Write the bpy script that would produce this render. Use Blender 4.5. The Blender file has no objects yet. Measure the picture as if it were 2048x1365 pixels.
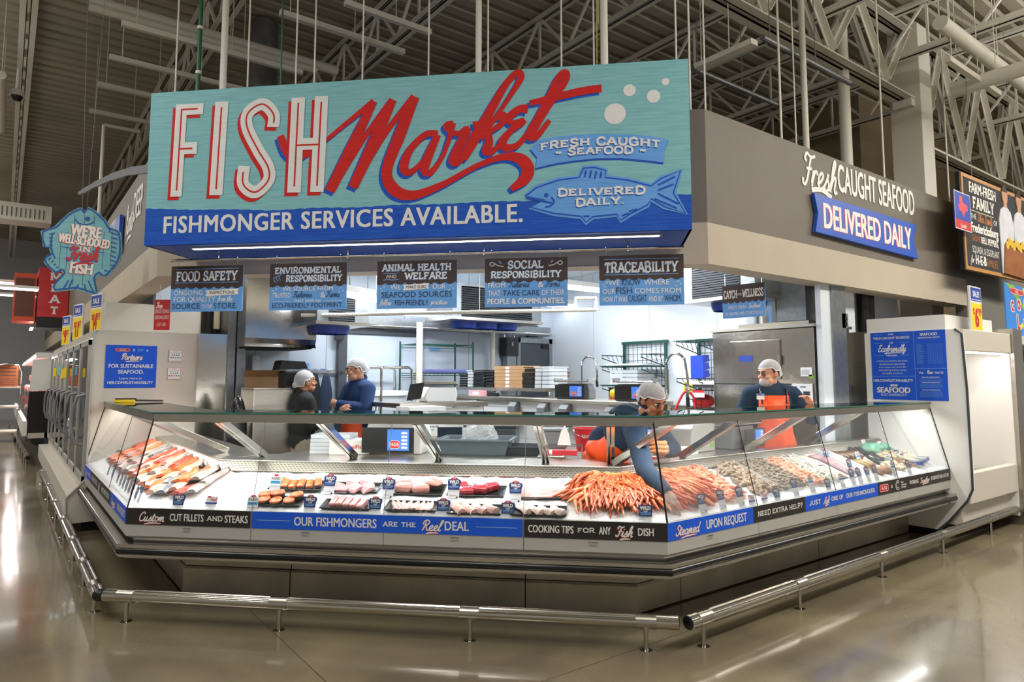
import bpy, bmesh, math, random
from mathutils import Vector, Matrix, noise
random.seed(7)
C = bpy.context.scene.collection
SC = bpy.context.scene
PI = math.pi
# ---------------------------------------------------------------- camera
F_PX, CAM_H, HOR = 1350.0, 1.6, 757.0
OFF = 118.0                                   # horizon below the principal point (pixels of a 2048 wide frame)
TILT = math.atan(OFF / F_PX)
PPY = HOR - OFF
YAW = math.radians(53.07)                     # the right-hand counter runs along +X, the left-hand one along +Y
cam_d = bpy.data.cameras.new('camera'); cam = bpy.data.objects.new('camera', cam_d); C.objects.link(cam)
cam_d.sensor_fit = 'HORIZONTAL'; cam_d.sensor_width = 36.0; cam_d.lens = 36.0 * F_PX / 2048.0
cam_d.shift_y = (PPY - 682.5) / 2048.0
cam_d.clip_start = 0.05; cam_d.clip_end = 200
fwd = Vector((math.cos(YAW), math.sin(YAW), 0)); rgt = Vector((math.sin(YAW), -math.cos(YAW), 0))
ld = (fwd * math.cos(TILT) + Vector((0, 0, 1)) * math.sin(TILT)).normalized()
up = rgt.cross(ld)
cam.matrix_world = Matrix(((rgt.x, up.x, -ld.x, 0), (rgt.y, up.y, -ld.y, 0), (rgt.z, up.z, -ld.z, CAM_H), (0, 0, 0, 1)))
SC.camera = cam
# ---------------------------------------------------------------- view, world, big lights
SC.view_settings.view_transform = 'Standard'; SC.view_settings.look = 'None'
SC.view_settings.gamma = 1.0; SC.view_settings.use_curve_mapping = False
SC.view_settings.exposure = 0.0
w = bpy.data.worlds.new('store_ambient'); SC.world = w; w.use_nodes = True
w.node_tree.nodes['Background'].inputs[0].default_value = (1.0, 0.95, 0.87, 1)
w.node_tree.nodes['Background'].inputs[1].default_value = 0.34

def area(name, loc, sx, sy, power, col=(1, 1, 1), rot=(0, 0, 0), spread=PI):
    l = bpy.data.lights.new(name, 'AREA'); l.shape = 'RECTANGLE'; l.size = sx; l.size_y = sy
    l.energy = power; l.color = col; l.spread = spread
    o = bpy.data.objects.new(name, l); o.location = loc; o.rotation_euler = rot; C.objects.link(o); return o
WARM = (1.0, 0.96, 0.90)
COOL = (0.90, 0.95, 1.0)
for k, (x, y) in enumerate([(-1.5, 1.5), (2.2, -1.2), (6.2, -0.9), (10.0, -0.4), (-2.6, 6.0), (-2.6, 11.0), (14.0, 0.0), (-3.3, 15.0), (-3.3, 19.5), (-3.3, 25.0)]):
    area('strip_lamp_light', (x, y, 5.9), 3.2, 0.5, 225 if x > 5 else 145, WARM)
    area('strip_lamp_uplight', (x, y, 5.55), 3.2, 0.4, 270 if x > 5 else (110 if x > 0 else 28), WARM, (PI, 0, 0))  # added upward fill that brightens the dim roof deck and steel
for k, (x, y) in enumerate([(3.6, 7.4), (5.6, 5.6), (5.7, 7.9), (6.9, 4.6), (2.6, 8.4)]):
    area('kitchen_light', (x, y, 3.12), 1.2, 0.3, 105, COOL)

# ---------------------------------------------------------------- pixel rays: points on real planes of the place
ORG = Vector((0, 0, CAM_H))
def ray(px, py):
    x = (px - 1024) / F_PX; y = -(py - PPY) / F_PX
    return rgt * x + up * y + ld
def az(px, py, z): r = ray(px, py); return ORG + r * ((z - CAM_H) / r.z)
def ay(px, py, y): r = ray(px, py); return ORG + r * (y / r.y)
def ax(px, py, x): r = ray(px, py); return ORG + r * (x / r.x)
def apl(px, py, p, n):
    r = ray(px, py); n = Vector(n); return ORG + r * ((Vector(p) - ORG).dot(n) / r.dot(n))

# ---------------------------------------------------------------- materials
def lin(c):
    if isinstance(c, str):
        c = c.lstrip('#'); c = [int(c[i:i + 2], 16) / 255 for i in (0, 2, 4)]
        return tuple((x / 12.92 if x <= .04045 else ((x + .055) / 1.055) ** 2.4) for x in c)
    return tuple(c)
MATS = {}
def mat(name, col, rough=.5, metal=0.0, emit=0.0, spec=.5, bump=0, bscale=40, var=0, vscale=6, stretch=None, coat=0, sss=0, aniso=0, trans=0, col2=None, alpha=None):
    if name in MATS: return MATS[name]
    m = bpy.data.materials.new(name); m.use_nodes = True; nt = m.node_tree; b = nt.nodes['Principled BSDF']
    c = lin(col)
    b.inputs['Base Color'].default_value = (*c, 1); b.inputs['Roughness'].default_value = rough
    b.inputs['Metallic'].default_value = metal; b.inputs['Specular IOR Level'].default_value = spec
    b.inputs['Coat Weight'].default_value = coat
    if sss: b.inputs['Subsurface Weight'].default_value = sss; b.inputs['Subsurface Radius'].default_value = (.02, .01, .006)
    if aniso: b.inputs['Anisotropic'].default_value = aniso
    if emit: b.inputs['Emission Color'].default_value = (*c, 1); b.inputs['Emission Strength'].default_value = emit
    if alpha is not None: b.inputs['Alpha'].default_value = alpha
    if var or bump or col2:
        tc = nt.nodes.new('ShaderNodeTexCoord'); mp = nt.nodes.new('ShaderNodeMapping'); nt.links.new(tc.outputs['Object'], mp.inputs[0])
        if stretch: mp.inputs['Scale'].default_value = stretch
    if var or col2:
        n = nt.nodes.new('ShaderNodeTexNoise'); n.inputs['Scale'].default_value = vscale; n.inputs['Detail'].default_value = 6
        nt.links.new(mp.outputs[0], n.inputs['Vector'])
        rp = nt.nodes.new('ShaderNodeValToRGB'); rp.color_ramp.elements[0].position = .32; rp.color_ramp.elements[1].position = .68
        d = lin(col2) if col2 else tuple(max(0, x * (1 - var)) for x in c); e = c if col2 else tuple(min(1, x * (1 + var)) for x in c)
        rp.color_ramp.elements[0].color = (*d, 1); rp.color_ramp.elements[1].color = (*e, 1)
        nt.links.new(n.outputs['Fac'], rp.inputs[0]); nt.links.new(rp.outputs[0], b.inputs['Base Color'])
    if bump:
        n2 = nt.nodes.new('ShaderNodeTexNoise'); n2.inputs['Scale'].default_value = bscale; n2.inputs['Detail'].default_value = 4
        nt.links.new(mp.outputs[0], n2.inputs['Vector'])
        bp = nt.nodes.new('ShaderNodeBump'); bp.inputs['Strength'].default_value = bump; bp.inputs['Distance'].default_value = .01
        nt.links.new(n2.outputs['Fac'], bp.inputs['Height']); nt.links.new(bp.outputs[0], b.inputs['Normal'])
    MATS[name] = m; return m
def glass(name, tint=(1, 1, 1), refl=1.0, rough=0.0, base=0.0):
    """thin pane: clear straight through, mirror reflection by Fresnel"""
    if name in MATS: return MATS[name]
    m = bpy.data.materials.new(name); m.use_nodes = True; nt = m.node_tree; nt.nodes.clear()
    o = nt.nodes.new('ShaderNodeOutputMaterial'); mx = nt.nodes.new('ShaderNodeMixShader')
    t = nt.nodes.new('ShaderNodeBsdfTransparent'); t.inputs[0].default_value = (*tint, 1)
    g = nt.nodes.new('ShaderNodeBsdfGlossy'); g.inputs['Roughness'].default_value = rough
    fr = nt.nodes.new('ShaderNodeFresnel'); fr.inputs[0].default_value = 1.5
    mm = nt.nodes.new('ShaderNodeMath'); mm.operation = 'MULTIPLY_ADD'; mm.inputs[1].default_value = refl; mm.inputs[2].default_value = base; mm.use_clamp = True
    nt.links.new(fr.outputs[0], mm.inputs[0]); nt.links.new(mm.outputs[0], mx.inputs[0])
    nt.links.new(t.outputs[0], mx.inputs[1]); nt.links.new(g.outputs[0], mx.inputs[2]); nt.links.new(mx.outputs[0], o.inputs[0])
    MATS[name] = m; return m
def film(name, col, opac, rough=.25):
    """cloudy see-through plastic"""
    if name in MATS: return MATS[name]
    m = bpy.data.materials.new(name); m.use_nodes = True; nt = m.node_tree; b = nt.nodes['Principled BSDF']
    b.inputs['Base Color'].default_value = (*lin(col), 1); b.inputs['Roughness'].default_value = rough; b.inputs['Alpha'].default_value = opac
    MATS[name] = m; return m

# ---------------------------------------------------------------- mesh builder
def frame(o, ux, uy):
    o, ux, uy = Vector(o), Vector(ux).normalized(), Vector(uy).normalized(); n = ux.cross(uy)
    return Matrix(((ux.x, uy.x, n.x, o.x), (ux.y, uy.y, n.y, o.y), (ux.z, uy.z, n.z, o.z), (0, 0, 0, 1)))
I4 = Matrix.Identity(4)
class MB:
    def __init__(s, M=None): s.v = []; s.f = []; s.mi = []; s.ms = []; s.M = M or I4; s.zk = 0
    def _m(s, m):
        if m not in s.ms: s.ms.append(m)
        return s.ms.index(m)
    def add(s, vs, fs, m, M=None):
        M = s.M @ M if M is not None else s.M; b = len(s.v); k = s._m(m)
        s.v += [M @ Vector(p) for p in vs]; s.f += [tuple(i + b for i in f) for f in fs]; s.mi += [k] * len(fs); return s
    def box(s, a, b, m, M=None):
        x0, x1 = sorted((a[0], b[0])); y0, y1 = sorted((a[1], b[1])); z0, z1 = sorted((a[2], b[2]))
        return s.add([(x0, y0, z0), (x1, y0, z0), (x1, y1, z0), (x0, y1, z0), (x0, y0, z1), (x1, y0, z1), (x1, y1, z1), (x0, y1, z1)],
                     [(0, 3, 2, 1), (4, 5, 6, 7), (0, 1, 5, 4), (1, 2, 6, 5), (2, 3, 7, 6), (3, 0, 4, 7)], m, M)
    def bar(s, p0, p1, w, h, m, upv=(0, 0, 1)):
        p0, p1 = Vector(p0), Vector(p1); d = (p1 - p0).normalized(); u = Vector(upv)
        if abs(d.dot(u)) > .99: u = Vector((1, 0, 0)) if abs(d.x) < .9 else Vector((0, 1, 0))
        sd = d.cross(u).normalized() * (w / 2); uu = sd.cross(d).normalized() * (h / 2); vs = []
        for p in (p0, p1): vs += [p - sd - uu, p + sd - uu, p + sd + uu, p - sd + uu]
        return s.add(vs, [(0, 1, 2, 3), (7, 6, 5, 4), (0, 4, 5, 1), (1, 5, 6, 2), (2, 6, 7, 3), (3, 7, 4, 0)], m)
    def tube(s, pts, r, m, n=8, caps=True, closed=False):
        pts = [Vector(p) for p in pts]; N = len(pts); rs = r if isinstance(r, (list, tuple)) else [r] * N
        vs = []; prev = None
        for i, p in enumerate(pts):
            a = pts[i - 1] if (i > 0 or closed) else p; b = pts[(i + 1) % N] if (i < N - 1 or closed) else p
            t = (b - a); t = t.normalized() if t.length > 1e-9 else Vector((0, 0, 1))
            if prev is None: q = Vector((0, 0, 1)) if abs(t.z) < .9 else Vector((1, 0, 0))
            else: q = prev
            sx = (q - t * q.dot(t)).normalized(); sy = t.cross(sx); prev = sx
            for k in range(n):
                an = 2 * PI * k / n; vs.append(p + (sx * math.cos(an) + sy * math.sin(an)) * rs[i])
        fs = []
        for i in range(N if closed else N - 1):
            for k in range(n):
                j = (i + 1) % N; fs.append((i * n + k, i * n + (k + 1) % n, j * n + (k + 1) % n, j * n + k))
        if caps and not closed: fs += [tuple(range(n - 1, -1, -1)), tuple((N - 1) * n + k for k in range(n))]
        return s.add(vs, fs, m)
    def cyl(s, p0, p1, r, m, n=14, r2=None): return s.tube([p0, p1], [r, r if r2 is None else r2], m, n)
    def prism(s, poly, M, d, m, z0=0.0):
        """2D polygon in the XY of frame M, from z0 to z0+d along its normal"""
        n = len(poly); A = sum(poly[i][0] * poly[(i + 1) % n][1] - poly[(i + 1) % n][0] * poly[i][1] for i in range(n))
        if A < 0: poly = poly[::-1]
        vs = [(p[0], p[1], z0) for p in poly] + [(p[0], p[1], z0 + d) for p in poly]
        if d == 0: return s.add(vs[:n], [tuple(range(n))], m, M)
        fs = [tuple(range(n - 1, -1, -1)), tuple(range(n, 2 * n))] + [(i, (i + 1) % n, n + (i + 1) % n, n + i) for i in range(n)]
        return s.add(vs, fs, m, M)
    def lathe(s, prof, m, M=None, n=20, capb=True, capt=True):
        vs = []; fs = []; k = len(prof)
        for i in range(n):
            a = 2 * PI * i / n
            for r, z in prof: vs.append((r * math.cos(a), r * math.sin(a), z))
        for i in range(n):
            j = (i + 1) % n
            for q in range(k - 1): fs.append((i * k + q, j * k + q, j * k + q + 1, i * k + q + 1))
        if capb and prof[0][0] > 1e-6: fs.append(tuple(i * k for i in range(n - 1, -1, -1)))
        if capt and prof[-1][0] > 1e-6: fs.append(tuple(i * k + k - 1 for i in range(n)))
        return s.add(vs, fs, m, M)
    def sph(s, c, r, m, nu=12, nv=8, M=None):
        if not isinstance(r, (tuple, list)): r = (r, r, r)
        vs = [(c[0], c[1], c[2] - r[2])]; fs = []
        for j in range(1, nv):
            t = PI * j / nv - PI / 2
            for i in range(nu):
                a = 2 * PI * i / nu; vs.append((c[0] + r[0] * math.cos(t) * math.cos(a), c[1] + r[1] * math.cos(t) * math.sin(a), c[2] + r[2] * math.sin(t)))
        vs.append((c[0], c[1], c[2] + r[2])); T = len(vs) - 1
        for i in range(nu):
            k = (i + 1) % nu; fs.append((0, 1 + k, 1 + i)); fs.append((T, T - nu + i, T - nu + k))
            for j in range(nv - 2): fs.append((1 + j * nu + i, 1 + j * nu + k, 1 + (j + 1) * nu + k, 1 + (j + 1) * nu + i))
        return s.add(vs, fs, m, M)
    def ribbon(s, pts, wd, M, z, m, close=False):
        """flat brush stroke through 2D pts with width(s) wd, at height z over frame M"""
        n = len(pts); ws = wd if isinstance(wd, (list, tuple)) else [wd] * n; vs = []; s.zk = (s.zk + 1) % 12; z += s.zk * 3e-5
        for i in range(n):
            a = pts[i - 1] if (i > 0 or close) else pts[i]; b = pts[(i + 1) % n] if (i < n - 1 or close) else pts[i]
            dx, dy = b[0] - a[0], b[1] - a[1]; L = math.hypot(dx, dy) or 1; nx, ny = -dy / L * ws[i] / 2, dx / L * ws[i] / 2
            vs += [(pts[i][0] + nx, pts[i][1] + ny, z + i * 6e-6), (pts[i][0] - nx, pts[i][1] - ny, z + i * 6e-6)]
        fs = [(2 * i, 2 * i + 1, (2 * i + 3) % (2 * n), (2 * i + 2) % (2 * n)) for i in range(n if close else n - 1)]
        return s.add(vs, fs, m, M)
    def disc(s, c, r, M, z, m, n=20):
        return s.add([(c[0] + r * math.cos(2 * PI * i / n), c[1] + r * math.sin(2 * PI * i / n), z) for i in range(n)], [tuple(range(n))], m, M)
    def text(s, t, x, y, h, m, M, z=.0015, xs=1.0, al='c', bold=0.0, slant=0.0, maxw=None, sp=1.0):
        vs, fs, W = glyphs(t, 0, sp)
        k = h / CAPH
        if maxw and W * k * xs > maxw: xs = maxw / (W * k)
        w = W * k * xs; ox = {'c': -w / 2, 'l': 0, 'r': -w}[al]; b = bold * k * 1.3
        for i, (dx, dy) in enumerate(((0, 0),) if not bold else ((-b, -b * .5), (b, -b * .5), (-b, b * .5), (b, b * .5), (0, 0))):
            s.add([(x + ox + p[0] * k * xs + slant * p[1] * k + dx, y + p[1] * k + dy, z + i * 6e-5) for p in vs], fs, m, M)
        return w
    def mesh(s, name, smooth=None):
        me = bpy.data.meshes.new(name); me.from_pydata([tuple(p) for p in s.v], [], s.f)
        for m in s.ms: me.materials.append(m)
        if len(s.ms) > 1: me.polygons.foreach_set('material_index', s.mi)
        if smooth is not None:
            me.polygons.foreach_set('use_smooth', [True] * len(me.polygons)); me.set_sharp_from_angle(angle=math.radians(smooth))
        me.update(); return me
    def words(s):
        """the mesh cut into words: islands that nearly touch stay together"""
        def find(u, i):
            while u[i] != i: u[i] = u[u[i]]; i = u[i]
            return i
        u = list(range(len(s.v)))
        for f in s.f:
            for i in f[1:]: u[find(u, i)] = find(u, f[0])
        bb = {}
        for i, p in enumerate(s.v): b = bb.setdefault(find(u, i), [p.x, p.x, p.z, p.z]); b[0] = min(b[0], p.x); b[1] = max(b[1], p.x); b[2] = min(b[2], p.z); b[3] = max(b[3], p.z)
        ks = list(bb); w = {k: k for k in ks}
        for i, a in enumerate(ks):
            A = bb[a]
            for b in ks[:i]:
                B = bb[b]; h = max(A[3] - A[2], B[3] - B[2])
                if max(A[0], B[0]) - min(A[1], B[1]) < .22 * h and max(A[2], B[2]) - min(A[3], B[3]) < .04 * h: w[find(w, a)] = find(w, b)
        gs = {}
        for n, f in enumerate(s.f): gs.setdefault(find(w, find(u, f[0])), []).append(n)
        if not 1 < len(gs) < 15: return []
        out = []
        for g in gs.values():
            q = MB(); ix = {}
            for n in g: q.f.append(tuple(ix.setdefault(i, len(ix)) for i in s.f[n])); q.mi.append(s.mi[n])
            q.v = [s.v[i] for i in ix]; q.ms = list(s.ms); out.append(q)
        return out
    def build(s, name, parent=None, smooth=None, bevel=0, sub=0, label=None):
        if parent and parent.name[:7] != 'product' and ('lettering' in name or name in ('bubbles', 'blue_flourish', 'words', 'printing')):
            qs = s.words()
            if qs: return [MB.link(q, name.replace('bubbles', 'bubble'), parent) for q in qs][0]
        return s.link(name, parent, smooth, bevel, sub, label)
    def link(s, name, parent=None, smooth=None, bevel=0, sub=0, label=None):
        o = bpy.data.objects.new(name, s.mesh(name, smooth)); C.objects.link(o)
        if parent: o.parent = parent
        if label: o['label'] = label
        if bevel:
            b = o.modifiers.new('edge', 'BEVEL'); b.width = bevel; b.segments = 2; b.limit_method = 'ANGLE'; b.angle_limit = math.radians(40)
        if sub:
            b = o.modifiers.new('smooth', 'SUBSURF'); b.levels = sub; b.render_levels = sub
        return o
_G = {}
def glyphs(t, bold=0.0, sp=1.0):
    key = (t, bold, sp)
    if key not in _G:
        cu = bpy.data.curves.new('lettering', 'FONT'); cu.body = t; cu.size = 1; cu.offset = bold; cu.resolution_u = 3; cu.space_character = sp
        ob = bpy.data.objects.new('lettering', cu); me = bpy.data.meshes.new_from_object(ob)
        vs = [(v.co.x, v.co.y) for v in me.vertices]; fs = [tuple(p.vertices) for p in me.polygons]
        x0 = min((p[0] for p in vs), default=0); x1 = max((p[0] for p in vs), default=0)
        _G[key] = ([(p[0] - x0, p[1]) for p in vs], fs, x1 - x0)
        bpy.data.objects.remove(ob); bpy.data.meshes.remove(me); bpy.data.curves.remove(cu)
    return _G[key]
CAPH = 1.0
CAPH = max(p[1] for p in glyphs('H')[0])

def thing(name, label, cat, loc=(0, 0, 0), rz=0.0, group=None):
    o = bpy.data.objects.new(name, None); o.empty_display_size = .1; C.objects.link(o); o.location = loc; o.rotation_euler = (0, 0, rz)
    o['label'] = label; o['category'] = cat
    if group: o['group'] = group
    return o
def tag(o, label, cat, group=None, kind=None):
    o['label'] = label; o['category'] = cat
    if group: o['group'] = group
    if kind: o['kind'] = kind
    return o
def struct(mb, name, label, cat='building', **k):
    o = mb.build(name, **k); o['kind'] = 'structure'; o['label'] = label; o['category'] = cat; return o
def dup(root, loc=None, rz=None, label=None, group=None, rot=None, scale=None):
    r = root.copy(); C.objects.link(r)
    if loc is not None: r.location = loc
    if rz is not None: r.rotation_euler = (0, 0, rz)
    if rot is not None: r.rotation_euler = rot
    if scale is not None: r.scale = scale
    if label: r['label'] = label
    if group: r['group'] = group
    for ch in list(root.children):
        c = ch.copy(); C.objects.link(c); c.parent = r
        for g in list(ch.children):
            d = g.copy(); C.objects.link(d); d.parent = c
    return r
ORD = 'first second third fourth fifth sixth seventh eighth ninth tenth eleventh twelfth thirteenth fourteenth fifteenth sixteenth seventeenth eighteenth nineteenth twentieth'.split()
def nth(i): return ORD[i] if i < 20 else '%dth' % (i + 1)
def spline(P, k=6, close=False):
    """Catmull-Rom through points (tuples of any length)"""
    n = len(P); out = []
    if n < 3 and not close: return list(P)
    for i in range(n if close else n - 1):
        a = P[i - 1] if (i > 0 or close) else P[0]; b = P[i]; c = P[(i + 1) % n]; d = P[(i + 2) % n] if (i + 2 < n or close) else P[-1]
        for j in range(k):
            t = j / k
            out.append(tuple(.5 * (2 * q + (r - p) * t + (2 * p - 5 * q + 4 * r - s) * t * t + (3 * q - p - 3 * r + s) * t ** 3) for p, q, r, s in zip(a, b, c, d)))
    if not close: out.append(tuple(P[-1]))
    return out
# ================================================================ materials
m_taupe = mat('taupe_paint', '#6b6357', .6, var=.03, vscale=3)
m_cream = mat('cream_paint', '#b3a793', .6, var=.03, vscale=3)
m_tan = mat('tan_paint', '#8d7d5f', .7, var=.05, vscale=1)
m_deck = mat('roof_deck_paint', '#a59d8c', .6, var=.12, vscale=.6)
m_steelw = mat('white_painted_steel', '#dedacd', .5)
m_pipew = mat('white_pipe', '#cfcabc', .45)
m_ss = mat('brushed_stainless', '#b9b4aa', .28, 1.0, bump=.04, bscale=60, stretch=(1, 1, 12), var=.06, vscale=5)
m_ssd = mat('dull_stainless', '#b3aa98', .42, .75, var=.15, vscale=3, bump=.03, bscale=25)
m_ssp = mat('polished_stainless', '#c4c0b8', .16, 1.0)
m_ssw = mat('wavy_stainless', '#c2bdb4', .15, 1.0, bump=.5, bscale=2.2)
m_chrome = mat('chrome', '#d8d8d6', .1, 1.0)
m_black = mat('black_plastic', '#101112', .35)
m_blackr = mat('black_rubber', '#060607', .3, coat=.15)
m_dark = mat('dark_gap', '#0b0b0b', .8)
m_white = mat('white_enamel', '#e6e4df', .35)
m_whitep = mat('white_plastic', '#ececea', .4)
m_offw = mat('case_panel_beige', '#c9c2b5', .4)
m_silver = mat('silver_paint', '#b4b3ae', .38, .25)
m_greyp = mat('grey_plastic', '#7d7f82', .4)
m_dgrey = mat('dark_grey_plastic', '#3b4046', .4)
m_blue = mat('sign_blue', '#1f50b4', .45)
m_red = mat('sign_red', '#c1272a', .5)
m_navy = mat('navy_ink', '#1b2f66', .45)
m_ink = mat('black_ink', '#191613', .6)
m_signw = mat('sign_white', '#e3e0d8', .5)
m_yellow = mat('price_yellow', '#f2d21a', .45)
m_paper = mat('white_paper', '#e8e8e6', .6)
m_card = mat('brown_cardboard', '#a9845c', .7, var=.06)
m_kw = mat('kitchen_white_panel', '#d9dfe6', .45, var=.02, vscale=2)
m_kb = mat('cooler_wall_panel', '#b9c3ce', .4, var=.04, vscale=2)
m_gal = mat('galvanised_steel', '#8f9395', .38, .8, var=.12, vscale=14)
m_green = mat('green_epoxy_wire', '#14493f', .4)
m_lamp = mat('lamp_tube', '#ffffff', .5, emit=9.0)
m_lamp2 = mat('lamp_tube_cool', '#eef5ff', .5, emit=7.0)
m_glass = glass('case_glass', (.985, .995, .99), .5)
m_glassg = glass('green_edge_glass', (.90, .97, .94), 1.0)
m_gedge = mat('glass_edge_green', '#1f6b55', .15, coat=.6)

# floor: polished concrete with clouds, aggregate specks and saw-cut joints
def floor_mat():
    m = bpy.data.materials.new('polished_concrete'); m.use_nodes = True; nt = m.node_tree; b = nt.nodes['Principled BSDF']; N = nt.nodes.new; L = nt.links.new
    tc = N('ShaderNodeTexCoord')
    n1 = N('ShaderNodeTexNoise'); n1.inputs['Scale'].default_value = 1.1; n1.inputs['Detail'].default_value = 8; n1.inputs['Distortion'].default_value = .6; L(tc.outputs['Object'], n1.inputs['Vector'])
    r1 = N('ShaderNodeValToRGB'); e = r1.color_ramp.elements; e[0].position = .3; e[0].color = (*lin('#62594a'), 1); e[1].position = .72; e[1].color = (*lin('#82785f'), 1); L(n1.outputs['Fac'], r1.inputs[0])
    n2 = N('ShaderNodeTexNoise'); n2.inputs['Scale'].default_value = 160; n2.inputs['Detail'].default_value = 2; L(tc.outputs['Object'], n2.inputs['Vector'])
    r2 = N('ShaderNodeValToRGB'); e = r2.color_ramp.elements; e[0].position = .35; e[0].color = (.72, .72, .72, 1); e[1].position = .7; e[1].color = (1.12, 1.12, 1.1, 1); L(n2.outputs['Fac'], r2.inputs[0])
    mx = N('ShaderNodeMix'); mx.data_type = 'RGBA'; mx.blend_type = 'MULTIPLY'; mx.inputs[0].default_value = .55; L(r1.outputs[0], mx.inputs[6]); L(r2.outputs[0], mx.inputs[7])
    sx = N('ShaderNodeSeparateXYZ'); L(tc.outputs['Object'], sx.inputs[0])
    lines = []
    for ax_, off in (('X', 3.05), ('Y', 1.62)):
        a = N('ShaderNodeMath'); a.operation = 'ADD'; a.inputs[1].default_value = off; L(sx.outputs[ax_], a.inputs[0])
        f = N('ShaderNodeMath'); f.operation = 'PINGPONG'; f.inputs[1].default_value = 2.25; L(a.outputs[0], f.inputs[0])
        l = N('ShaderNodeMath'); l.operation = 'LESS_THAN'; l.inputs[1].default_value = .0035; L(f.outputs[0], l.inputs[0]); lines.append(l)
    mxl = N('ShaderNodeMath'); mxl.operation = 'MAXIMUM'; L(lines[0].outputs[0], mxl.inputs[0]); L(lines[1].outputs[0], mxl.inputs[1])
    m2 = N('ShaderNodeMix'); m2.data_type = 'RGBA'; L(mxl.outputs[0], m2.inputs[0]); L(mx.outputs[2], m2.inputs[6]); m2.inputs[7].default_value = (*lin('#4c463b'), 1)
    L(m2.outputs[2], b.inputs['Base Color'])
    r3 = N('ShaderNodeMapRange'); r3.inputs[3].default_value = .07; r3.inputs[4].default_value = .20; L(n1.outputs['Fac'], r3.inputs[0]); L(r3.outputs[0], b.inputs['Roughness'])
    b.inputs['Specular IOR Level'].default_value = .55; b.inputs['Coat Weight'].default_value = .25; b.inputs['Coat Roughness'].default_value = .05
    return m
mb = MB(); mb.box((-14, -8, -.1), (34, 40, 0), floor_mat()); struct(mb, 'floor', 'polished grey brown concrete store floor', 'floor')

# roof deck, ribs running along X
mb = MB(); vs = []; fs = []; y = -8.0; P = .30; k = 0
prof = []
while y < 34: prof += [(y, 7.1), (y + .16, 7.1), (y + .19, 7.17), (y + .27, 7.17)]; y += P
for yy, zz in prof: vs += [(-14, yy, zz), (34, yy, zz)]
for i in range(len(prof) - 1): fs.append((2 * i, 2 * i + 1, 2 * i + 3, 2 * i + 2))
mb.add(vs, fs, m_deck); struct(mb, 'ceiling', 'white painted corrugated metal roof deck', 'ceiling')

# tall tan shell walls beyond the market
mb = MB(); mb.box((13, 6.1, 0), (13.3, 33, 7.1), m_tan); struct(mb, 'wall_rear', 'tall tan wall above and behind the fish market', 'wall')
mb = MB(); mb.box((13.3, 6.1, 0), (33, 6.4, 7.1), m_tan); struct(mb, 'wall_right', 'tall tan wall right of the steel column', 'wall')
mb = MB(); mb.box((-14, 33, 0), (13, 33.3, 7.1), mat('far_wall_grey', '#c3c6cb', .7)); struct(mb, 'wall_far', 'grey block wall at the far end of the meat aisle', 'wall')
# soffit band round the department
def soffit(name, label, pts):
    mb = MB(); Mz = I4
    mb.prism(pts, Mz, .37, m_cream, 2.6); mb.prism(pts, Mz, 1.03, m_taupe, 2.97); struct(mb, name, label, 'wall')
t = .24 * math.tan(PI / 8)
soffit('wall_soffit_right', 'taupe and cream soffit over the right-hand counter', [(4.89, 3.64), (10.62, 3.64), (10.62, 3.88), (4.89 + t, 3.88)])
soffit('wall_soffit_front', 'taupe and cream soffit behind the big market sign', [(1.16, 7.37), (4.89, 3.64), (4.89 + t, 3.88), (1.40, 7.37 + t)])
soffit('wall_soffit_left', 'taupe and cream soffit along the meat aisle', [(1.16, 7.37), (1.40, 7.37 + t), (1.40, 30), (1.16, 30)])
# kitchen shell
mb = MB(); mb.box((1.42, 9.0, 0), (7.98, 9.2, 3.3), m_kb)
for x in (2.6, 3.55, 4.75, 5.9, 6.9): mb.box((x, 8.995, 0), (x + .006, 9.0, 3.3), m_gal)
struct(mb, 'wall_kitchen_back', 'pale blue insulated panel wall with doors behind the counter', 'wall')
mb = MB(); mb.box((7.68, 3.9, 0), (7.98, 9.0, 3.3), m_kw)
for y in (5.6, 6.8, 8.0): mb.box((7.676, y, 0), (7.68, y + .005, 3.3), m_kb)
struct(mb, 'wall_kitchen_right', 'bright white kitchen wall with wire shelves', 'wall')
mb = MB(); mb.prism([(1.42, 7.5), (4.98, 3.9), (7.98, 3.9), (7.98, 9.2), (1.42, 9.2)], I4, .12, m_kw, 3.3)
struct(mb, 'ceiling_kitchen', 'white kitchen ceiling panels', 'ceiling')
mb = MB(); a = ay(455, 700, 8.42); b_ = ay(491, 700, 8.42)
mb.box((a.x, 8.42, 0), (a.x + (b_.x - a.x) * .45, 8.99, 3.3), m_gal); mb.box((a.x + (b_.x - a.x) * .5, 8.40, 0), (b_.x, 8.99, 3.3), m_gal)
struct(mb, 'trim_1', 'grey metal jamb between beige freezer end and kitchen', 'trim', bevel=.006)

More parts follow.
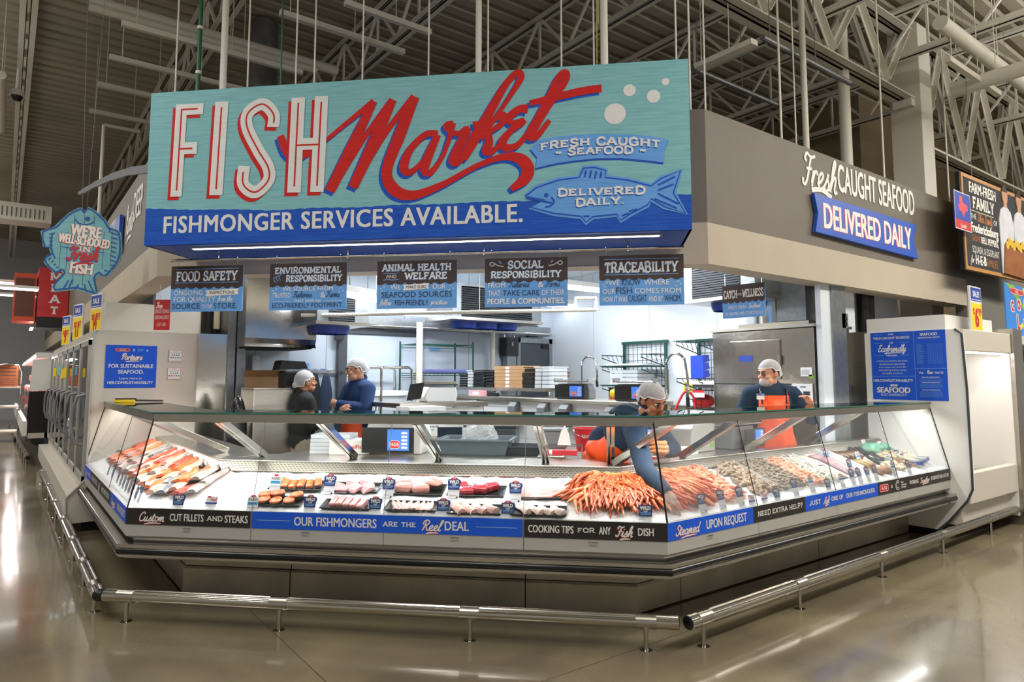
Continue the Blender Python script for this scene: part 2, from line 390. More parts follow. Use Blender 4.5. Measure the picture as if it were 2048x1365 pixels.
# ---------------------------------------------------------------- roof steel
def joist(x, y0, y1, z0, z1, label, full=True):
    t = thing('roof_joist', label, 'roof joist', (x, y0, z0), 0, 'open web roof joists'); L = y1 - y0; h = z1 - z0
    for nm, zz in (('bottom_chord', 0), ('top_chord', h - .09)):
        mb = MB()
        for s in (-1, 1): mb.box((s * .018, 0, zz), (s * .095, L, zz + .012), m_steelw); mb.box((s * .018, 0, zz), (s * .028, L, zz + .09), m_steelw)
        mb.build(nm, t)
    mb = MB(); n = int(L / .62); 
    for i in range(n):
        a, b = (.03, h - .04) if i % 2 == 0 else (h - .04, .03)
        mb.bar((0, L * i / n, a), (0, L * (i + 1) / n, b), .036, .036, m_steelw)
        if i % 2 == 0: mb.bar((0, L * (i + 1) / n, b), (0, L * (i + 1) / n, .03), .03, .03, m_steelw)
    mb.build('web_bars', t)
for k in range(-2, 9):
    x = .02 + 2.07 * k
    lab = 'white open web roof joist, %s in line counting from the far left' % nth(k + 2)
    joist(x, -3 if k > -1 else 4, 12.9 if x > 12.8 else 32.5, 6.3, 7.09, lab)
def girder(label, x0, x1, y, z0, z1, n):
    t = thing('roof_girder', label, 'roof girder', (x0, y, z0), 0, 'deep roof girders'); L = x1 - x0; h = z1 - z0
    for nm, zz in (('bottom_chord', 0), ('top_chord', h - .12)):
        mb = MB()
        for s in (-1, 1): mb.box((0, s * .03, zz), (L, s * .15, zz + .018), m_steelw); mb.box((0, s * .03, zz), (L, s * .048, zz + .12), m_steelw)
        mb.build(nm, t)
    for i in range(n):
        a, b = (.1, h - .1) if i % 2 == 0 else (h - .1, .1)
        mb = MB()
        for s in (-1, 1): mb.bar((L * i / n, s * .05, a), (L * (i + 1) / n, s * .05, b), .012, .10, m_steelw); mb.bar((L * i / n, s * .09, a), (L * (i + 1) / n, s * .09, b), .09, .012, m_steelw)
        mb.build('diagonal_web', t)
girder('deep white roof girder ending at the big steel column', 2.4, 10.72, 4.34, 5.78, 6.98, 11)
girder('deep white roof girder right of the big steel column', 11.1, 21.0, 4.34, 5.12, 6.98, 12)
mb = MB(); mb.box((10.72, 4.12, 0), (11.12, 4.56, 6.95), m_steelw); mb.box((10.6, 4.2, 5.66), (10.8, 4.48, 5.78), m_steelw)
tag(mb.build('steel_column', bevel=.01), 'big square white steel column rising behind the right soffit', 'column')

# channels, pipes and conduits hung under the deck (all along X)
def run(name, label, cat, px0, px1, z, w, h=None, m=m_steelw, group=None, along='x'):
    a = az(*px0, z); b = az(*px1, z); mb = MB()
    b = Vector((b.x, a.y, z)) if along == 'x' else Vector((a.x, b.y, z))
    d = (b - a).normalized()
    if h: mb.bar(a, b, w, h, m)
    else: mb.cyl(a, b, w, m, 12)
    n = max(2, int((b - a).length / 2.2) + 1)
    for i in range(n):
        p = a + (b - a) * ((i + .15) / n); mb.cyl(p, (p.x, p.y, 7.1), .006, m, 6)
    o = mb.build(name, smooth=40); tag(o, label, cat, group); return o
run('strut_channel', 'white strut channel nearest the top left, over the sign corner', 'channel', (243, 46), (610, 140), 5.6, .06, .06, group='strut channels under the deck')
run('strut_channel', 'second white strut channel above the sign left corner', 'channel', (219, 113), (520, 190), 5.6, .06, .06, group='strut channels under the deck')
run('strut_channel', 'third white strut channel down the upper left deck', 'channel', (196, 168), (400, 213), 5.8, .07, .06, group='strut channels under the deck')
run('strut_channel', 'fourth white strut channel down the upper left deck', 'channel', (178, 221), (330, 252), 6.0, .07, .06, group='strut channels under the deck')
run('strut_channel', 'white strut channel ending above the middle of the sign', 'channel', (560, 25), (792, 118), 5.6, .07, .06, group='strut channels under the deck')
run('strut_channel', 'white strut channel crossing above the script lettering', 'channel', (690, 5), (888, 44), 5.6, .06, .06, group='strut channels under the deck')
run('sprinkler_pipe', 'upper of two thick white pipes across the upper left roof', 'pipe', (180, 1), (690, 127), 6.15, .07, group='white pipes under the roof')
run('sprinkler_pipe', 'lower of two thick white pipes across the upper left roof', 'pipe', (178, 13), (640, 135), 6.05, .05, group='white pipes under the roof')
run('sprinkler_pipe', 'thick white insulated pipe at the top right corner', 'pipe', (1880, 45), (2048, 190), 6.0, .09, group='white pipes under the roof')
run('sprinkler_pipe', 'white pipe crossing behind the right girder webs', 'pipe', (1905, 180), (2048, 120), 5.6, .10, group='white pipes under the roof', along='y')
run('sprinkler_pipe', 'thin white pipe rising from lower left roof', 'pipe', (3, 150), (3, 260), 5.9, .06, group='white pipes under the roof', along='y')
run('sprinkler_pipe', 'grey pipe crossing the dark recess above the right soffit', 'pipe', (1525, 75), (1683, 172), 5.4, .035, m=m_gal, group='white pipes under the roof')
run('sprinkler_pipe', 'grey pipe low in the recess above the right soffit', 'pipe', (1380, 135), (1545, 212), 5.2, .03, m=m_gal, group='white pipes under the roof')
run('strip_light', 'unlit white strip fixture right of the sign top', 'light', (1395, 135), (1517, 88), 5.2, .12, .06, group='unlit strips', along='y')
run('cable_tray', 'white perforated channel at the upper right girder', 'channel', (1895, 118), (1998, 188), 5.6, .07, .07, group='strut channels under the deck')
# vertical hangers and poles carrying sign and soffit
NCH = Vector((1, 1, 0))
def pole(px, r, m, label, name='hanger_rod', group='hanger rods of the market sign', s=8.2, z0=None, y=None, pyx=300, bands=0):
    p = ay(px, pyx, y) if y else apl(px, 140, (s, 0, 0), NCH)
    z0 = z0 or (4.0 if y else 4.127); mb = MB(); mb.cyl((p.x, p.y, z0), (p.x, p.y, 7.1), r, m, 10 if r > .012 else 6)
    for i in range(bands): mb.cyl((p.x, p.y, z0 + .4 + .45 * i), (p.x, p.y, z0 + .43 + .45 * i), r * 1.35, m_steelw, 10)
    tag(mb.build(name, smooth=40), label, 'pole' if r > .02 else 'rod', group)
m_greenp = mat('green_pipe', '#0d5a37', .4)
pole(397, .02, m_greenp, 'green pipe with white straps above FISH lettering', 'green_pipe', None, bands=6)
pole(562, .008, m_greenp, 'thin green pipe above the H of FISH', 'green_pipe', None)
pole(447, .032, m_steelw, 'thick white pole rising above the F and I of the sign', 'support_pole', 'thick support poles')
pole(957, .028, m_steelw, 'thick white pole rising above the middle of the sign', 'support_pole', 'thick support poles')
pole(1209, .034, m_steelw, 'thick white pole rising above the end of the script word', 'support_pole', 'thick support poles')
for px, lab in ((352, 'above the sign top left corner'), (496, 'right of the thick left pole'), (592, 'above the letter H, the left of a pair'), (629, 'above the letter H, the right of a pair'), (725, 'left of the script capital'),
                (857, 'above the script capital'), (976, 'close to the middle thick pole'), (1123, 'left of a cable bundle above the script'), (1188, 'beside the right thick pole'), (1353, 'at the sign top right corner')):
    pole(px, .008, m_steelw, 'thin white hanger rod ' + lab)
mb = MB(); p = apl(1192, 140, (8.2, 0, 0), NCH)
mb.tube([(p.x + .01, p.y, 4.127), (p.x, p.y - .02, 5.0), (p.x + .02, p.y, 6.0), (p.x, p.y, 7.1)], .005, mat('yellow_cable', '#c8b030', .5), 6); tag(mb.build('yellow_cable', smooth=60), 'thin yellow cable beside the right thick pole over the sign', 'cable')
for px, r, lab in ((1383, .009, 'at the near corner of the right soffit'), (1413, .008, 'just behind the near corner of the right soffit'), (1564, .011, 'above the plain middle of the right soffit'), (1593, .007, 'right of the heavier rod above the soffit middle'),
                   (1766, .011, 'in front of the white column, left side'), (1893, .010, 'right of the white column')):
    pole(px, r, m_steelw, 'thin white hanger rod ' + lab, s=0, y=3.75, group='hanger rods of the right soffit')
for px, r, lab in ((1613, .035, 'white pole with couplings above the right soffit'), (1693, .075, 'thick white pipe rising out of the right soffit')):
    pole(px, r, m_pipew, lab, 'support_pole', 'thick support poles', y=4.4 if r > .05 else 4.0, z0=3.3, bands=2)
mb = MB(); mb.cyl((3.55, 9.6, 3.4), (3.55, 9.6, 7.0), .24, m_gal, 24); p = apl(527, 140, (13.2, 0, 0), NCH)
mb = MB(); mb.cyl((p.x, p.y, 3.5), (p.x, p.y, 7.05), .20, m_gal, 24); mb.cyl((p.x, p.y, 5.75), (p.x, p.y, 5.8), .22, m_gal, 24)
tag(mb.build('exhaust_duct', smooth=40), 'dark round exhaust duct rising behind the sign', 'duct')
# curved grey sign track and sprinkler riser at the left
mb = MB(); pts = [apl(x, y, (7.9, 0, 0), NCH) for x, y in ((298, 338), (260, 343), (222, 355), (190, 370), (165, 384), (158, 388))]
for i in range(5): mb.bar(pts[i], pts[i + 1], .02, .03 + .012 * (4 - i), m_greyp)
tag(mb.build('curved_sign_arm'), 'curved grey metal arm left of the big sign', 'bracket')
p = az(208, 250, 5.6); mb = MB(); mb.cyl((p.x, p.y, 3.3), (p.x, p.y, 5.6), .028, m_pipew); mb.cyl((p.x, p.y, 5.6), (p.x + .5, p.y, 5.6), .028, m_pipew)
tag(mb.build('pipe_drop', smooth=40), 'white pipe dropping behind the fish shaped sign', 'pipe')
t = thing('security_camera', 'small round dome camera hanging from the roof at upper left', 'camera', az(34, 190, 5.9))
mb = MB(); mb.lathe([(.10, -.02), (.10, .06), (.03, .09), (.02, .4)], m_white, n=18); mb.build('housing', t, smooth=40)
mb = MB(); mb.lathe([(.0, -.10), (.05, -.085), (.075, -.04), (.08, -.02)], m_black, n=18); mb.build('dome', t, smooth=60)
# ventilation grille at the left edge
p = az(40, 437, 5.0); t = thing('air_grille', 'white ceiling air grille at the left edge', 'vent', p)
mb = MB(); mb.box((-.9, -.05, -.05), (.55, .6, .32), m_steelw); mb.build('duct_box', t)
mb = MB()
for i in range(16): mb.box((-.8 + i * .08, -.07, .02), (-.79 + i * .08, -.05, .22), m_dgrey)
mb.build('louvres', t)
# distant lit tubes over the meat aisle
for i, (px, py, Y) in enumerate(((10, 565, 20), (10, 575, 18), (35, 591, 24))):
    p = ay(px, py, Y); t = thing('strip_light', ['upper lit strip light at the far left edge', 'lower lit strip light at the far left edge', 'lit strip light behind the red meat sign'][i], 'light', p, 0, 'lit strip lights')
    mb = MB(); mb.box((-.7, -.05, 0), (.6, .05, .06), m_white); mb.build('housing', t); mb = MB(); mb.box((-.68, -.04, -.04), (.58, .04, 0), m_lamp); mb.build('tube', t)
# rows of lamps behind the photographer, seen only as reflections
for i, (x, y) in enumerate([(-1.5, 1.5), (2.2, -1.2), (6.2, -.9), (10, -.4), (-2.6, 6.0), (-2.6, 11.0), (14.0, 0.0), (-3.3, 15.0), (-3.3, 19.5)]):
    t = thing('strip_light', 'lit overhead strip light, %s of those over the aisle' % nth(i), 'light', (x, y, 6.0), 0, 'lit aisle strip lights')
    mb = MB(); mb.box((-1.5, -.06, 0), (1.5, .06, .08), m_white); mb.build('housing', t); mb = MB(); mb.box((-1.48, -.05, -.05), (1.48, .05, 0), m_lamp); mb.build('tube', t)
# ================================================================ lettering: script and slab hands drawn as strokes
SCR = {
 'a': (.95, [[(.75, .85), (.45, 1), (.12, .65), (.12, .2), (.35, 0), (.62, .3), (.78, .95), (.68, .35), (.75, .03), (.97, .15)]]),
 'b': (.8, [[(0, .3), (.4, 1.2), (.58, 1.85), (.45, 2), (.28, 1.4), (.14, .3), (.3, 0), (.55, .2), (.6, .7), (.45, .95), (.3, .8)], [(.55, .75), (.8, .85)]]),
 'c': (.7, [[(.62, .8), (.42, 1), (.12, .6), (.15, .15), (.4, 0), (.75, .2)]]),
 'd': (1.0, [[(.72, .8), (.45, 1), (.12, .65), (.12, .2), (.35, 0), (.62, .3), (.85, 1.2), (.98, 2), (.8, .9), (.68, .3), (.78, .02), (1, .15)]]),
 'e': (.72, [[(0, .25), (.35, .45), (.6, .8), (.45, 1.02), (.18, .75), (.12, .3), (.35, 0), (.75, .2)]]),
 'f': (.6, [[(0, .2), (.4, .9), (.65, 1.7), (.55, 2), (.4, 1.6), (.25, .4), (.12, -.6), (0, -.7)], [(.08, .95), (.62, 1)]]),
 'g': (.92, [[(.72, .85), (.45, 1), (.12, .65), (.12, .2), (.35, 0), (.6, .3), (.76, .95), (.6, -.3), (.38, -.75), (.15, -.6), (.4, -.15), (.95, .2)]]),
 'h': (.88, [[(0, .3), (.4, 1.2), (.58, 1.85), (.45, 2), (.3, 1.5), (.1, 0)], [(.12, .2), (.4, .85), (.62, 1), (.68, .8), (.58, .3), (.66, .02), (.9, .15)]]),
 'i': (.42, [[(0, .2), (.22, 1), (.14, .3), (.22, .02), (.45, .15)], [(.3, 1.38), (.33, 1.5)]]),
 'k': (.82, [[(0, .3), (.4, 1.2), (.58, 1.85), (.45, 2), (.3, 1.5), (.1, 0)], [(.15, .4), (.6, 1), (.55, .7), (.25, .5), (.55, .1), (.85, .15)]]),
 'l': (.48, [[(0, .3), (.4, 1.2), (.58, 1.85), (.45, 2), (.3, 1.5), (.14, .3), (.25, 0), (.5, .18)]]),
 'm': (1.05, [[(0, .3), (.18, 1), (.08, 0)], [(.1, .2), (.35, .95), (.48, .9), (.4, 0)], [(.42, .2), (.68, .95), (.82, .9), (.74, .25), (.82, .02), (1.07, .15)]]),
 'n': (.8, [[(0, .3), (.18, 1), (.08, 0)], [(.1, .2), (.38, .95), (.55, .9), (.48, .25), (.56, .02), (.82, .15)]]),
 'o': (.8, [[(.5, 1), (.2, .85), (.1, .3), (.35, 0), (.62, .35), (.6, .85), (.42, 1), (.65, .85), (.88, .9)]]),
 'p': (.8, [[(0, .3), (.2, 1), (.05, -.7)], [(.12, .4), (.4, 1), (.65, .7), (.5, .1), (.2, .1)], [(.5, .1), (.8, .2)]]),
 'r': (.62, [[(0, .2), (.16, 1), (.06, 0)], [(.08, .3), (.3, .9), (.5, .98), (.6, .78)]]),
 's': (.66, [[(0, .15), (.36, .75), (.46, 1.08), (.4, .8), (.56, .4), (.42, .03), (.16, .04), (.1, .2)], [(.5, .12), (.7, .18)]]),
 't': (.52, [[(0, .2), (.36, 1.65), (.18, .3), (.28, 0), (.55, .18)], [(.02, 1.1), (.6, 1.16)]]),
 'u': (.84, [[(0, .3), (.18, 1), (.1, .3), (.22, 0), (.45, .3), (.6, 1), (.5, .3), (.6, .02), (.86, .15)]]),
 'w': (1.0, [[(0, .3), (.18, 1), (.1, .3), (.25, 0), (.5, .3), (.58, 1), (.52, .3), (.68, 0), (.9, .4), (.95, 1), (1.05, .85)]]),
 'y': (.84, [[(0, .3), (.18, 1), (.1, .35), (.22, .05), (.45, .35), (.6, 1), (.5, 0), (.3, -.7), (.1, -.6), (.3, -.2), (.86, .2)]]),
 'F': (.95, [[(1.2, 1.9), (.75, 1.75), (.3, 1.92), (.12, 1.6), (.3, 1.42)], [(.74, 1.78), (.52, .6), (.3, .05), (.05, .1), (0, .4)], [(.32, 1.0), (.9, 1.06)]]),
 'G': (1.0, [[(.95, 1.5), (.95, 1.85), (.7, 1.97), (.3, 1.5), (.12, .7), (.3, .08), (.6, .1), (.85, .9)], [(.5, .9), (1, .92)], [(.86, .9), (.7, -.4), (.3, -.6)]]),
 'C': (.95, [[(.95, 1.5), (.95, 1.85), (.7, 1.97), (.3, 1.5), (.12, .7), (.3, .08), (.65, .05), (1, .35)]]),
 'P': (.9, [[(.52, 1.7), (.3, .5), (.15, 0)], [(.08, 1.2), (.25, 1.8), (.7, 2), (1.02, 1.6), (.75, 1.05), (.42, 1)]]),
 'R': (1.1, [[(.52, 1.7), (.3, .5), (.15, 0)], [(.08, 1.2), (.25, 1.8), (.7, 2), (1.02, 1.6), (.75, 1.08), (.42, 1)], [(.5, 1), (.75, .4), (.92, .05), (1.15, .15)]]),
 'S': (.95, [[(.95, 1.55), (.82, 1.95), (.45, 1.85), (.38, 1.4), (.75, .9), (.75, .3), (.4, 0), (.1, .2), (.15, .55)]]),
 'T': (.9, [[(.05, 1.45), (.18, 1.8), (.6, 1.75), (1.15, 1.92)], [(.68, 1.78), (.5, .6), (.4, .1), (.15, .05), (.06, .35)]]),
 'E': (.95, [[(.95, 1.6), (.8, 1.95), (.45, 1.9), (.35, 1.4), (.62, 1.1), (.3, .95), (.12, .4), (.35, .02), (.75, .1), (1, .4)]]),
 'A': (1.0, [[(-.05, .2), (.15, .05), (.6, 1.2), (.88, 1.97), (.86, 1), (.88, .1), (1.1, .15)], [(.3, .7), (.95, .78)]]),
 ' ': (.5, []),
}
def script(mb, t, x, y, h, m, M, z=.0015, al='c', w=.2, slant=.22, maxw=None, swash=0, xs=1.0):
    """h is the height of a capital; x-height is half of it"""
    k = h / 2; W = sum(SCR[c][0] for c in t) * k * xs
    if maxw and W > maxw: xs *= maxw / W; W = maxw
    ox = x + {'c': -W / 2, 'l': 0, 'r': -W}[al]; cx = 0
    for c in t:
        adv, st = SCR[c]
        for s in st:
            P = spline(s, 5); mb.ribbon([(ox + (cx + p[0]) * k * xs + p[1] * k * slant, y + p[1] * k) for p in P], w * k, M, z, m)
        cx += adv
    if swash:
        a, b = ox + W * .22, ox + W * .88
        mb.ribbon(spline([(a, y - .32 * h), (a + (b - a) * .4, y - .19 * h), (b, y - .2 * h)], 6), [w * k * q for q in (.4, .7, .95, 1.1, 1.2, 1.2, 1.2, 1.15, 1.1, 1, .9, .7, .4)], M, z, m)
    return W
def S_(*p): return ('s', p)
SLB = {
 'A': (.84, [[(.03, 0), (.42, 1)], [(.42, 1), (.81, 0)], [(.17, .34), (.67, .34)]]), 'B': (.8, [[(.12, 0), (.12, 1)], S_((.1, 1), (.5, 1), (.66, .77), (.5, .53), (.1, .53)), S_((.1, .53), (.55, .53), (.74, .27), (.55, 0), (.1, 0))]),
 'C': (.8, [S_((.72, .72), (.6, .94), (.38, 1), (.14, .82), (.06, .5), (.14, .18), (.38, 0), (.62, .06), (.75, .28))]), 'D': (.82, [[(.12, 0), (.12, 1)], S_((.1, 1), (.45, 1), (.74, .76), (.74, .24), (.45, 0), (.1, 0))]),
 'E': (.76, [[(.12, 0), (.12, 1)], [(.05, 1), (.68, 1)], [(.12, .52), (.52, .52)], [(.05, 0), (.7, 0)]]), 'F': (.72, [[(.12, 0), (.12, 1)], [(.05, 1), (.68, 1)], [(.12, .5), (.52, .5)]]),
 'G': (.84, [S_((.72, .76), (.6, .94), (.38, 1), (.14, .82), (.06, .5), (.14, .18), (.38, 0), (.62, .06), (.74, .2), (.74, .42)), [(.48, .44), (.82, .44)]]), 'H': (.88, [[(.14, 0), (.14, 1)], [(.74, 0), (.74, 1)], [(.14, .5), (.74, .5)]]),
 'I': (.4, [[(.2, 0), (.2, 1)]]), 'J': (.6, [S_((.44, 1), (.44, .3), (.3, 0), (.08, .1), (.05, .3))]), 'K': (.84, [[(.14, 0), (.14, 1)], [(.7, 1), (.16, .42)], [(.34, .6), (.76, 0)]]),
 'L': (.7, [[(.14, 0), (.14, 1)], [(.05, 0), (.66, 0)]]), 'M': (1.04, [[(.14, 0), (.14, 1)], [(.14, 1), (.52, .2)], [(.52, .2), (.9, 1)], [(.9, 1), (.9, 0)]]), 'N': (.9, [[(.14, 0), (.14, 1)], [(.14, 1), (.76, 0)], [(.76, 0), (.76, 1)]]),
 'O': (.86, [S_((.43, 1), (.16, .85), (.06, .5), (.16, .15), (.43, 0), (.7, .15), (.8, .5), (.7, .85), (.43, 1))]), 'P': (.76, [[(.12, 0), (.12, 1)], S_((.1, 1), (.5, 1), (.7, .74), (.5, .46), (.1, .46))]), 'Q': (.86, [S_((.43, 1), (.16, .85), (.06, .5), (.16, .15), (.43, 0), (.7, .15), (.8, .5), (.7, .85), (.43, 1)), S_((.5, .25), (.75, -.12))]),
 'R': (.84, [[(.12, 0), (.12, 1)], S_((.1, 1), (.5, 1), (.68, .76), (.5, .5), (.1, .5)), [(.42, .5), (.74, 0)]]), 'S': (.74, [S_((.62, .72), (.56, .94), (.34, 1), (.12, .86), (.14, .62), (.36, .5), (.6, .38), (.62, .14), (.36, 0), (.12, .08), (.06, .3))]),
 'T': (.78, [[(.39, 0), (.39, .98)], [(.05, 1), (.73, 1)]]), 'U': (.86, [[(.14, 1), (.14, .9)], S_((.14, .98), (.14, .3), (.43, 0), (.72, .3), (.72, .98)), [(.72, 1), (.72, .9)]]), 'V': (.82, [[(.03, 1), (.41, 0)], [(.41, .02), (.79, 1)]]),
 'W': (1.14, [[(.03, 1), (.3, .02)], [(.3, .02), (.57, .9)], [(.57, .9), (.84, .02)], [(.84, .02), (1.11, 1)]]), 'X': (.8, [[(.05, 0), (.75, 1)], [(.05, 1), (.75, 0)]]), 'Y': (.8, [[(.05, 1), (.4, .45)], [(.75, 1), (.4, .45)], [(.4, .45), (.4, 0)]]), 'Z': (.74, [[(.06, 1), (.68, 1)], [(.66, 1), (.08, 0)], [(.06, 0), (.7, 0)]]),
 ' ': (.4, []), '.': (.3, [[(.12, .0), (.12, .13)]]), '-': (.5, [[(.1, .45), (.4, .45)]]), ',': (.3, [[(.14, .1), (.08, -.15)]]), "'": (.25, [[(.12, .8), (.12, 1.02)]]), '?': (.66, [S_((.08, .75), (.2, 1), (.45, 1), (.56, .78), (.45, .55), (.3, .45), (.3, .28)), [(.3, .02), (.3, .13)]]), '!': (.3, [[(.14, .3), (.14, 1)], [(.14, .0), (.14, .12)]]), '~': (.7, [S_((.08, .4), (.25, .52), (.45, .4), (.62, .52))]),
}
def slab(mb, t, x, y, h, m, M, z=.0015, xs=1.0, al='c', w=.17, serif=True, maxw=None, arc=0.0, sp=.1):
    W = (sum(SLB[c][0] + sp for c in t) - sp) * h * xs
    if maxw and W > maxw: xs *= maxw / W; W = maxw
    ox = x + {'c': -W / 2, 'l': 0, 'r': -W}[al]; cx = 0
    T = lambda p: (ox + (cx + p[0]) * h * xs, y + p[1] * h + arc * (1 - ((ox + (cx + p[0]) * h * xs - x) / (W / 2)) ** 2 if al == 'c' else 0))
    for c in t:
        adv, st = SLB[c]
        for s in st:
            if s and s[0] == 's': mb.ribbon([T(p) for p in spline(list(s[1]), 5)], w * h * (.5 + .5 * xs), M, z, m); continue
            (x0, y0), (x1, y1) = s; horiz = abs(y1 - y0) < .05
            hw = w / 2
            if horiz: y0 = y1 = min(max(y0, hw), 1 - hw) if y0 in (0, 1) else y0
            mb.ribbon([T((x0, y0)), T((x1, y1))], w * h * (1 if horiz else .4 + .6 * xs), M, z, m)
            if serif and c not in '.-,~':
                for (px, py), (qx, qy) in (((x0, y0), (x1, y1)), ((x1, y1), (x0, y0))):
                    if not horiz and (py < .03 or py > .97) and not (c in 'MNVW' and .25 < px < adv - .25): yy = .05 if py < .5 else .95; mb.ribbon([T((px - .17, yy)), T((px + .17, yy))], .1 * h, M, z, m)
                    elif horiz and (s[0][1] in (0, 1)) and px > .3 or (horiz and c == 'T'): mb.ribbon([T((px - .04 * (1 if px > .3 else -1), 0 + (0 if py < .5 else .72))), T((px - .04 * (1 if px > .3 else -1), .28 + (0 if py < .5 else .72)))], .1 * h, M, z, m)
        cx += adv + sp
    return W
def tr(M, px, py):
    """where the sight line through a pixel meets the plane of frame M: its 2D coordinates there"""
    p = M.inverted() @ apl(px, py, M.translation, M.col[2].to_3d()); return (p.x, p.y)
def trl(M, pts): return [tr(M, *p) for p in pts]
def rrect(x0, y0, x1, y1, r, n=5):
    out = []
    for cx, cy, a in ((x1 - r, y0 + r, -90), (x1 - r, y1 - r, 0), (x0 + r, y1 - r, 90), (x0 + r, y0 + r, 180)):
        out += [(cx + r * math.cos(math.radians(a + 90 * i / n)), cy + r * math.sin(math.radians(a + 90 * i / n))) for i in range(n + 1)]
    return out
s2 = math.sqrt(2)
FX = Vector((1, -1, 0)) / s2; FN = Vector((-1, -1, 0)) / s2; UPV = Vector((0, 0, 1))

# ================================================================ the big FISH Market sign
m_aqua = mat('sign_aqua_wood', '#71aab2', .6, spec=.2, stretch=(1.2, 1.2, 22), vscale=3, col2='#86bcc3')
m_sblue = mat('sign_blue_wood', '#1546ac', .6, spec=.2, stretch=(1.2, 1.2, 22), vscale=3, col2='#245bbd')
m_sedge = mat('sign_blue_side', '#1c4ea8', .5)
m_lblue = mat('sign_light_blue', '#4f8fd6', .55, stretch=(1.2, 1.2, 22), vscale=3, col2='#5f9de0')
m_letw = mat('letter_white_paint', '#dcdcda', .6, stretch=(1, 1, 20), vscale=5, col2='#cfd2d2')
m_letr = mat('letter_red_paint', '#c8201c', .6, spec=.2, stretch=(1, 1, 14), vscale=4, col2='#b51f1d')
A0 = Vector((.925, 6.565, 2.75)); A1 = Vector((4.2115, 3.2785, 2.75)); SL = (A1 - A0).length; SHT = 1.375
MS = frame(A0, FX, UPV)
sign = thing('market_sign', 'big aqua and blue box sign reading FISH Market over the counter', 'sign', A0, -PI / 4)
mb = MB(); BD = .02
mb.box((0, .001, .0), (SL, .72, .004), m_sedge); mb.box((0, .001, SHT - .01), (SL, .72, SHT), m_sedge); mb.box((0, .001, 0), (.02, .72, SHT), m_sedge); mb.box((SL - .02, .001, 0), (SL, .72, SHT), m_sedge); mb.build('sign_box', sign)
bl = [tr(MS, x, y) for x, y in ((293, 430), (420, 420), (640, 412), (820, 408), (1000, 405), (1200, 400), (1376, 396))]
by = sum(p[1] for p in bl) / len(bl)
def wav(a, i): return by + .0035 * math.sin(i * 2.1) + .004 * math.sin(i * .33 + 1) + (.05 if a < .25 else 0) * (0.25 - a) * 4
top = [(SL * i / 120, wav(i / 120, i)) for i in range(121)]
ML = Matrix(((1, 0, 0, 0), (0, 0, -1, 0), (0, 1, 0, 0), (0, 0, 0, 1)))      # local XZ plane facing -Y
mb = MB(); mb.prism([(0, SHT), (SL, SHT)] + top[::-1], ML, .02, m_aqua, -.018); mb.build('aqua_face', sign)
mb = MB(); mb.prism([(0, 0), (SL, 0)] + top[::-1], ML, .02, m_sblue, -.018); mb.build('blue_face', sign)
T0 = lambda pts: [tr(MS, x, y) for x, y in pts]
Z3 = lambda pts: [(x / 3.012, y / 3.012) for x, y in pts]
Z2 = lambda pts: [(680 + x / 2.9257, y / 2.9257) for x, y in pts]
kpx = SL / 1085.0
FISH = [[(1098, 630), (1063, 1187)], [(1062, 664), (1228, 657)], [(1085, 897), (1190, 893)], [(1340, 615), (1303, 1178)],
        'S', [(1800, 590), (1773, 1162)], [(1940, 581), (1911, 1158)], [(1790, 872), (1925, 866)]]
SS = spline([(1647, 768), (1650, 690), (1585, 630), (1500, 680), (1492, 770), (1560, 910), (1618, 1010), (1618, 1090), (1540, 1160), (1468, 1110), (1475, 1002)], 8)
def fish_strokes(dx, dy): return [T0([(x + dx, y + dy) for x, y in Z3(SS if s == 'S' else s)]) for s in FISH]
FISHW = [75, 70, 74, 86, 76, 86, 84, 72]
mb = MB()
for st, w_ in zip(fish_strokes(-6.5, 7), FISHW): mb.ribbon(st, w_ / 3.012 * kpx, ML, .0035, m_letr)
mb.build('fish_drop_shadow', sign)
mb = MB()
for st, w_ in zip(fish_strokes(0, 0), FISHW): mb.ribbon(st, w_ / 3.012 * kpx, ML, .0075, m_letw)
mb.build('fish_lettering', sign)
mb = MB()
INL = [[(1098, 660), (1067, 1150)], [(1096, 663), (1195, 657)], [(1085, 900), (1162, 896)], [(1338, 648), (1305, 1143)], SS[3:-3], [(1800, 622), (1775, 1126)], [(1938, 616), (1912, 1122)], [(1790, 878), (1925, 872)]]
for s in INL: mb.ribbon(T0(Z3(s)), 10 / 3.012 * kpx, ML, .009, m_letr)
mb.build('fish_inline', sign)
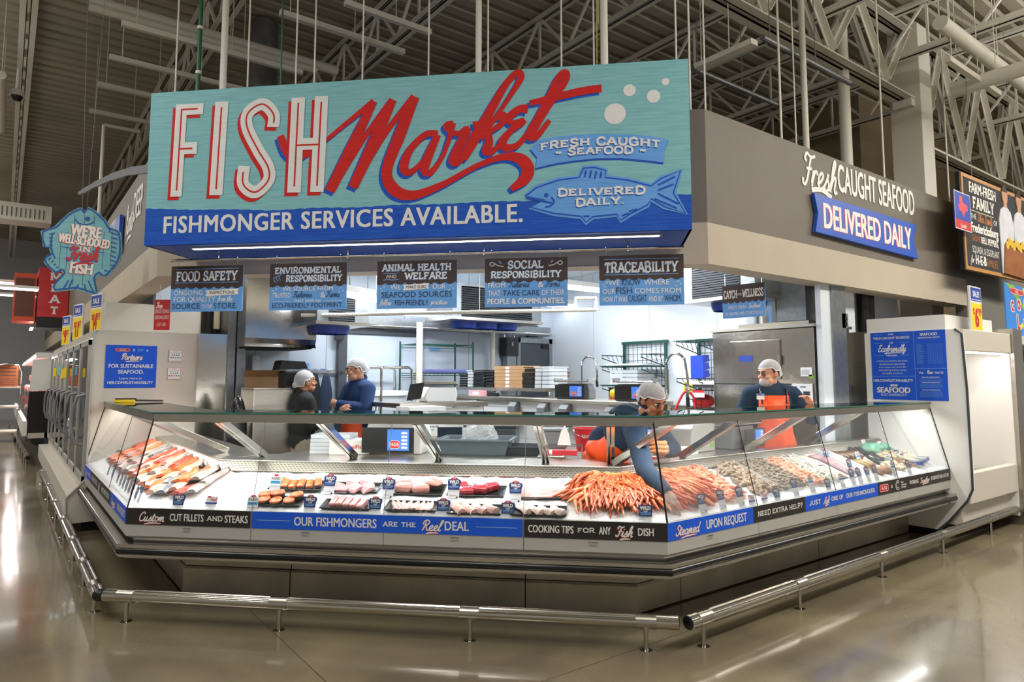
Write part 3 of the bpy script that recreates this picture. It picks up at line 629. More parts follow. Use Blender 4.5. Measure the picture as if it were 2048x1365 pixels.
MK = [([(561, 272), (575, 305), (597, 317), (632, 297), (690, 250), (748, 203)], [14, 16, 12, 8, 9, 12]),
      ([(748, 203), (706, 290), (660, 383)], [14, 21, 20]), ([(664, 378), (730, 275), (786, 200)], [14, 10, 14]), ([(786, 200), (748, 285), (706, 376)], [15, 22, 18]),
      ([(708, 372), (775, 262), (830, 194)], [12, 10, 16]), ([(830, 194), (800, 270), (774, 342), (789, 380), (827, 391), (885, 370), (953, 333), (1008, 314), (1042, 319), (1056, 338), (1049, 359), (1022, 379)], [18, 22, 20, 22, 17, 12, 10, 13, 20, 22, 20, 10]),
      ([(876, 268), (851, 270), (820, 301), (808, 335), (821, 345), (847, 321), (874, 274)], [12, 12, 14, 17, 12, 8, 8]), ([(876, 270), (856, 315), (849, 340), (862, 345), (885, 314), (902, 268), (907, 247)], [12, 17, 16, 12, 8, 9, 9]),
      ([(907, 246), (893, 252), (902, 264), (918, 268), (934, 261), (916, 298), (906, 322), (918, 324), (946, 292)], [9, 12, 10, 10, 15, 17, 16, 11, 8]),
      ([(962, 280), (990, 238), (1022, 190), (1042, 156), (1034, 146), (1010, 172), (980, 224), (953, 272), (926, 319)], [8, 8, 9, 12, 12, 13, 17, 19, 16]),
      ([(946, 250), (968, 246), (990, 243)], [12, 7, 6]), ([(958, 276), (988, 240), (1006, 231), (1004, 247), (978, 266)], [7, 10, 14, 12, 8]), ([(978, 266), (978, 287), (972, 303), (985, 303), (1006, 284)], [10, 15, 15, 11, 8]),
      ([(1056, 219), (1039, 219), (1018, 236), (1026, 247), (1047, 243), (1022, 262), (1005, 284), (1012, 296), (1036, 290), (1062, 258)], [16, 14, 14, 11, 12, 12, 16, 14, 11, 8]),
      ([(1068, 245), (1094, 198), (1117, 156), (1131, 147), (1128, 166), (1090, 219), (1066, 258), (1061, 273), (1075, 272), (1099, 241)], [8, 9, 12, 14, 13, 16, 18, 16, 11, 8]),
      ([(1059, 207), (1107, 196), (1158, 184), (1203, 177)], [10, 13, 14, 14])]
def wsp(ws, k): return [q[0] for q in spline([(w_,) for w_ in ws], k)]
for nm, dx, dy, z_, m_ in (('market_drop_shadow', -5.5, 6, .0028, m_sblue), ('market_lettering', 0, 0, .0055, m_letr)):
    mb = MB()
    for pts, ws in MK: mb.ribbon(T0([(x + dx, y + dy) for x, y in spline(pts, 7)]), [q * 1.08 * kpx for q in wsp(ws, 7)], ML, z_, m_)
    mb.build(nm, sign)
mb = MB(); 
for c, r in (((1230, 228), 20), ((1259, 181), 11.5), ((1307, 193), 12.3), ((1331, 164), 7)): mb.disc(tr(MS, *c), r * kpx, ML, .004, m_letw, 28)
mb.build('bubbles', sign)
ban = [(1112, 872), (1160, 822), (1280, 800), (1420, 787), (1560, 784), (1700, 787), (1820, 800), (1925, 820), (1898, 880), (1895, 952), (1780, 938), (1640, 926), (1500, 928), (1380, 940), (1260, 958), (1145, 985), (1152, 920)]
mb = MB(); mb.prism(T0(Z2([(x - 4, y + 12) for x, y in ban])), ML, 0, m_sblue, .0035); mb.prism(T0(Z2(ban)), ML, 0, m_lblue, .005)
fo = [(1085, 1150), (1150, 1100), (1280, 1055), (1400, 1040), (1425, 985), (1490, 982), (1557, 1000), (1550, 1040), (1680, 1055), (1820, 1090), (1880, 1045), (1992, 1000), (1950, 1130), (2022, 1250), (1900, 1212), (1822, 1165), (1800, 1200), (1705, 1250), (1640, 1292), (1620, 1255), (1480, 1270), (1440, 1303), (1410, 1268), (1250, 1250), (1118, 1215), (1200, 1172)]
fp = T0(Z2(fo)); mb.prism(fp, ML, 0, m_lblue, .0050); mb.ribbon(fp + [fp[0]], 30 / 2.93 * kpx, ML, .0052, m_lblue); mb.build('banner_and_fish_patch', sign)
mb = MB(); mb.ribbon(fp + [fp[0], fp[1]], 8 / 2.93 * kpx, ML, .0065, m_sblue)
for l in ([(1205, 1135), (1207, 1150)], ): mb.disc(tr(MS, *Z2([(1207, 1145)])[0]), 12 / 2.93 * kpx, ML, .0065, m_sblue)
for l in ([(1440, 1000), (1430, 1040)], [(1470, 1000), (1460, 1045)], [(1500, 1002), (1490, 1048)], [(1530, 1005), (1522, 1045)], [(1090, 1160), (1240, 1190)], [(1235, 1155), (1252, 1180), (1235, 1205), (1200, 1215)], [(1860, 1085), (1960, 1035)], [(1860, 1115), (1950, 1080)], [(1860, 1135), (1980, 1195)], [(1840, 1165), (1970, 1220)], [(1650, 1265), (1690, 1250)], [(1690, 1240), (1740, 1225)], [(1425, 1268), (1460, 1268)]):
    mb.ribbon(T0(Z2(spline(l, 4))), 10 / 2.93 * kpx, ML, .0065, m_sblue)
mb.build('fish_outline', sign)
mb = MB()
def onsign(fn, t, px0, px1, py, hpx, m, z, **k):
    a = tr(MS, px0, py); b = tr(MS, px1, py); return fn(mb, t, (a[0] + b[0]) / 2, a[1], hpx * kpx, m, ML, z, maxw=b[0] - a[0], **k)
def sgn(t, P0, P1, hpx, m, z, arc=0, w=.24, xs=1.5, dx=0, dy=0):
    a = tr(MS, P0[0] + dx, P0[1] + dy); b = tr(MS, P1[0] + dx, P1[1] + dy); ang = math.atan2(b[1] - a[1], b[0] - a[0])
    M2 = ML @ Matrix.Translation(((a[0] + b[0]) / 2, (a[1] + b[1]) / 2, 0)) @ Matrix.Rotation(ang, 4, 'Z')
    L = math.hypot(b[0] - a[0], b[1] - a[1]); W = (sum(SLB[c][0] + .1 for c in t) - .1) * hpx * kpx
    slab(mb, t, 0, 0, hpx * kpx, m, M2, z, xs=L / W, w=w, arc=arc)
for dx, dy, m_, z_ in ((-1.5, 2, m_sblue, .0062), (0, 0, m_letw, .0080)):
    sgn('FRESH CAUGHT', (1081, 302), (1321, 296), 14, m_, z_, arc=.035, dx=dx, dy=dy); sgn('~ SEAFOOD ~', (1110, 313), (1293, 308), 13, m_, z_, arc=.01, dx=dx, dy=dy)
    sgn('DELIVERED', (1116, 393), (1290, 388), 13.5, m_, z_, dx=dx, dy=dy); sgn('DAILY.', (1152, 413), (1250, 408), 13.5, m_, z_, dx=dx, dy=dy)
a = tr(MS, 328, 467); b = tr(MS, 1046, 447)
mb.text('FISHMONGER SERVICES AVAILABLE.', a[0], a[1], 33.5 * kpx, m_letw, ML, .0045, al='l', bold=.018, sp=1.08, xs=(b[0] - a[0]) / (glyphs('FISHMONGER SERVICES AVAILABLE.', .018, 1.08)[2] * 33.5 * kpx / CAPH))
mb.build('small_lettering', sign)
# light strip let into the sign's underside
p0 = apl(365, 501, (0, 0, 2.745), (0, 0, 1)); 
mb = MB(); mb.box((.35, .12, -.012), (SL - .22, .17, 0), m_silver); mb.build('light_channel', sign)
mb = MB(); mb.box((.37, .13, -.016), (SL - .24, .16, -.012), m_lamp); mb.build('light_strip', sign)
# hanging rail under the sign and the five printed boards on it
RS = 8.0; RP = lambda px, py: apl(px, py, (RS, 0, 0), NCH)
ra = RP(343, 520); rb = RP(1368, 497); ra.z = rb.z = (ra.z + rb.z) / 2
rail = thing('hanging_rail', 'thin steel tube hung under the market sign', 'rail', ra, -PI / 4); RLn = (rb - ra).length
mb = MB(); mb.cyl((0, 0, 0), (RLn, 0, 0), .013, m_ssp, 10); mb.build('tube', rail, smooth=40)
for px in (438, 696, 968, 1256):
    u = (RP(px, 510) - ra).dot(FX); mb = MB(); mb.cyl((u, 0, -.02), (u, 0, 2.75 - ra.z - .001), .007, m_ssp, 8); mb.box((u - .02, -.02, 2.745 - ra.z), (u + .02, .02, 2.75 - ra.z), m_ssp); mb.build('bracket', rail)
m_bbrown = mat('board_brown', '#3a2c2a', .6, var=.12, vscale=10); m_bblue = mat('board_blue', '#5f9ad8', .6, var=.04, vscale=20); m_bink = mat('board_dark_ink', '#233250', .6); m_bpale = mat('board_pale', '#e6e2d8', .6)
m_bline = mat('board_line_blue', '#7fb2e8', .6)
def board(px0, px1, pt, pb, label, paint, Mat=None, M0=None, w=None, h=None):
    p = RP(px0, pt); q = RP(px1, pb) if w is None else None; u0 = (p - ra).dot(FX)
    W = (RP(px1, pt) - p).dot(FX) if w is None else w; H_ = h or .42; z1 = ra.z - .055
    o = ra + FX * u0; o.z = z1 - H_
    t = thing('hanging_board', label, 'sign', o, -PI / 4, 'printed boards under the market sign')
    sc = [(i * W / 9 + W / 18 * j / 4, H_ * .56 - .014 * math.sin(PI * j / 4) * 1.3) for i in range(0) for j in range(0)]
    n = 45; wave = [(W * i / n, H_ * .545 - .022 * abs(math.sin(PI * 8 * i / n + .6))) for i in range(n + 1)]
    mb = MB(); mb.box((0, 0, 0), (W, .012, H_), m_bblue); mb.build('board', t)
    mb = MB(); mb.prism([(0, H_), (W, H_)] + wave[::-1], ML, .0015, m_bbrown); mb.build('brown_header', t)
    ms = [MB(), MB(), MB()]; paint(ms[0], ms[1], ms[2], W, H_)
    ms[0].build('pale_lettering', t); 
    if ms[1].v: ms[1].build('dark_lettering', t)
    if ms[2].v: ms[2].build('blue_flourish', t)
    for uu in (.06, W - .06):
        mb = MB(); mb.tube([(uu, .006, H_ - .01), (uu, .006, H_ + .03), (uu + .012, .006, H_ + .065), (uu, .006, H_ + .078), (uu - .01, .006, H_ + .06)], .0025, m_chrome, 6); mb.build('hook', t)
Z_ = .003
def hdr(p, b, t, x, y, h, mw, **k):
    slab(b, t, x - .006, y - .006, h, m_bline, ML, Z_ - .0012, maxw=mw, w=.13, **k); slab(p, t, x, y, h, m_bpale, ML, Z_, maxw=mw, w=.15, **k)
def lines(b, W, ys, h=.004, a=.06): 
    for y in ys: b.ribbon([(W * a, y), (W * (1 - a), y)], h, ML, Z_, m_bline)
def flag(p, d, t, x0, x1, y, h):
    p.prism([(x0, y - h * .1), (x0 + .012, y + h * .5), (x0, y + h), (x1, y + h * 1.25), (x1 - .012, y + h * .7), (x1, y + h * .2)], ML, 0, m_bpale, Z_); d.text(t, (x0 + x1) / 2, y + h * .3, h * .55, m_bink, ML, Z_ + .001, maxw=(x1 - x0) * .82, bold=.01)
def b1(p, d, b, W, H_):
    lines(b, W, (H_ * .93, H_ * .63)); hdr(p, b, 'FOOD SAFETY', W / 2, H_ * .68, H_ * .2, W * .84)
    p.text('ONGOING', W * .05, H_ * .36, .045, m_bpale, ML, Z_, al='l', maxw=W * .40); flag(p, d, 'INSPECTIONS', W * .49, W * .95, H_ * .34, .05)
    p.text('FOR QUALITY', W * .05, H_ * .215, .045, m_bpale, ML, Z_, al='l', maxw=W * .58); script(p, 'from the', W * .66, H_ * .215, .05, m_bpale, ML, Z_, al='l', maxw=W * .28, w=.16)
    d.text('SOURCE', W * .03, H_ * .06, .05, m_bink, ML, Z_, al='l', maxw=W * .40); p.text('TO OUR', W * .52, H_ * .075, .032, m_bpale, ML, Z_, maxw=W * .14); d.text('STORE.', W * .61, H_ * .06, .05, m_bink, ML, Z_, al='l', maxw=W * .36)
def bub(p, W, H_):
    for x, y, r in ((.05, .42, .006), (.09, .46, .009), (.07, .37, .005), (.93, .46, .008), (.96, .40, .006), (.91, .37, .005)): p.ribbon([(W * x + r * math.cos(a * PI / 4), H_ * y + r * math.sin(a * PI / 4)) for a in range(9)], .003, ML, Z_, m_bpale)
def b2(p, d, b, W, H_):
    hdr(p, b, 'ENVIRONMENTAL', W / 2, H_ * .79, H_ * .13, W * .86); hdr(p, b, 'RESPONSIBILITY', W * .58, H_ * .615, H_ * .13, W * .72)
    for i in range(3): b.ribbon(spline([(W * (.08 + .03 * i), H_ * (.6 + .02 * i)), (W * (.05 + .035 * i), H_ * (.68 + .02 * i)), (W * (.09 + .035 * i), H_ * (.73 + .02 * i))], 4), .005, ML, Z_, m_bline)
    bub(p, W, H_); p.text('WE SOURCE FROM', W / 2, H_ * .41, .038, m_bpale, ML, Z_, maxw=W * .74); p.text('TRUSTED', W * .04, H_ * .27, .042, m_bpale, ML, Z_, al='l', maxw=W * .24)
    script(d, 'Fisheries', W * .31, H_ * .27, .058, m_bink, ML, Z_, al='l', maxw=W * .34, w=.16); p.text('&', W * .70, H_ * .26, .05, m_bpale, ML, Z_); script(d, 'Farms', W * .74, H_ * .27, .058, m_bink, ML, Z_, al='l', maxw=W * .22, w=.16)
    p.text('THAT HAVE AN', W / 2, H_ * .165, .024, m_bpale, ML, Z_, maxw=W * .40); p.ribbon([(W * .05, H_ * .185), (W * .27, H_ * .185)], .003, ML, Z_, m_bpale); p.ribbon([(W * .73, H_ * .185), (W * .95, H_ * .185)], .003, ML, Z_, m_bpale)
    d.text('ECO-FRIENDLY FOOTPRINT.', W / 2, H_ * .05, .042, m_bink, ML, Z_, maxw=W * .92)
def b3(p, d, b, W, H_):
    hdr(p, b, 'ANIMAL HEALTH', W / 2, H_ * .79, H_ * .14, W * .86); hdr(p, b, 'WELFARE', W * .62, H_ * .61, H_ * .14, W * .58); p.text('AND', W * .18, H_ * .64, .03, m_bpale, ML, Z_)
    for y in (.735, .60): b.ribbon(spline([(W * .08, H_ * y), (W * .14, H_ * (y + .012)), (W * .2, H_ * y), (W * .27, H_ * (y + .012))], 4), .005, ML, Z_, m_bline)
    bub(p, W, H_); p.text('WE', W * .17, H_ * .40, .042, m_bpale, ML, Z_, al='l'); flag(p, d, 'MAKE SURE', W * .33, W * .66, H_ * .385, .045); p.text('OUR', W * .70, H_ * .40, .042, m_bpale, ML, Z_, al='l', maxw=W * .16)
    d.text('SEAFOOD SOURCES', W / 2, H_ * .235, .048, m_bink, ML, Z_, maxw=W * .9); script(p, 'follow', W * .04, H_ * .075, .048, m_bpale, ML, Z_, al='l', maxw=W * .16, w=.16); d.text('FISH-FRIENDLY', W * .23, H_ * .065, .046, m_bink, ML, Z_, al='l', maxw=W * .42); script(p, 'practices', W * .68, H_ * .075, .048, m_bpale, ML, Z_, al='l', maxw=W * .27, w=.16)
def b4(p, d, b, W, H_):
    hdr(p, b, 'SOCIAL', W / 2, H_ * .79, H_ * .15, W * .5); hdr(p, b, 'RESPONSIBILITY', W / 2, H_ * .60, H_ * .13, W * .84)
    for s in (-1, 1):
        p.ribbon([(W / 2 + s * q[0] * W, H_ * q[1]) for q in spline([(.27, .83), (.34, .85), (.41, .92), (.44, .88), (.41, .84), (.38, .88)], 4)], .006, ML, Z_, m_bpale); b.ribbon([(W / 2 + s * .30 * W, H_ * .89), (W / 2 + s * .33 * W, H_ * .94)], .008, ML, Z_, m_bline)
    p.text('FROM', W * .04, H_ * .40, .04, m_bpale, ML, Z_, al='l', maxw=W * .22); script(d, 'Fisheries', W * .29, H_ * .40, .058, m_bink, ML, Z_, al='l', maxw=W * .34, w=.16); p.text('&', W * .68, H_ * .39, .05, m_bpale, ML, Z_); script(d, 'Farms', W * .73, H_ * .40, .058, m_bink, ML, Z_, al='l', maxw=W * .22, w=.16)
    p.text('THAT', W * .04, H_ * .23, .044, m_bpale, ML, Z_, al='l', maxw=W * .15); d.text('TAKE CARE', W * .22, H_ * .23, .046, m_bink, ML, Z_, al='l', maxw=W * .44); p.text('OF THEIR', W * .96, H_ * .23, .044, m_bpale, ML, Z_, al='r', maxw=W * .27); p.text('PEOPLE & COMMUNITIES.', W / 2, H_ * .06, .046, m_bpale, ML, Z_, maxw=W * .93, bold=.015)
def b5(p, d, b, W, H_):
    lines(b, W, (H_ * .92, H_ * .61)); hdr(p, b, 'TRACEABILITY', W / 2, H_ * .66, H_ * .2, W * .86); bub(p, W, H_)
    p.text('WE', W * .11, H_ * .40, .042, m_bpale, ML, Z_, al='l'); d.text('KNOW', W * .27, H_ * .395, .055, m_bink, ML, Z_, al='l', maxw=W * .22); p.text('WHERE', W * .53, H_ * .40, .042, m_bpale, ML, Z_, al='l', maxw=W * .32)
    p.text('OUR', W * .04, H_ * .23, .042, m_bpale, ML, Z_, al='l', maxw=W * .15); d.text('FISH', W * .20, H_ * .225, .055, m_bink, ML, Z_, al='l', maxw=W * .19); p.text('COMES FROM', W * .42, H_ * .23, .042, m_bpale, ML, Z_, al='l', maxw=W * .54)
    p.text('HOW IT WAS', W * .04, H_ * .07, .042, m_bpale, ML, Z_, al='l', maxw=W * .29); d.text('CAUGHT', W * .34, H_ * .065, .055, m_bink, ML, Z_, al='l', maxw=W * .22); p.text('AND BY', W * .58, H_ * .07, .042, m_bpale, ML, Z_, al='l', maxw=W * .17); d.text('WHOM.', W * .765, H_ * .065, .052, m_bink, ML, Z_, al='l', maxw=W * .2)
board(344, 487, 530, 627, 'brown and blue board reading FOOD SAFETY', b1)
board(541, 694, 525, 625, 'brown and blue board reading ENVIRONMENTAL RESPONSIBILITY', b2)
board(755, 914, 521, 624, 'brown and blue board reading ANIMAL HEALTH AND WELFARE', b3)
board(970, 1135, 517, 621, 'brown and blue board reading SOCIAL RESPONSIBILITY', b4)
board(1198, 1367, 511, 617, 'brown and blue board reading TRACEABILITY', b5)
# small board at the right, facing -X-ish over the oven
MC = frame(ax(1446, 638, 5.9), (0.12, -1, 0), UPV)
def bc():
    w_ = tr(MC, 1530, 600)[0]; h_ = tr(MC, 1446, 573)[1]; t = thing('hanging_board', 'dim board reading CATCH OVER WELLNESS hung above the oven', 'sign', MC.translation, math.atan2(-1, .12))
    mb = MB(); mb.box((0, 0, 0), (w_, .012, h_), m_bblue); mb.build('board', t); n = 40
    mb = MB(); mb.prism([(0, h_), (w_, h_)] + [(w_ * i / n, h_ * .5 - .02 * abs(math.sin(PI * 7 * i / n))) for i in range(n, -1, -1)], ML, .0015, m_bbrown); mb.build('brown_header', t)
    p = MB(); slab(p, 'CATCH', w_ * .04, h_ * .6, h_ * .24, m_bpale, ML, .003, al='l', maxw=w_ * .32, w=.14); p.text('OVER', w_ * .42, h_ * .67, h_ * .07, m_bpale, ML, .003, maxw=w_ * .1); slab(p, 'WELLNESS', w_ * .97, h_ * .6, h_ * .24, m_bpale, ML, .003, al='r', maxw=w_ * .48, w=.14)
    p.text('ENJOY FRESH', w_ * .36, h_ * .27, h_ * .1, m_bpale, ML, .003, maxw=w_ * .42); script(p, 'Seafood', w_ * .75, h_ * .27, h_ * .14, m_bpale, ML, .003, maxw=w_ * .28); p.text('2 OR MORE TIMES A WEEK. IT\'S SIMPLY DELICIOUS', w_ / 2, h_ * .08, h_ * .09, m_bpale, ML, .003, maxw=w_ * .9); p.build('pale_lettering', t)
    for u in (.03, w_ - .03): mb = MB(); mb.cyl((u, .006, h_ - .01), (u, .006, 3.3 - MC.translation.z), .002, m_chrome, 5); mb.build('hanging_wire', t)
bc()
# lettering and banner on the right soffit
MR = frame((4.89, 3.64, 2.6), (1, 0, 0), UPV); kx = lambda px, py: tr(MR, px, py)
t = thing('soffit_lettering', 'raised white words Fresh CAUGHT SEAFOOD on the right soffit', 'lettering', (4.89, 3.64, 2.6))
mb = MB(); a = kx(1604, 362); b = kx(1672, 385); 
script(mb, 'Fresh', a[0], a[1] - .03, .36, m_signw, ML, .006, al='l', w=.19, maxw=(b[0] - a[0]) * 1.02, slant=.15); c = kx(1622, 378); d = kx(1662, 383)
mb.ribbon(spline([(c[0], c[1] - .01), ((c[0] + d[0]) / 2, c[1] + .02), (d[0], c[1] - .03)], 5), .05, ML, .006, m_signw); mb.build('script_word', t)
mb = MB(); a = kx(1676, 384); b = kx(1829, 440); mb.text('CAUGHT SEAFOOD', a[0], a[1] + .01, .30, m_signw, ML, .006, al='l', bold=.012, xs=(b[0] - a[0]) / (glyphs('CAUGHT SEAFOOD', .012)[2] * .30 / CAPH)); mb.build('block_words', t)
bn = [kx(*p) for p in ((1619, 388), (1824, 452), (1818, 482), (1828, 519), (1622, 465), (1627, 428))]
t = thing('soffit_banner', 'blue ribbon board reading DELIVERED DAILY on the right soffit', 'sign', (4.89, 3.64, 2.6))
mb = MB(); mb.prism(bn, ML, .04, m_blue, .012); mb.build('board', t)
x0, x1 = bn[0][0], bn[1][0]; y0 = (bn[4][1] + bn[3][1]) / 2; hh = (bn[0][1] + bn[1][1]) / 2 - y0; mb = MB()
TX = 'DELIVERED DAILY'; xs_ = (x1 - x0) * .86 / (glyphs(TX, .02)[2] * hh * .62 / CAPH)
mb.text(TX, (x0 + x1) / 2 - .012, y0 + hh * .18, hh * .62, m_red, ML, .0525, bold=.02, xs=xs_); mb.text(TX, (x0 + x1) / 2, y0 + hh * .195, hh * .62, m_signw, ML, .054, bold=.02, xs=xs_); mb.build('lettering', t)
# left soffit: script and a blue board seen edge-on
MLf = frame((1.16, 7.37, 2.6), (0, -1, 0), UPV)
t = thing('soffit_lettering', 'white words Roots DEEP high on the left soffit', 'lettering', (1.16, 7.37, 2.6), -PI / 2)
a = tr(MLf, 252, 470); b = tr(MLf, 288, 420); mb = MB(); mb.text('DEEP', a[0] + (b[0] - a[0]) * .45, a[1] + .05, .34, m_signw, ML, .006, al='l', xs=.6, bold=.015, maxw=(b[0] - a[0]) * .52); script(mb, 'Roots', a[0], a[1] - .02, .36, m_signw, ML, .006, al='l', maxw=(b[0] - a[0]) * .42, swash=1); mb.build('words', t)
t = thing('soffit_banner', 'blue ribbon board seen edge-on behind the fish shaped sign', 'sign', (1.16, 7.37, 2.6), -PI / 2); a = tr(MLf, 232, 510); b = tr(MLf, 250, 435)
mb = MB(); mb.box((a[0] - .6, -.06, a[1] - .05), (b[0], -.012, b[1] + .03), m_blue); mb.build('board', t); mb = MB(); mb.text('EVERY BODY', a[0] - .1, a[1] + .15, .3, m_signw, ML, .062, maxw=.9); mb.build('lettering', t)
# fish shaped sign hung at the left
FS = frame(apl(163, 515, (0, 8.0, 0), (-.35, -1, 0)), (1, -.35, 0), UPV); zf = lambda pts: [tr(FS, x / 4.074, 400 + y / 4.075) for x, y in pts]
t = thing('fish_shaped_sign', "aqua fish shaped plank sign reading WE'RE WELL-SCHOOLED IN Fresh FISH", 'sign', FS.translation, math.atan2(-.35, 1))
fo = [(685, 95), (720, 55), (790, 95), (860, 160), (890, 215), (940, 240), (985, 265), (995, 400), (975, 500), (900, 600), (850, 630), (815, 600), (770, 650), (795, 770), (735, 765), (620, 730), (440, 750), (440, 690), (520, 605), (490, 575), (440, 600), (355, 510), (370, 465), (415, 440), (395, 385), (350, 380), (330, 255), (440, 220), (500, 160), (560, 105), (630, 68), (670, 62)]
mb = MB(); mb.prism(zf(fo), ML, .03, m_aqua, -.03)
mb.build('plank_board', t)
m_line = mat('sign_line_blue', '#21569c', .6); mb = MB(); cx, cy = 665, 400
mb.ribbon(spline(zf([(cx + (x - cx) * .95, cy + (y - cy) * .955) for x, y in fo]), 2, True), .017, ML, .002, m_line, close=True)
for l in ([(612, 155), (640, 190), (690, 202), (740, 195), (765, 178)], [(445, 265), (420, 300), (420, 400), (450, 480)], [(880, 220), (900, 270)], [(850, 575), (900, 590)], [(560, 655), (510, 735)], [(590, 650), (560, 720)], [(640, 690), (610, 730)], [(690, 690), (700, 750)], [(720, 660), (760, 750)],
          *[[(905, 270 + 37 * i), (960 - 3 * i, 285 + 37 * i)] for i in range(8)], *[[(400, 280 + 30 * i), (430, 278 + 30 * i)] for i in range(4)], *[[(395 + 22 * i, 490 + 22 * i), (415 + 20 * i, 470 + 25 * i)] for i in range(4)]): mb.ribbon(zf(spline(l, 4)), .013, ML, .002, m_line)
mb.disc(zf([(713, 155)])[0], .022, ML, .002, m_line, 14); mb.ribbon(zf([(500, 382), (608, 395)]), .008, ML, .002, m_line); mb.ribbon(zf([(745, 418), (855, 432)]), .008, ML, .002, m_line); mb.build('painted_lines', t)
mb = MB()
for x in (555, 500, 610, 690, 770, 850, 915): mb.ribbon(zf([(x, 120 if 560 < x < 830 else 260), (x - 18, 700 if 560 < x < 760 else 560)]), .003, ML, .0015, m_ink)
mb.build('plank_gaps', t)
mb = MB()
def fst(fn, s, P0, P1, h, **k):
    a, b = zf([P0])[0], zf([P1])[0]; ang = math.atan2(b[1] - a[1], b[0] - a[0]); M2 = ML @ Matrix.Translation((a[0], a[1], 0)) @ Matrix.Rotation(ang, 4, 'Z'); L = math.hypot(b[0] - a[0], b[1] - a[1])
    for dx, m_, z_ in ((-.006, m_red if fn != 'script' else m_line, .003), (0, m_bpale if fn != 'script' else m_red, .0042)):
        if fn == 'script': script(mb, s, L / 2 + dx, dx, h, m_, M2, z_, maxw=L, w=.26, swash=1)
        elif fn == 'slab': slab(mb, s, L / 2 + dx, dx, h, m_, M2, z_, xs=L / ((sum(SLB[c][0] + .1 for c in s) - .1) * h), w=.2)
        else: mb.text(s, L / 2 + dx, dx, h, m_, M2, z_, bold=.03, xs=L / (glyphs(s, .03)[2] * h / CAPH))
kf = .00123 * 4.0
fst('t', "WE'RE", (572, 282), (822, 315), .105); fst('t', 'WELL-SCHOOLED', (474, 340), (888, 400), .085); fst('slab', 'IN', (640, 420), (735, 428), .05); fst('script', 'Fresh', (545, 490), (795, 500), .14); fst('t', 'FISH', (567, 592), (750, 612), .105)
mb.build('lettering', t); mb = MB(); p = zf([(690, 60)])[0]
for dx in (-.02, .02): mb.cyl((p[0] + dx, .0, p[1]), (p[0] + dx * 6, .0, 7.1 - FS.translation.z), .002, m_greyp, 5)
mb.build('hanging_wires', t)
# ================================================================ glass service cases round the corner
TQ = math.tan(PI / 8)
def perf_mat():
    m = bpy.data.materials.new('perforated_stainless'); m.use_nodes = True; nt = m.node_tree; b = nt.nodes['Principled BSDF']; N = nt.nodes.new; L = nt.links.new
    tc = N('ShaderNodeTexCoord'); sx = N('ShaderNodeSeparateXYZ'); cb = N('ShaderNodeCombineXYZ'); L(tc.outputs['Object'], sx.inputs[0]); L(sx.outputs[0], cb.inputs[0]); L(sx.outputs[2], cb.inputs[1])
    br = N('ShaderNodeTexBrick'); L(cb.outputs[0], br.inputs['Vector']); br.inputs['Scale'].default_value = 1; br.inputs['Brick Width'].default_value = .030; br.inputs['Row Height'].default_value = .0125; br.inputs['Mortar Size'].default_value = .0042; br.inputs['Mortar Smooth'].default_value = 0
    br.inputs['Color1'].default_value = (*lin('#2a2520'), 1); br.inputs['Color2'].default_value = (*lin('#2a2520'), 1); br.inputs['Mortar'].default_value = (*lin('#9a948a'), 1)
    L(br.outputs['Color'], b.inputs['Base Color']); L(br.outputs['Fac'], b.inputs['Metallic']); b.inputs['Roughness'].default_value = .35; return m
m_perf = perf_mat()
m_bandk = mat('band_black', '#231f1e', .45); m_bandb = mat('band_blue', '#1c55cc', .5, spec=.3); m_bandw = mat('band_white', '#dcdbd6', .5)
CL = Vector((.74, 5.46, 0)); CR = Vector((3.35, 2.85, 0)); LF = (CR - CL).length
class Seg:
    def __init__(s, o, rz, L, t0, t1): s.o = Vector(o); s.rz = rz; s.L = L; s.t0 = t0; s.t1 = t1; s.M = Matrix.Translation(s.o) @ Matrix.Rotation(rz, 4, 'Z'); s.Mi = s.M.inverted()
    def sweep(s, mb, prof, m, x0=None, x1=None):
        """extrude a closed (y, z) profile along the case with mitred ends"""
        n = len(prof); A = sum(prof[i][0] * prof[(i + 1) % n][1] - prof[(i + 1) % n][0] * prof[i][1] for i in range(n))
        if A < 0: prof = prof[::-1]
        a = [(y * s.t0 if x0 is None else x0, y, z) for y, z in prof]; b = [(s.L - y * s.t1 if x1 is None else x1, y, z) for y, z in prof]
        mb.add(a + b, [tuple(range(n - 1, -1, -1)), tuple(range(n, 2 * n))] + [(i, (i + 1) % n, n + (i + 1) % n, n + i) for i in range(n)], m); return mb
    def rect(s, mb, y0, y1, z0, z1, m, x0=None, x1=None): return s.sweep(mb, [(y0, z0), (y1, z0), (y1, z1), (y0, z1)], m, x0, x1)
    def front(s, px, py, y=0.0):           # sight line -> (x, z) on the plane a distance y behind the front
        n = s.M.to_3x3() @ Vector((0, 1, 0)); p = s.Mi @ apl(px, py, s.M @ Vector((0, y, 0)), n); return p.x, p.z
    def deck(s, px, py, dz=0.0):           # sight line -> point on the sloping ice
        n3 = s.M.to_3x3(); a = n3 @ Vector((1, 0, 0)); b = (n3 @ Vector((0, .70, DZ1 - DZ0))).normalized(); return s.Mi @ apl(px, py, s.M @ Vector((0, .1, DZ0 + dz)), a.cross(b))
DZ0, DZ1 = .728, .938
def zdeck(y): return DZ0 + (y - .1) / .70 * (DZ1 - DZ0)
SF = Seg(CL, -PI / 4, LF, TQ, TQ); SR = Seg(CR, 0, 4.27, TQ, 0); SLf = Seg((.74, 8.45, 0), -PI / 2, 8.45 - 5.46, 0, TQ)
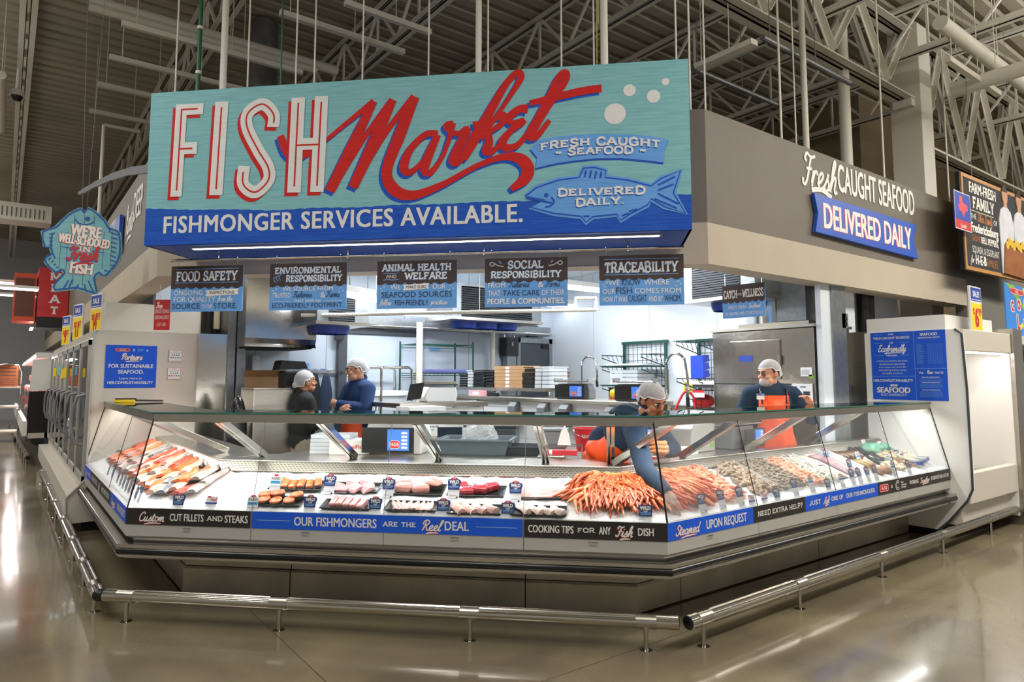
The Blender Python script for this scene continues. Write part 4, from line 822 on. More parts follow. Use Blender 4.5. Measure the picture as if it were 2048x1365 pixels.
def make_case(S, name, label, seams, kicks, struts, bk=1.10):
    t = thing(name, label, 'display case', S.o, S.rz); L = S.L
    mb = MB(); S.rect(mb, .47, bk - .04, 0, .40, m_dark); S.rect(mb, .06, bk - .04, .44, .60, m_dark); S.rect(mb, .10, .65, .60, .70, m_ssd); mb.build('case_body', t)
    ks = [None] + kicks + [None]
    for a, b in zip(ks, ks[1:]):
        mb = MB(); ga = None if a is None else a + .004; gb = None if b is None else b - .004
        S.rect(mb, .43, .468, .205, .385, m_ssd, ga, gb); S.sweep(mb, [(.415, .012), (.46, .012), (.46, .20), (.425, .20), (.415, .185)], m_ssd, ga, gb); mb.build('kick_panel', t)
    mb = MB(); S.sweep(mb, [(-.005, .36), (.43, .385), (.43, .405), (-.005, .39)], m_ssd); mb.build('under_panel', t)
    mb = MB(); S.sweep(mb, [(-.035 - .024 * math.cos(a), .415 + .024 * math.sin(a)) for a in [PI * 2 * i / 12 for i in range(12)]], m_blackr); mb.build('rubber_bumper', t, smooth=40)
    mb = MB(); S.rect(mb, -.05, 0.01, .437, .462, m_ssp); S.rect(mb, -.045, .01, .375, .394, m_ssp); mb.build('bumper_channel', t, bevel=.003)
    mb = MB(); S.rect(mb, .01, .12, .452, .458, m_black); S.rect(mb, .055, .07, .458, .50, m_ss); mb.build('ledge', t)
    mb = MB()
    for a, b in zip(seams, seams[1:]): S.sweep(mb, [(0, .51), (.03, .49), (.06, .49), (.06, .70), (0, .70)], m_silver, None if a is seams[0] and S.t0 else a + .002, None if b is seams[-1] and S.t1 else b - .002)
    mb.build('fascia', t)
    gp = lambda z: .16 * (z - .70) / .63
    for i, (a, b) in enumerate(zip(seams, seams[1:])):
        mb = MB(); d = .006
        x0 = None if i == 0 and S.t0 else a + .004; x1 = None if i == len(seams) - 2 and S.t1 else b - .004
        S.sweep(mb, [(0.004, .70), (.010, .70), (.168, 1.33), (.162, 1.33)], m_glass, x0, x1); mb.build('glass_pane', t)
    sl = [(x, x, .006) for x in seams[1:-1]] + ([(L, L - .163 * S.t1, .012)] if S.t1 else [(L, L, .012)]) + ([] if S.t0 else [(0, 0, .012)])
    for x, x1, w_ in sl: mb = MB(); mb.bar((x, .003, .70), (x1, .161, 1.33), w_ * (.6 if w_ < .01 and S is not SR else 1), w_ * .7, m_greyp if w_ < .01 and S is SF else m_black, (0, 1, 0)); mb.build('glass_seal', t)
    mb = MB(); S.rect(mb, .150, .205, 1.285, 1.345, m_ss); mb.build('top_rail', t, bevel=.004)
    mb = MB()
    S.rect(mb, .145, .56, 1.347, 1.355, m_glassg); mb.build('top_glass', t)
    mb = MB(); S.rect(mb, .138, .1445, 1.346, 1.356, m_gedge); S.rect(mb, .5605, .566, 1.346, 1.356, m_gedge); mb.build('glass_edge', t)
    mb = MB(); S.rect(mb, .215, .245, 1.30, 1.33, m_white); S.rect(mb, .22, .24, 1.294, 1.30, m_lamp); mb.build('light_bar', t)
    for x in struts:
        mb = MB()
        for dx in (-.028, .004): mb.bar((x + dx + .012, .19, 1.30), (x + dx + .012, min(.86, bk - .06), .972), .024, .05, m_ssp, (0, 0, 1))
        mb.build('glass_strut', t, bevel=.002)
    mb = MB(); S.sweep(mb, [(.60, .82), (.70, .82), (.70, .955), (.665, .955), (.60, .872)], m_perf); mb.build('rear_grille', t)
    mb = MB(); S.rect(mb, .66, bk, .945, .958, m_ss); S.rect(mb, bk - .04, bk, 0.0, .945, m_ss); S.sweep(mb, [(.588, .86), (.60, .86), (.60, .885), (.588, .885)], m_ssp); mb.build('rear_ledge', t, bevel=.003)
    return t
caseF = make_case(SF, 'service_case', 'long glass seafood case across the cut corner with black trays on ice', [0, .93, 1.86, 2.79, LF], [1.02, 2.75], [.55, 1.32, 2.02, 2.86, 3.35])
caseR = make_case(SR, 'service_case', 'glass seafood case with shrimp rows and shellfish on ice', [0, .97, 2.05, 3.15, 4.27], [.62, 2.5], [.30, 1.05, 1.95, 2.9], .80)
caseL = make_case(SLf, 'service_case', 'glass seafood case with layered whole fish fillets', [0, 1.95, SLf.L], [1.5], [1.0, 2.2])
# printed bands on the fascia
def bands(S, t, spans):
    for x0, x1, z0, z1, m_, words in spans:
        mb = MB(); S.rect(mb, -.0035, -.0005, z0, z1, m_, x0, x1); b = mb.build('printed_band', t)
        mb = MB(); a = S.t0 * 0 if x0 is None else x0; e = S.L if x1 is None else x1; W = e - a; H_ = z1 - z0; Mb = ML @ Matrix.Translation((0, 0, .0038))
        for kind, s, f0, f1, h in words:
            X0, X1 = a + f0 * W, a + f1 * W; y0 = z0 + H_ * (.5 - h / 2)
            if kind == 'sans': mb.text(s, (X0 + X1) / 2, y0, H_ * h, m_bandw, Mb, .001, bold=.014, xs=(X1 - X0) / (glyphs(s)[2] * H_ * h / CAPH))
            elif kind == 'slab': slab(mb, s, (X0 + X1) / 2, y0, H_ * h, m_bandw, Mb, .001, xs=(X1 - X0) / ((sum(SLB[c][0] + .1 for c in s) - .1) * H_ * h), w=.18)
            elif kind == 'tri':
                for i, wd in enumerate(s.split()): mb.text(wd, X0, z0 + H_ * (.60 - .2 * i), H_ * .16, m_bandw, Mb, .001, al='l', bold=.01, maxw=X1 - X0)
            elif kind == 'line': mb.ribbon([(X0, z0 + H_ * .5), (X1, z0 + H_ * .5)], .004, Mb, .001, m_bline)
            elif kind == 'logo':
                mb.prism(rrect(X0, y0, X1, y0 + H_ * h, H_ * .2), Mb, 0, m_red, .0008); P = rrect(X0 + .006, y0 + .006, X1 - .006, y0 + H_ * h - .006, H_ * .16); mb.ribbon(P + [P[0]], .004, Mb, .0012, m_bandw); mb.text(s, (X0 + X1) / 2, y0 + H_ * h * .3, H_ * h * .4, m_bandw, Mb, .0014, bold=.02, maxw=(X1 - X0) * .7)
            elif kind == 'swirl':
                cx, cy = (X0 + X1) / 2, z0 + H_ / 2; r = H_ * .36
                for k_ in (1, .6): mb.ribbon([(cx + r * k_ * math.cos(q * .35 + .6), cy + r * k_ * math.sin(q * .35 + .6)) for q in range(15)], .006, Mb, .001, m_bandw)
            else:
                script(mb, s, (X0 + X1) / 2 - .004, y0 - .004, H_ * h, m_red, Mb, .0008, maxw=X1 - X0, xs=1.3, w=.24, swash=1); script(mb, s, (X0 + X1) / 2, y0, H_ * h, m_bandw, Mb, .0024, maxw=X1 - X0, xs=1.3, w=.24, swash=1)
        o = mb.build('lettering', b)
bands(SF, caseF, [(None, .925, .588, .70, m_bandk, [('script', 'Custom', .09, .33, .55), ('sans', 'CUT FILLETS', .36, .63, .42), ('slab', 'AND', .66, .78, .26), ('sans', 'STEAKS', .80, .98, .42)]),
    (.935, 2.785, .588, .70, m_bandb, [('line', '', .02, .15, 1), ('sans', 'OUR FISHMONGERS', .165, .475, .5), ('slab', 'ARE THE', .50, .62, .26), ('script', 'Reel', .64, .71, .6), ('sans', 'DEAL', .725, .81, .5), ('line', '', .835, .98, 1)]),
    (2.795, None, .588, .70, m_bandk, [('sans', 'COOKING TIPS', .03, .35, .4), ('slab', 'FOR', .38, .50, .24), ('sans', 'ANY', .53, .61, .4), ('script', 'Fish', .645, .76, .58), ('sans', 'DISH', .80, .905, .4)])])
xr = [SR.front(px, py)[0] for px, py in ((1506, 1035), (1610, 1012), (1755, 980), (1921, 950))]
bands(SR, caseR, [(None, xr[0], .588, .70, m_bandb, [('script', 'Steamed', .05, .36, .55), ('sans', 'UPON REQUEST', .42, .91, .5)]),
    (xr[0], xr[1], .588, .70, m_bandk, [('slab', 'NEED EXTRA HELP?', .08, .94, .3)]), (xr[1], xr[2], .588, .70, m_bandb, [('slab', 'JUST', .05, .19, .28), ('script', 'Ask', .22, .30, .5), ('slab', 'ONE OF', .33, .49, .28), ('slab', 'OUR FISHMONGERS.', .53, .96, .28)]),
    (xr[2], 4.27, .588, .70, m_bandk, [('logo', 'H-E-B', .02, .13, .6), ('sans', '&', .16, .18, .25), ('swirl', '', .21, .28, 1), ('tri', 'Best Aquaculture Practices', .29, .36, .1), ('sans', 'WORKING', .40, .52, .3), ('script', 'Together', .54, .68, .45), ('sans', 'SO SEAFOOD HAS A FUTURE', .70, .97, .3)])])
xl = [SLf.front(px, py)[0] for px, py in ((182, 965), (221, 1005))]
bands(SLf, caseL, [(.02, xl[0], .588, .70, m_bandb, [('script', 'Fresh', .15, .45, .5), ('sans', 'SEAFOOD', .5, .95, .35)]), (xl[0], xl[1], .588, .70, m_bandk, [('sans', 'FROM THE', .06, .36, .4), ('script', 'Gulf', .4, .55, .5), ('sans', 'AND BEYOND', .6, .95, .4)]),
    (xl[1], None, .588, .70, m_bandb, [('script', 'Steamed', .06, .42, .5), ('sans', 'UPON REQUEST', .48, .94, .45)])])
for S, t, xs_ in ((SF, caseF, (.46, 1.32, 2.34, 3.23)), (SR, caseR, (.42,))):
    for x in xs_:
        mb = MB(); Mb = ML @ Matrix.Translation((0, 0, .001)); mb.prism([(x - .035, .545), (x + .035, .545), (x + .035, .575), (x - .035, .575)], Mb, .0006, m_silver); mb.text('ATTENTION', x, .565, .008, m_ink, Mb, .0012, maxw=.06, bold=.02)
        for k in range(3): mb.text('HOT CASE GLASS SURFACE DO NOT', x, .556 - .005 * k, .003, m_ink, Mb, .0012, maxw=.05)
        mb.build('notice_sticker', t)
# case lights: the lamp bars under the top rails
for S, n in ((SF, 2), (SR, 2), (SLf, 2)):
    for i in range(n):
        p = S.M @ Vector((S.L * (i + .5) / n, .27, 1.285)); area('case_light', p, S.L / n * .9, .05, {SF: 12, SR: 21, SLf: 11}[S], (1, .985, .96), (math.radians(14), 0, S.rz))
# ---------------------------------------------------------------- cart bumper rails on the floor
def rail_run(label, p0, p1, posts, cap0=None, cap1=None):
    p0, p1 = Vector(p0), Vector(p1); d = (p1 - p0); L = d.length; rz = math.atan2(d.y, d.x); t = thing('bumper_rail', label, 'guard rail', (p0.x, p0.y, 0), rz)
    mb = MB(); R = .040; n = 20; vs = []; ring = []
    for k in range(n * 2):
        a = 2 * PI * k / (2 * n); up_ = math.sin(a) > .45; r = R - (.004 if up_ and k % 2 else 0); ring.append((r * math.cos(a), r * math.sin(a)))
    mb.add([(0, y, .165 + z) for y, z in ring] + [(L, y, .165 + z) for y, z in ring], [tuple(range(2 * n)), tuple(range(4 * n - 1, 2 * n - 1, -1))] + [(i, 2 * n + i, 2 * n + (i + 1) % (2 * n), (i + 1) % (2 * n)) for i in range(2 * n)], m_ssp); mb.build('tube', t)
    for x in posts:
        mb = MB(); mb.cyl((x, 0, .006), (x, 0, .130), .0135, m_ssp, 14); f = mb.build('post', t, smooth=40); mb = MB(); mb.lathe([(.038, 0), (.038, .004), (.02, .008), (.0136, .008)], m_ssp, Matrix.Translation((x, 0, 0)), 18); mb.build('floor_flange', f, smooth=40)
        mb = MB(); mb.cyl((x - .06, 0, .165), (x + .06, 0, .165), .0425, m_ss, 24); mb.build('coupling', t, smooth=40)
    for c, x in ((cap0, 0), (cap1, L)):
        if c: mb = MB(); mb.sph((x, 0, .165), (.03 if c == 'round' else .006, .0405, .0405), m_black, 16, 10); mb.build('end_cap', t, smooth=60)
    return t
rail_run('steel bumper rail in front of the corner case', (.62, 5.325, 0), (3.255, 2.70, 0), [.16, 1.23, 2.47, 3.53], 'flat', 'flat')
rail_run('steel bumper rail along the shellfish case to the shelves', (3.30, 2.665, 0), (10.5, 2.74, 0), [.14, 1.22, 2.46, 3.68, 4.89, 6.1], 'flat')
rail_run('steel bumper rail along the fillet case and freezer', (.56, 12.9, 0), (.585, 5.345, 0), [.3, 1.9, 3.4, 4.6, 5.7, 6.6, 7.35], None, 'round')
# ================================================================ tall freezer left of the counter
m_prod = [mat('meat_pack_pink', '#d98a86', .4, var=.2, vscale=30), mat('meat_pack_red', '#b4413f', .4, var=.2, vscale=30), mat('meat_pack_white', '#e6d5cf', .4, var=.1, vscale=30)]
m_crate = mat('brown_wood_crate', '#8a4a22', .6, var=.2, vscale=8, stretch=(1, 1, 8))
m_doorg = glass('freezer_door_glass', (.80, .82, .82), 1.2)
PY = 8.45
def panel_poster_blue(t, M, x0, x1, z0, z1): pass
q = lambda px, py: ay(px, py, PY)
xs0, xs1, xs2 = q(186, 700).x, q(395, 700).x, q(456, 700).x
zt = q(300, 664).z
frz = thing('upright_freezer', 'tall beige freezer with glass doors and D-shaped handles', 'freezer', (xs0, PY, 0)); D0 = 7.2
mb = MB(); W = xs1 - xs0
prof = [(-.16, .10), (-.17, .36), (-.06, .48), (0, .55), (0, zt - .03), (.03, zt), (W, zt), (W, .10)]
Mp = Matrix(((1, 0, 0, 0), (0, 0, -1, .05), (0, 1, 0, 0), (0, 0, 0, 1)))
mb.prism(prof, Mp, .05, m_offw); mb.build('end_panel', frz)
mb = MB(); P = [(a, -.006, b) for a, b in prof[:6]]
mb.tube(P, .011, m_silver, 6); mb.build('edge_trim', frz, smooth=40)
mb = MB(); mb.box((W, -.01, .1), (xs2 - xs0, .06, zt + .0), m_ssp); mb.box((W, .0, 0), (xs2 - xs0, .3, zt), m_ssd); mb.build('steel_corner_panel', frz)
mb = MB(); mb.box((0, .05, zt - .08), (W, D0, zt), m_offw); mb.box((W - .06, .05, .1), (W, D0, zt - .08), m_white); mb.box((0, .05, .1), (W, D0, .5), m_offw); mb.box((-.15, .05, .12), (0, D0, .36), m_offw); mb.box((0.02, D0 - .05, .1), (W, D0, zt), m_offw); mb.box((-.02, .05, 0), (W, D0, .1), m_dark); mb.build('freezer_body', frz)
a, b = q(215, 660), q(413, 622); mb = MB(); mb.box((a.x - xs0, .25, zt), (b.x - xs0, 1.6, b.z + .06), m_offw); mb.build('top_housing', frz)
for k in range(7):
    y0 = .12 + k * 1.0; mb = MB()
    for (ya, yb, za, zb) in ((y0, y0 + .05, .5, zt - .1), (y0 + .93, y0 + .98, .5, zt - .1), (y0, y0 + .98, .5, .56), (y0, y0 + .98, zt - .16, zt - .1)): mb.box((-.03, ya, za), (.0, yb, zb), m_silver)
    d = mb.build('glass_door', frz); mb = MB(); mb.box((-.018, y0 + .05, .56), (-.012, y0 + .93, zt - .16), m_doorg); mb.build('door_glass', d)
    mb = MB(); c = y0 + .12
    mb.tube([(-.03, c, 1.42), (-.10, c + .01, 1.40), (-.13, c + .03, 1.28), (-.135, c + .04, 1.15), (-.13, c + .03, 1.02), (-.10, c + .01, .90), (-.03, c, .88)], .016, m_greyp, 8); mb.build('handle', d, smooth=50)
    mb = MB()
    for z in (.62, 1.0, 1.4, 1.75): mb.box((.06, y0 + .02, z), (W - .12, y0 + .96, z + .015), m_white)
    mb.build('shelf', frz)
for k in range(6):  # added crates that imitate brown reflections in the freezer door glass
    for j, z in enumerate((.635, 1.015, 1.415)):
        y0 = PY + .2 + k * 1.0; mb = MB(); 
        for i in range(4): mb.box((xs0 + .1, y0, z + .07 * i), (xs0 + .5, y0 + .7, z + .07 * i + .055), m_crate)
        for c in (0, .66): mb.box((xs0 + .09, y0 + c, z), (xs0 + .10, y0 + c + .04, z + .27), m_crate)
        tag(mb.build('wooden_crate'), 'brown crate imitating a door reflection, %s shelf from below, %s door from the counter' % (nth(j), nth(k)), 'crate', 'crates imitating freezer door reflections')
area('freezer_inner_light', (xs0 + .2, PY + 3.6, zt - .14), .08, 6.6, 60, (1, .97, .93)); area('meat_case_light', (.30, 22, 2.0), .08, 11, 150, (1, .90, .88), (0, math.radians(-25), 0))
t = thing('ice_scraper', 'yellow and black scraper lying on the fillet case glass top', 'scraper', SLf.M @ Vector((.55, .3, 1.356)), -.3); mb = MB(); mb.box((-.13, -.03, 0), (.06, .03, .03), m_yellow); mb.build('blade', t, bevel=.006); mb = MB(); mb.box((-.12, -.032, .031), (.07, .032, .04), m_black); mb.cyl((.06, 0, .02), (.32, -.02, .012), .008, m_black, 8); mb.build('handle', t)
# papers on the end panel
MP = frame((xs0, PY, 0), (1, 0, 0), UPV)
def poster(name, label, M, c0, c1, m, paint=None, cat='poster', th=.004, group=None):
    a, b = tr(M, *c0), tr(M, *c1); x0, x1 = sorted((a[0], b[0])); z0, z1 = sorted((a[1], b[1])); o = M @ Vector((x0, z0, 0)); ux = M.col[0]
    t = thing(name, label, cat, o, math.atan2(ux.y, ux.x), group); mb = MB(); mb.box((0, -th, 0), (x1 - x0, -.0005, z1 - z0), m); mb.build('sheet', t)
    if paint: mb = MB(); paint(mb, x1 - x0, z1 - z0, th + .001); mb.build('printing', t)
    return t
def pill(mb, x, y, w, h, z, bg=None, t='H-E-B'):
    mb.prism(rrect(x - w / 2, y - h / 2, x + w / 2, y + h / 2, h * .45), ML, 0, m_red, z); P = rrect(x - w / 2 + h * .1, y - h * .4, x + w / 2 - h * .1, y + h * .4, h * .36); mb.ribbon(P + [P[0]], h * .07, ML, z + .0004, m_signw); mb.text(t, x, y - h * .22, h * .44, m_signw, ML, z + .0006, bold=.02, maxw=w * .72)
def pp(mb, W, H_, z):
    pill(mb, W * .32, H_ * .89, W * .28, H_ * .075, z); mb.text('&', W * .54, H_ * .865, H_ * .055, m_signw, ML, z); mb.text('EDF', W * .67, H_ * .865, H_ * .05, m_bline, ML, z); mb.disc((W * .8, H_ * .885), H_ * .025, ML, z, m_bline, 8)
    script(mb, 'Partners', W / 2 - .004, H_ * .66 - .003, H_ * .15, m_red, ML, z, maxw=W * .64, w=.24, swash=1); script(mb, 'Partners', W / 2, H_ * .66, H_ * .15, m_signw, ML, z + .0016, maxw=W * .64, w=.24, swash=1)
    mb.text('FOR SUSTAINABLE', W / 2, H_ * .47, H_ * .085, m_signw, ML, z, maxw=W * .86, bold=.014); mb.text('SEAFOOD.', W / 2, H_ * .335, H_ * .085, m_signw, ML, z, maxw=W * .5, bold=.014); mb.text('Learn more at', W / 2, H_ * .2, H_ * .055, m_signw, ML, z, maxw=W * .45); mb.text('HEB.COM/SUSTAINABILITY', W / 2, H_ * .095, H_ * .06, m_signw, ML, z, maxw=W * .88, bold=.012)
poster('blue_poster', 'blue poster reading Partners FOR SUSTAINABLE SEAFOOD on the beige panel', MP, (212, 690), (311, 776), m_bandb, pp)
ICO = [mat('icon_orange', '#e07b35', .6), mat('icon_blue', '#3a7bbd', .6), mat('icon_green', '#3f8a4e', .6), mat('icon_teal', '#2c8c8c', .6)]
def pico(mb, W, H_, z):
    P = rrect(.003, .003, W - .003, H_ - .003, .002); mb.ribbon(P + [P[0]], .003, ML, z, m_red); mb.text('ALLERGENS', W / 2, H_ * .87, H_ * .05, m_red, ML, z, maxw=W * .6)
    for i in range(4): mb.disc((W * (.27 + .155 * i), H_ * .55), W * .055, ML, z, ICO[(i * 3 + 1) % 4] if i else ICO[3], 10)
    for i in range(5): mb.disc((W * (.16 + .17 * i), H_ * .33), W * .06, ML, z, (m_red, ICO[1], ICO[0], ICO[2], ICO[3])[i], 10)
    for k in range(3): mb.ribbon([(W * .1, H_ * (.68 + .06 * k)), (W * .9, H_ * (.68 + .06 * k))], .0016, ML, z, m_greyp)
    mb.ribbon([(W * .1, H_ * .12), (W * .9, H_ * .12)], .0016, ML, z, m_greyp)
poster('notice_paper', 'upper small red edged notice with coloured dots on the beige panel', MP, (338, 700), (364, 724), m_paper, pico)
poster('notice_paper', 'lower small red edged notice with coloured dots on the beige panel', MP, (335, 736), (361, 760), m_paper, pico)
# ---------------------------------------------------------------- price signs on top of the freezer, edge towards us
def price_sign(label, p, rz, w, h, top, price, cents, group='price signs on cabinet tops'):
    t = thing('price_sign', label, 'sign', p, rz, group); mb = MB(); mb.box((-w / 2 - .015, -.012, 0), (w / 2 + .015, .012, h + .015), m_white); mb.build('holder', t, bevel=.004)
    mb = MB(); M_ = ML @ Matrix.Translation((-w / 2, 0, 0)); mb.prism([(0, .01), (w, .01), (w, h * .64), (0, h * .64)], M_, .001, m_yellow, .0125); c = mb.build('yellow_card', t); mb = MB(); mb.prism([(0, h * .69), (w, h * .69), (w, h), (0, h)], M_, .001, m_navyb, .0125); mb.ribbon([(.01, h * .72), (w - .01, h * .72)], .008, M_, .0142, m_signw); mb.build('blue_card', t)
    mb = MB(); mb.text(top, w / 2, h * .79, h * .13, m_signw, M_, .0145, bold=.03, maxw=w * .6); mb.text('$', w * .2, h * .38, h * .14, m_redp, M_, .0145, bold=.02); mb.text(price, w * .48, h * .1, h * .42, m_redp, M_, .0145, bold=.03, maxw=w * .3); mb.text(cents, w * .8, h * .36, h * .17, m_redp, M_, .0145, bold=.02, maxw=w * .3); mb.build('lettering', t)
m_navyb = mat('card_blue', '#1d3fa0', .5); m_redp = mat('price_red', '#c8202a', .5)
for i, (px, pb, top_, y, prc) in enumerate(((192, 662, 577, 9.3, ('14', '97')), (155, 678, 602, 10.9, ('11', '97')), (132, 684, 622, 12.7, ('9', '97')))):
    p = ay(px, pb, y); h = (pb - top_) * (p - ORG).dot(fwd) / 1350; p.z = zt
    price_sign('yellow and blue SALE sign on the freezer, %s from the seafood counter' % nth(i), p, -1.32, .30, h * .92, 'SALE', *prc)
for i, (px, py, c) in enumerate(((110, 745, 0), (118, 742, 1), (125, 748, 0), (130, 746, 2))):
    p = ax(px, py, xs0 - .12); mb = MB(); mb.box((-.03, -.004, -.06), (.03, .004, .06), (m_yellow, mat('tag_blue', '#7fc0d8', .5), m_yellow)[c]); o = mb.build('shelf_tag'); o.location = p; o.rotation_euler = (0, 0, -1.0); tag(o, '%s shelf tag clipped on the freezer doors, %s from the far end' % (('yellow', 'pale blue', 'deep yellow')[c], nth(i)), 'tag', 'tags clipped to the freezer doors')
# red service sign hung left of the kitchen opening
Mr = frame(ay(308, 661, 7.9), (.75, -.66, 0), UPV)
def rs(mb, W, H_, z):
    script(mb, 'Free', W * .3, H_ * .72, H_ * .2, m_signw, ML, z, maxw=W * .4); mb.text('SEAFOOD STEAMING', W * .5, H_ * .55, H_ * .13, m_signw, ML, z, maxw=W * .9); mb.text('& SEASONING SERVICE', W / 2, H_ * .36, H_ * .12, m_signw, ML, z, maxw=W * .9); mb.text('- JUST ASK -', W / 2, H_ * .14, H_ * .1, m_signw, ML, z, maxw=W * .7)
ps = poster('red_sign', 'red sign about seafood steaming hung left of the FOOD SAFETY board', Mr, (308, 661), (342, 600), m_red, rs, 'sign', .01)
mb = MB(); mb.cyl((.05, 0, .30), (.05, 0, 3.3 - ps.location.z), .002, m_chrome, 5); mb.build('hanging_wire', ps)
# ---------------------------------------------------------------- meat department further down the aisle
def P_(px, py, y): return ay(px, py, y)
ms = thing('meat_sign', 'red block sign reading MEAT down the aisle', 'sign', (P_(75, 600, 19).x, 19, P_(75, 655, 19).z))
w_ = P_(137, 600, 19).x - P_(75, 600, 19).x; h_ = P_(75, 535, 19).z - ms.location.z
mb = MB(); mb.box((0, 0, h_ * .18), (w_, 1.2, h_), m_red); mb.build('red_block', ms); mb = MB(); mb.box((0, 0, 0), (w_, 1.2, h_ * .18), m_black); mb.build('black_base', ms)
mb = MB()
for i, c in enumerate('MEAT'): slab(mb, c, w_ * .55, h_ * (.80 - .19 * i), h_ * .13, m_signw, ML, .004, xs=1.15, w=.22)
mb.build('lettering', ms); mb = MB(); mb.box((-.45, .15, h_ * .1), (-.03, 1.1, h_ * .9), mat('sign_orange_red', '#c5431f', .4)); mb.box((-.42, .14, h_ * .18), (-.06, .149, h_ * .82), mat('sign_dark_brown', '#5a2c12', .5)); mb.build('orange_box', ms)
mb = MB(); mb.box((-.1, .1, -.02), (-.04, 1.0, .0), m_lamp); mb.build('light_strip', ms)
mcase = thing('meat_case', 'long open meat case down the left aisle', 'display case', (.40, 16, 0))
mb = MB(); mb.box((0.3, 0, 0), (.75, 12, .55), m_dgrey); mb.box((0.04, 0, .45), (.75, 12, .55), m_offw); mb.box((-.05, 0, .50), (.02, 12, .78), m_white); mb.box((.70, 0, .55), (.78, 12, 2.1), m_white); mb.box((.1, 0, 2.0), (.78, 12, 2.1), m_white); mb.build('case_body', mcase)
mb = MB(); mb.prism([(0.0, .55), (.02, 1.35), (.35, 1.35), (.35, .22), (.12, .35)], Mp, .04, m_black); mb.build('black_end_panel', mcase); mb = MB(); mb.prism([(.02, 1.36), (.05, 1.95), (.70, 2.05), (.70, 1.36)], Mp, .04, m_white); mb.build('white_end_panel', mcase)
mb = MB(); mb.box((.02, .05, .9), (.04, 12, 1.35), m_glass); mb.build('front_glass', mcase)
for z in (.85, 1.2, 1.5): mb = MB(); mb.box((.1 + (z - .85) * .4, .05, z), (.7, 12, z + .02), m_white); mb.build('shelf', mcase)
k = 0
for j, z in enumerate((.87, 1.22, 1.52)):
    for i in range(16):
        mb = MB(); y0 = 16.15 + i * .7; x0 = .44 + j * .13; mb.box((x0, y0, z), (x0 + .42, y0 + .55, z + .10 + .04 * ((i * 7 + j) % 3)), m_prod[(i * 5 + j * 3) % 3]); o = mb.build('meat_pack')
        tag(o, 'wrapped meat pack on the %s shelf of the far meat case' % ('lowest', 'middle', 'top')[j], 'meat pack', 'meat packs on the %s shelf of the far case' % ('lowest', 'middle', 'top')[j])
rail_run('far steel bumper rail along the meat case', (.25, 29, 0), (.44, 15.2, 0), [.5, 2.5, 4.5, 6.5, 8.5, 10, 11.3, 12.4, 13.3], None, 'flat')
ct = thing('stock_cart', 'metal stock cart with arched handle at the left edge', 'cart', az(6, 885, 0)); mb = MB()
for sx in (-.28, .28): mb.tube([(sx, 0, .2), (sx, 0, 1.75), (sx * .8, 0, 1.92), (0, 0, 1.97)], .02, m_ssp, 8)
mb.build('tube_frame', ct, smooth=50)
for z in (.22, .85, 1.35): mb = MB(); mb.box((-.30, -.02, z), (.28, .9, z + .04), m_ssd); mb.build('shelf', ct)
for sx in (-.24, .24): mb = MB(); mb.cyl((sx - .02, .02, .09), (sx + .02, .02, .09), .09, m_black, 16); mb.box((sx - .03, 0, .12), (sx + .03, .05, .22), m_ssd); mb.build('caster', ct, smooth=40)
for j, (z, hh) in enumerate(((1.62, .36), (1.39, .2))):
    mb = MB()
    for i in range(4): mb.box((-.25, .1, z + hh * i / 4), (.22, .8, z + hh * i / 4 + hh / 5), m_crate)
    mb.box((-.255, .08, z), (-.2, .1, z + hh), m_crate); mb.box((.17, .08, z), (.225, .1, z + hh), m_crate); o = mb.build('wooden_crate'); o.location = ct.location; o.rotation_euler = ct.rotation_euler
    if j == 0: mb = None
    tag(o, ('upper' if j == 0 else 'lower') + ' brown slatted crate carried by the stock cart', 'crate', 'crates on the stock cart')
    if j == 0: o.location = ct.location + Vector((0, 0, -.03))
# ================================================================ right: end panel, open freezer and shelf
PX_ = 7.62; qx = lambda px, py: ax(px, py, PX_)
yA, yB = qx(1730, 700).y, qx(1925, 700).y; zt2 = qx(1800, 664).z
ofz = thing('open_freezer', 'white open front freezer beside the large Ecofriendly poster', 'freezer', (PX_, 0, 0)); Mq = Matrix(((0, 0, 1, 0), (1, 0, 0, 0), (0, 1, 0, 0), (0, 0, 0, 1)))
pr = [(yA, .08), (yA, zt2), (yB + .06, zt2), (yB + .0, zt2 - .05), (yB - .02, 1.5), (yB - .02, .52), (yB + .03, .40), (yB + .20, .18), (yB + .30, .08)]
mb = MB(); mb.prism(pr, Mq, .05, m_white); mb.build('end_panel', ofz)
mb = MB(); mb.tube([(-.004, a, b) for a, b in pr[2:]], .012, m_dgrey, 6); mb.build('edge_trim', ofz, smooth=40)
yC = qx(1690, 700).y; mb = MB(); mb.box((0, yA, .05), (.3, yC, zt2 + .02), m_ss); mb.build('steel_corner_panel', ofz)
a, b = qx(1727, 664), qx(1900, 628); mb = MB(); mb.box((.02, yB + .15, zt2), (1.3, yA - .02, b.z), m_white); mb.build('top_housing', ofz)
LX = 1.36
mb = MB(); mb.box((.05, yA - .06, .1), (LX, yA, zt2), m_white); mb.box((.05, yB, zt2 - .22), (LX, yA, zt2), m_offw); mb.box((.05, yB + .1, .14), (LX, yA, .50), m_offw); mb.box((.05, yB + .02, .36), (LX, yB + .1, .66), m_offw); mb.box((.05, yB + .25, 0), (LX, yA, .14), m_dark); mb.build('freezer_body', ofz, bevel=.01)
mb = MB(); mb.box((LX, yB + .02, .1), (LX + .02, yA, zt2), m_white); mb.box((LX + .02, yB - .02, 0), (LX + .3, yA, zt2 + .06), m_ss); mb.build('steel_divider', ofz)
mb = MB(); mb.box((.1, yB + .04, zt2 - .235), (LX - .04, yB + .08, zt2 - .22), m_lamp); mb.build('light_strip', ofz)
mb = MB(); mb.box((.12, yB + .14, .56), (LX - .06, yA - .08, .575), m_ssd); mb.build('deck_grille', ofz)
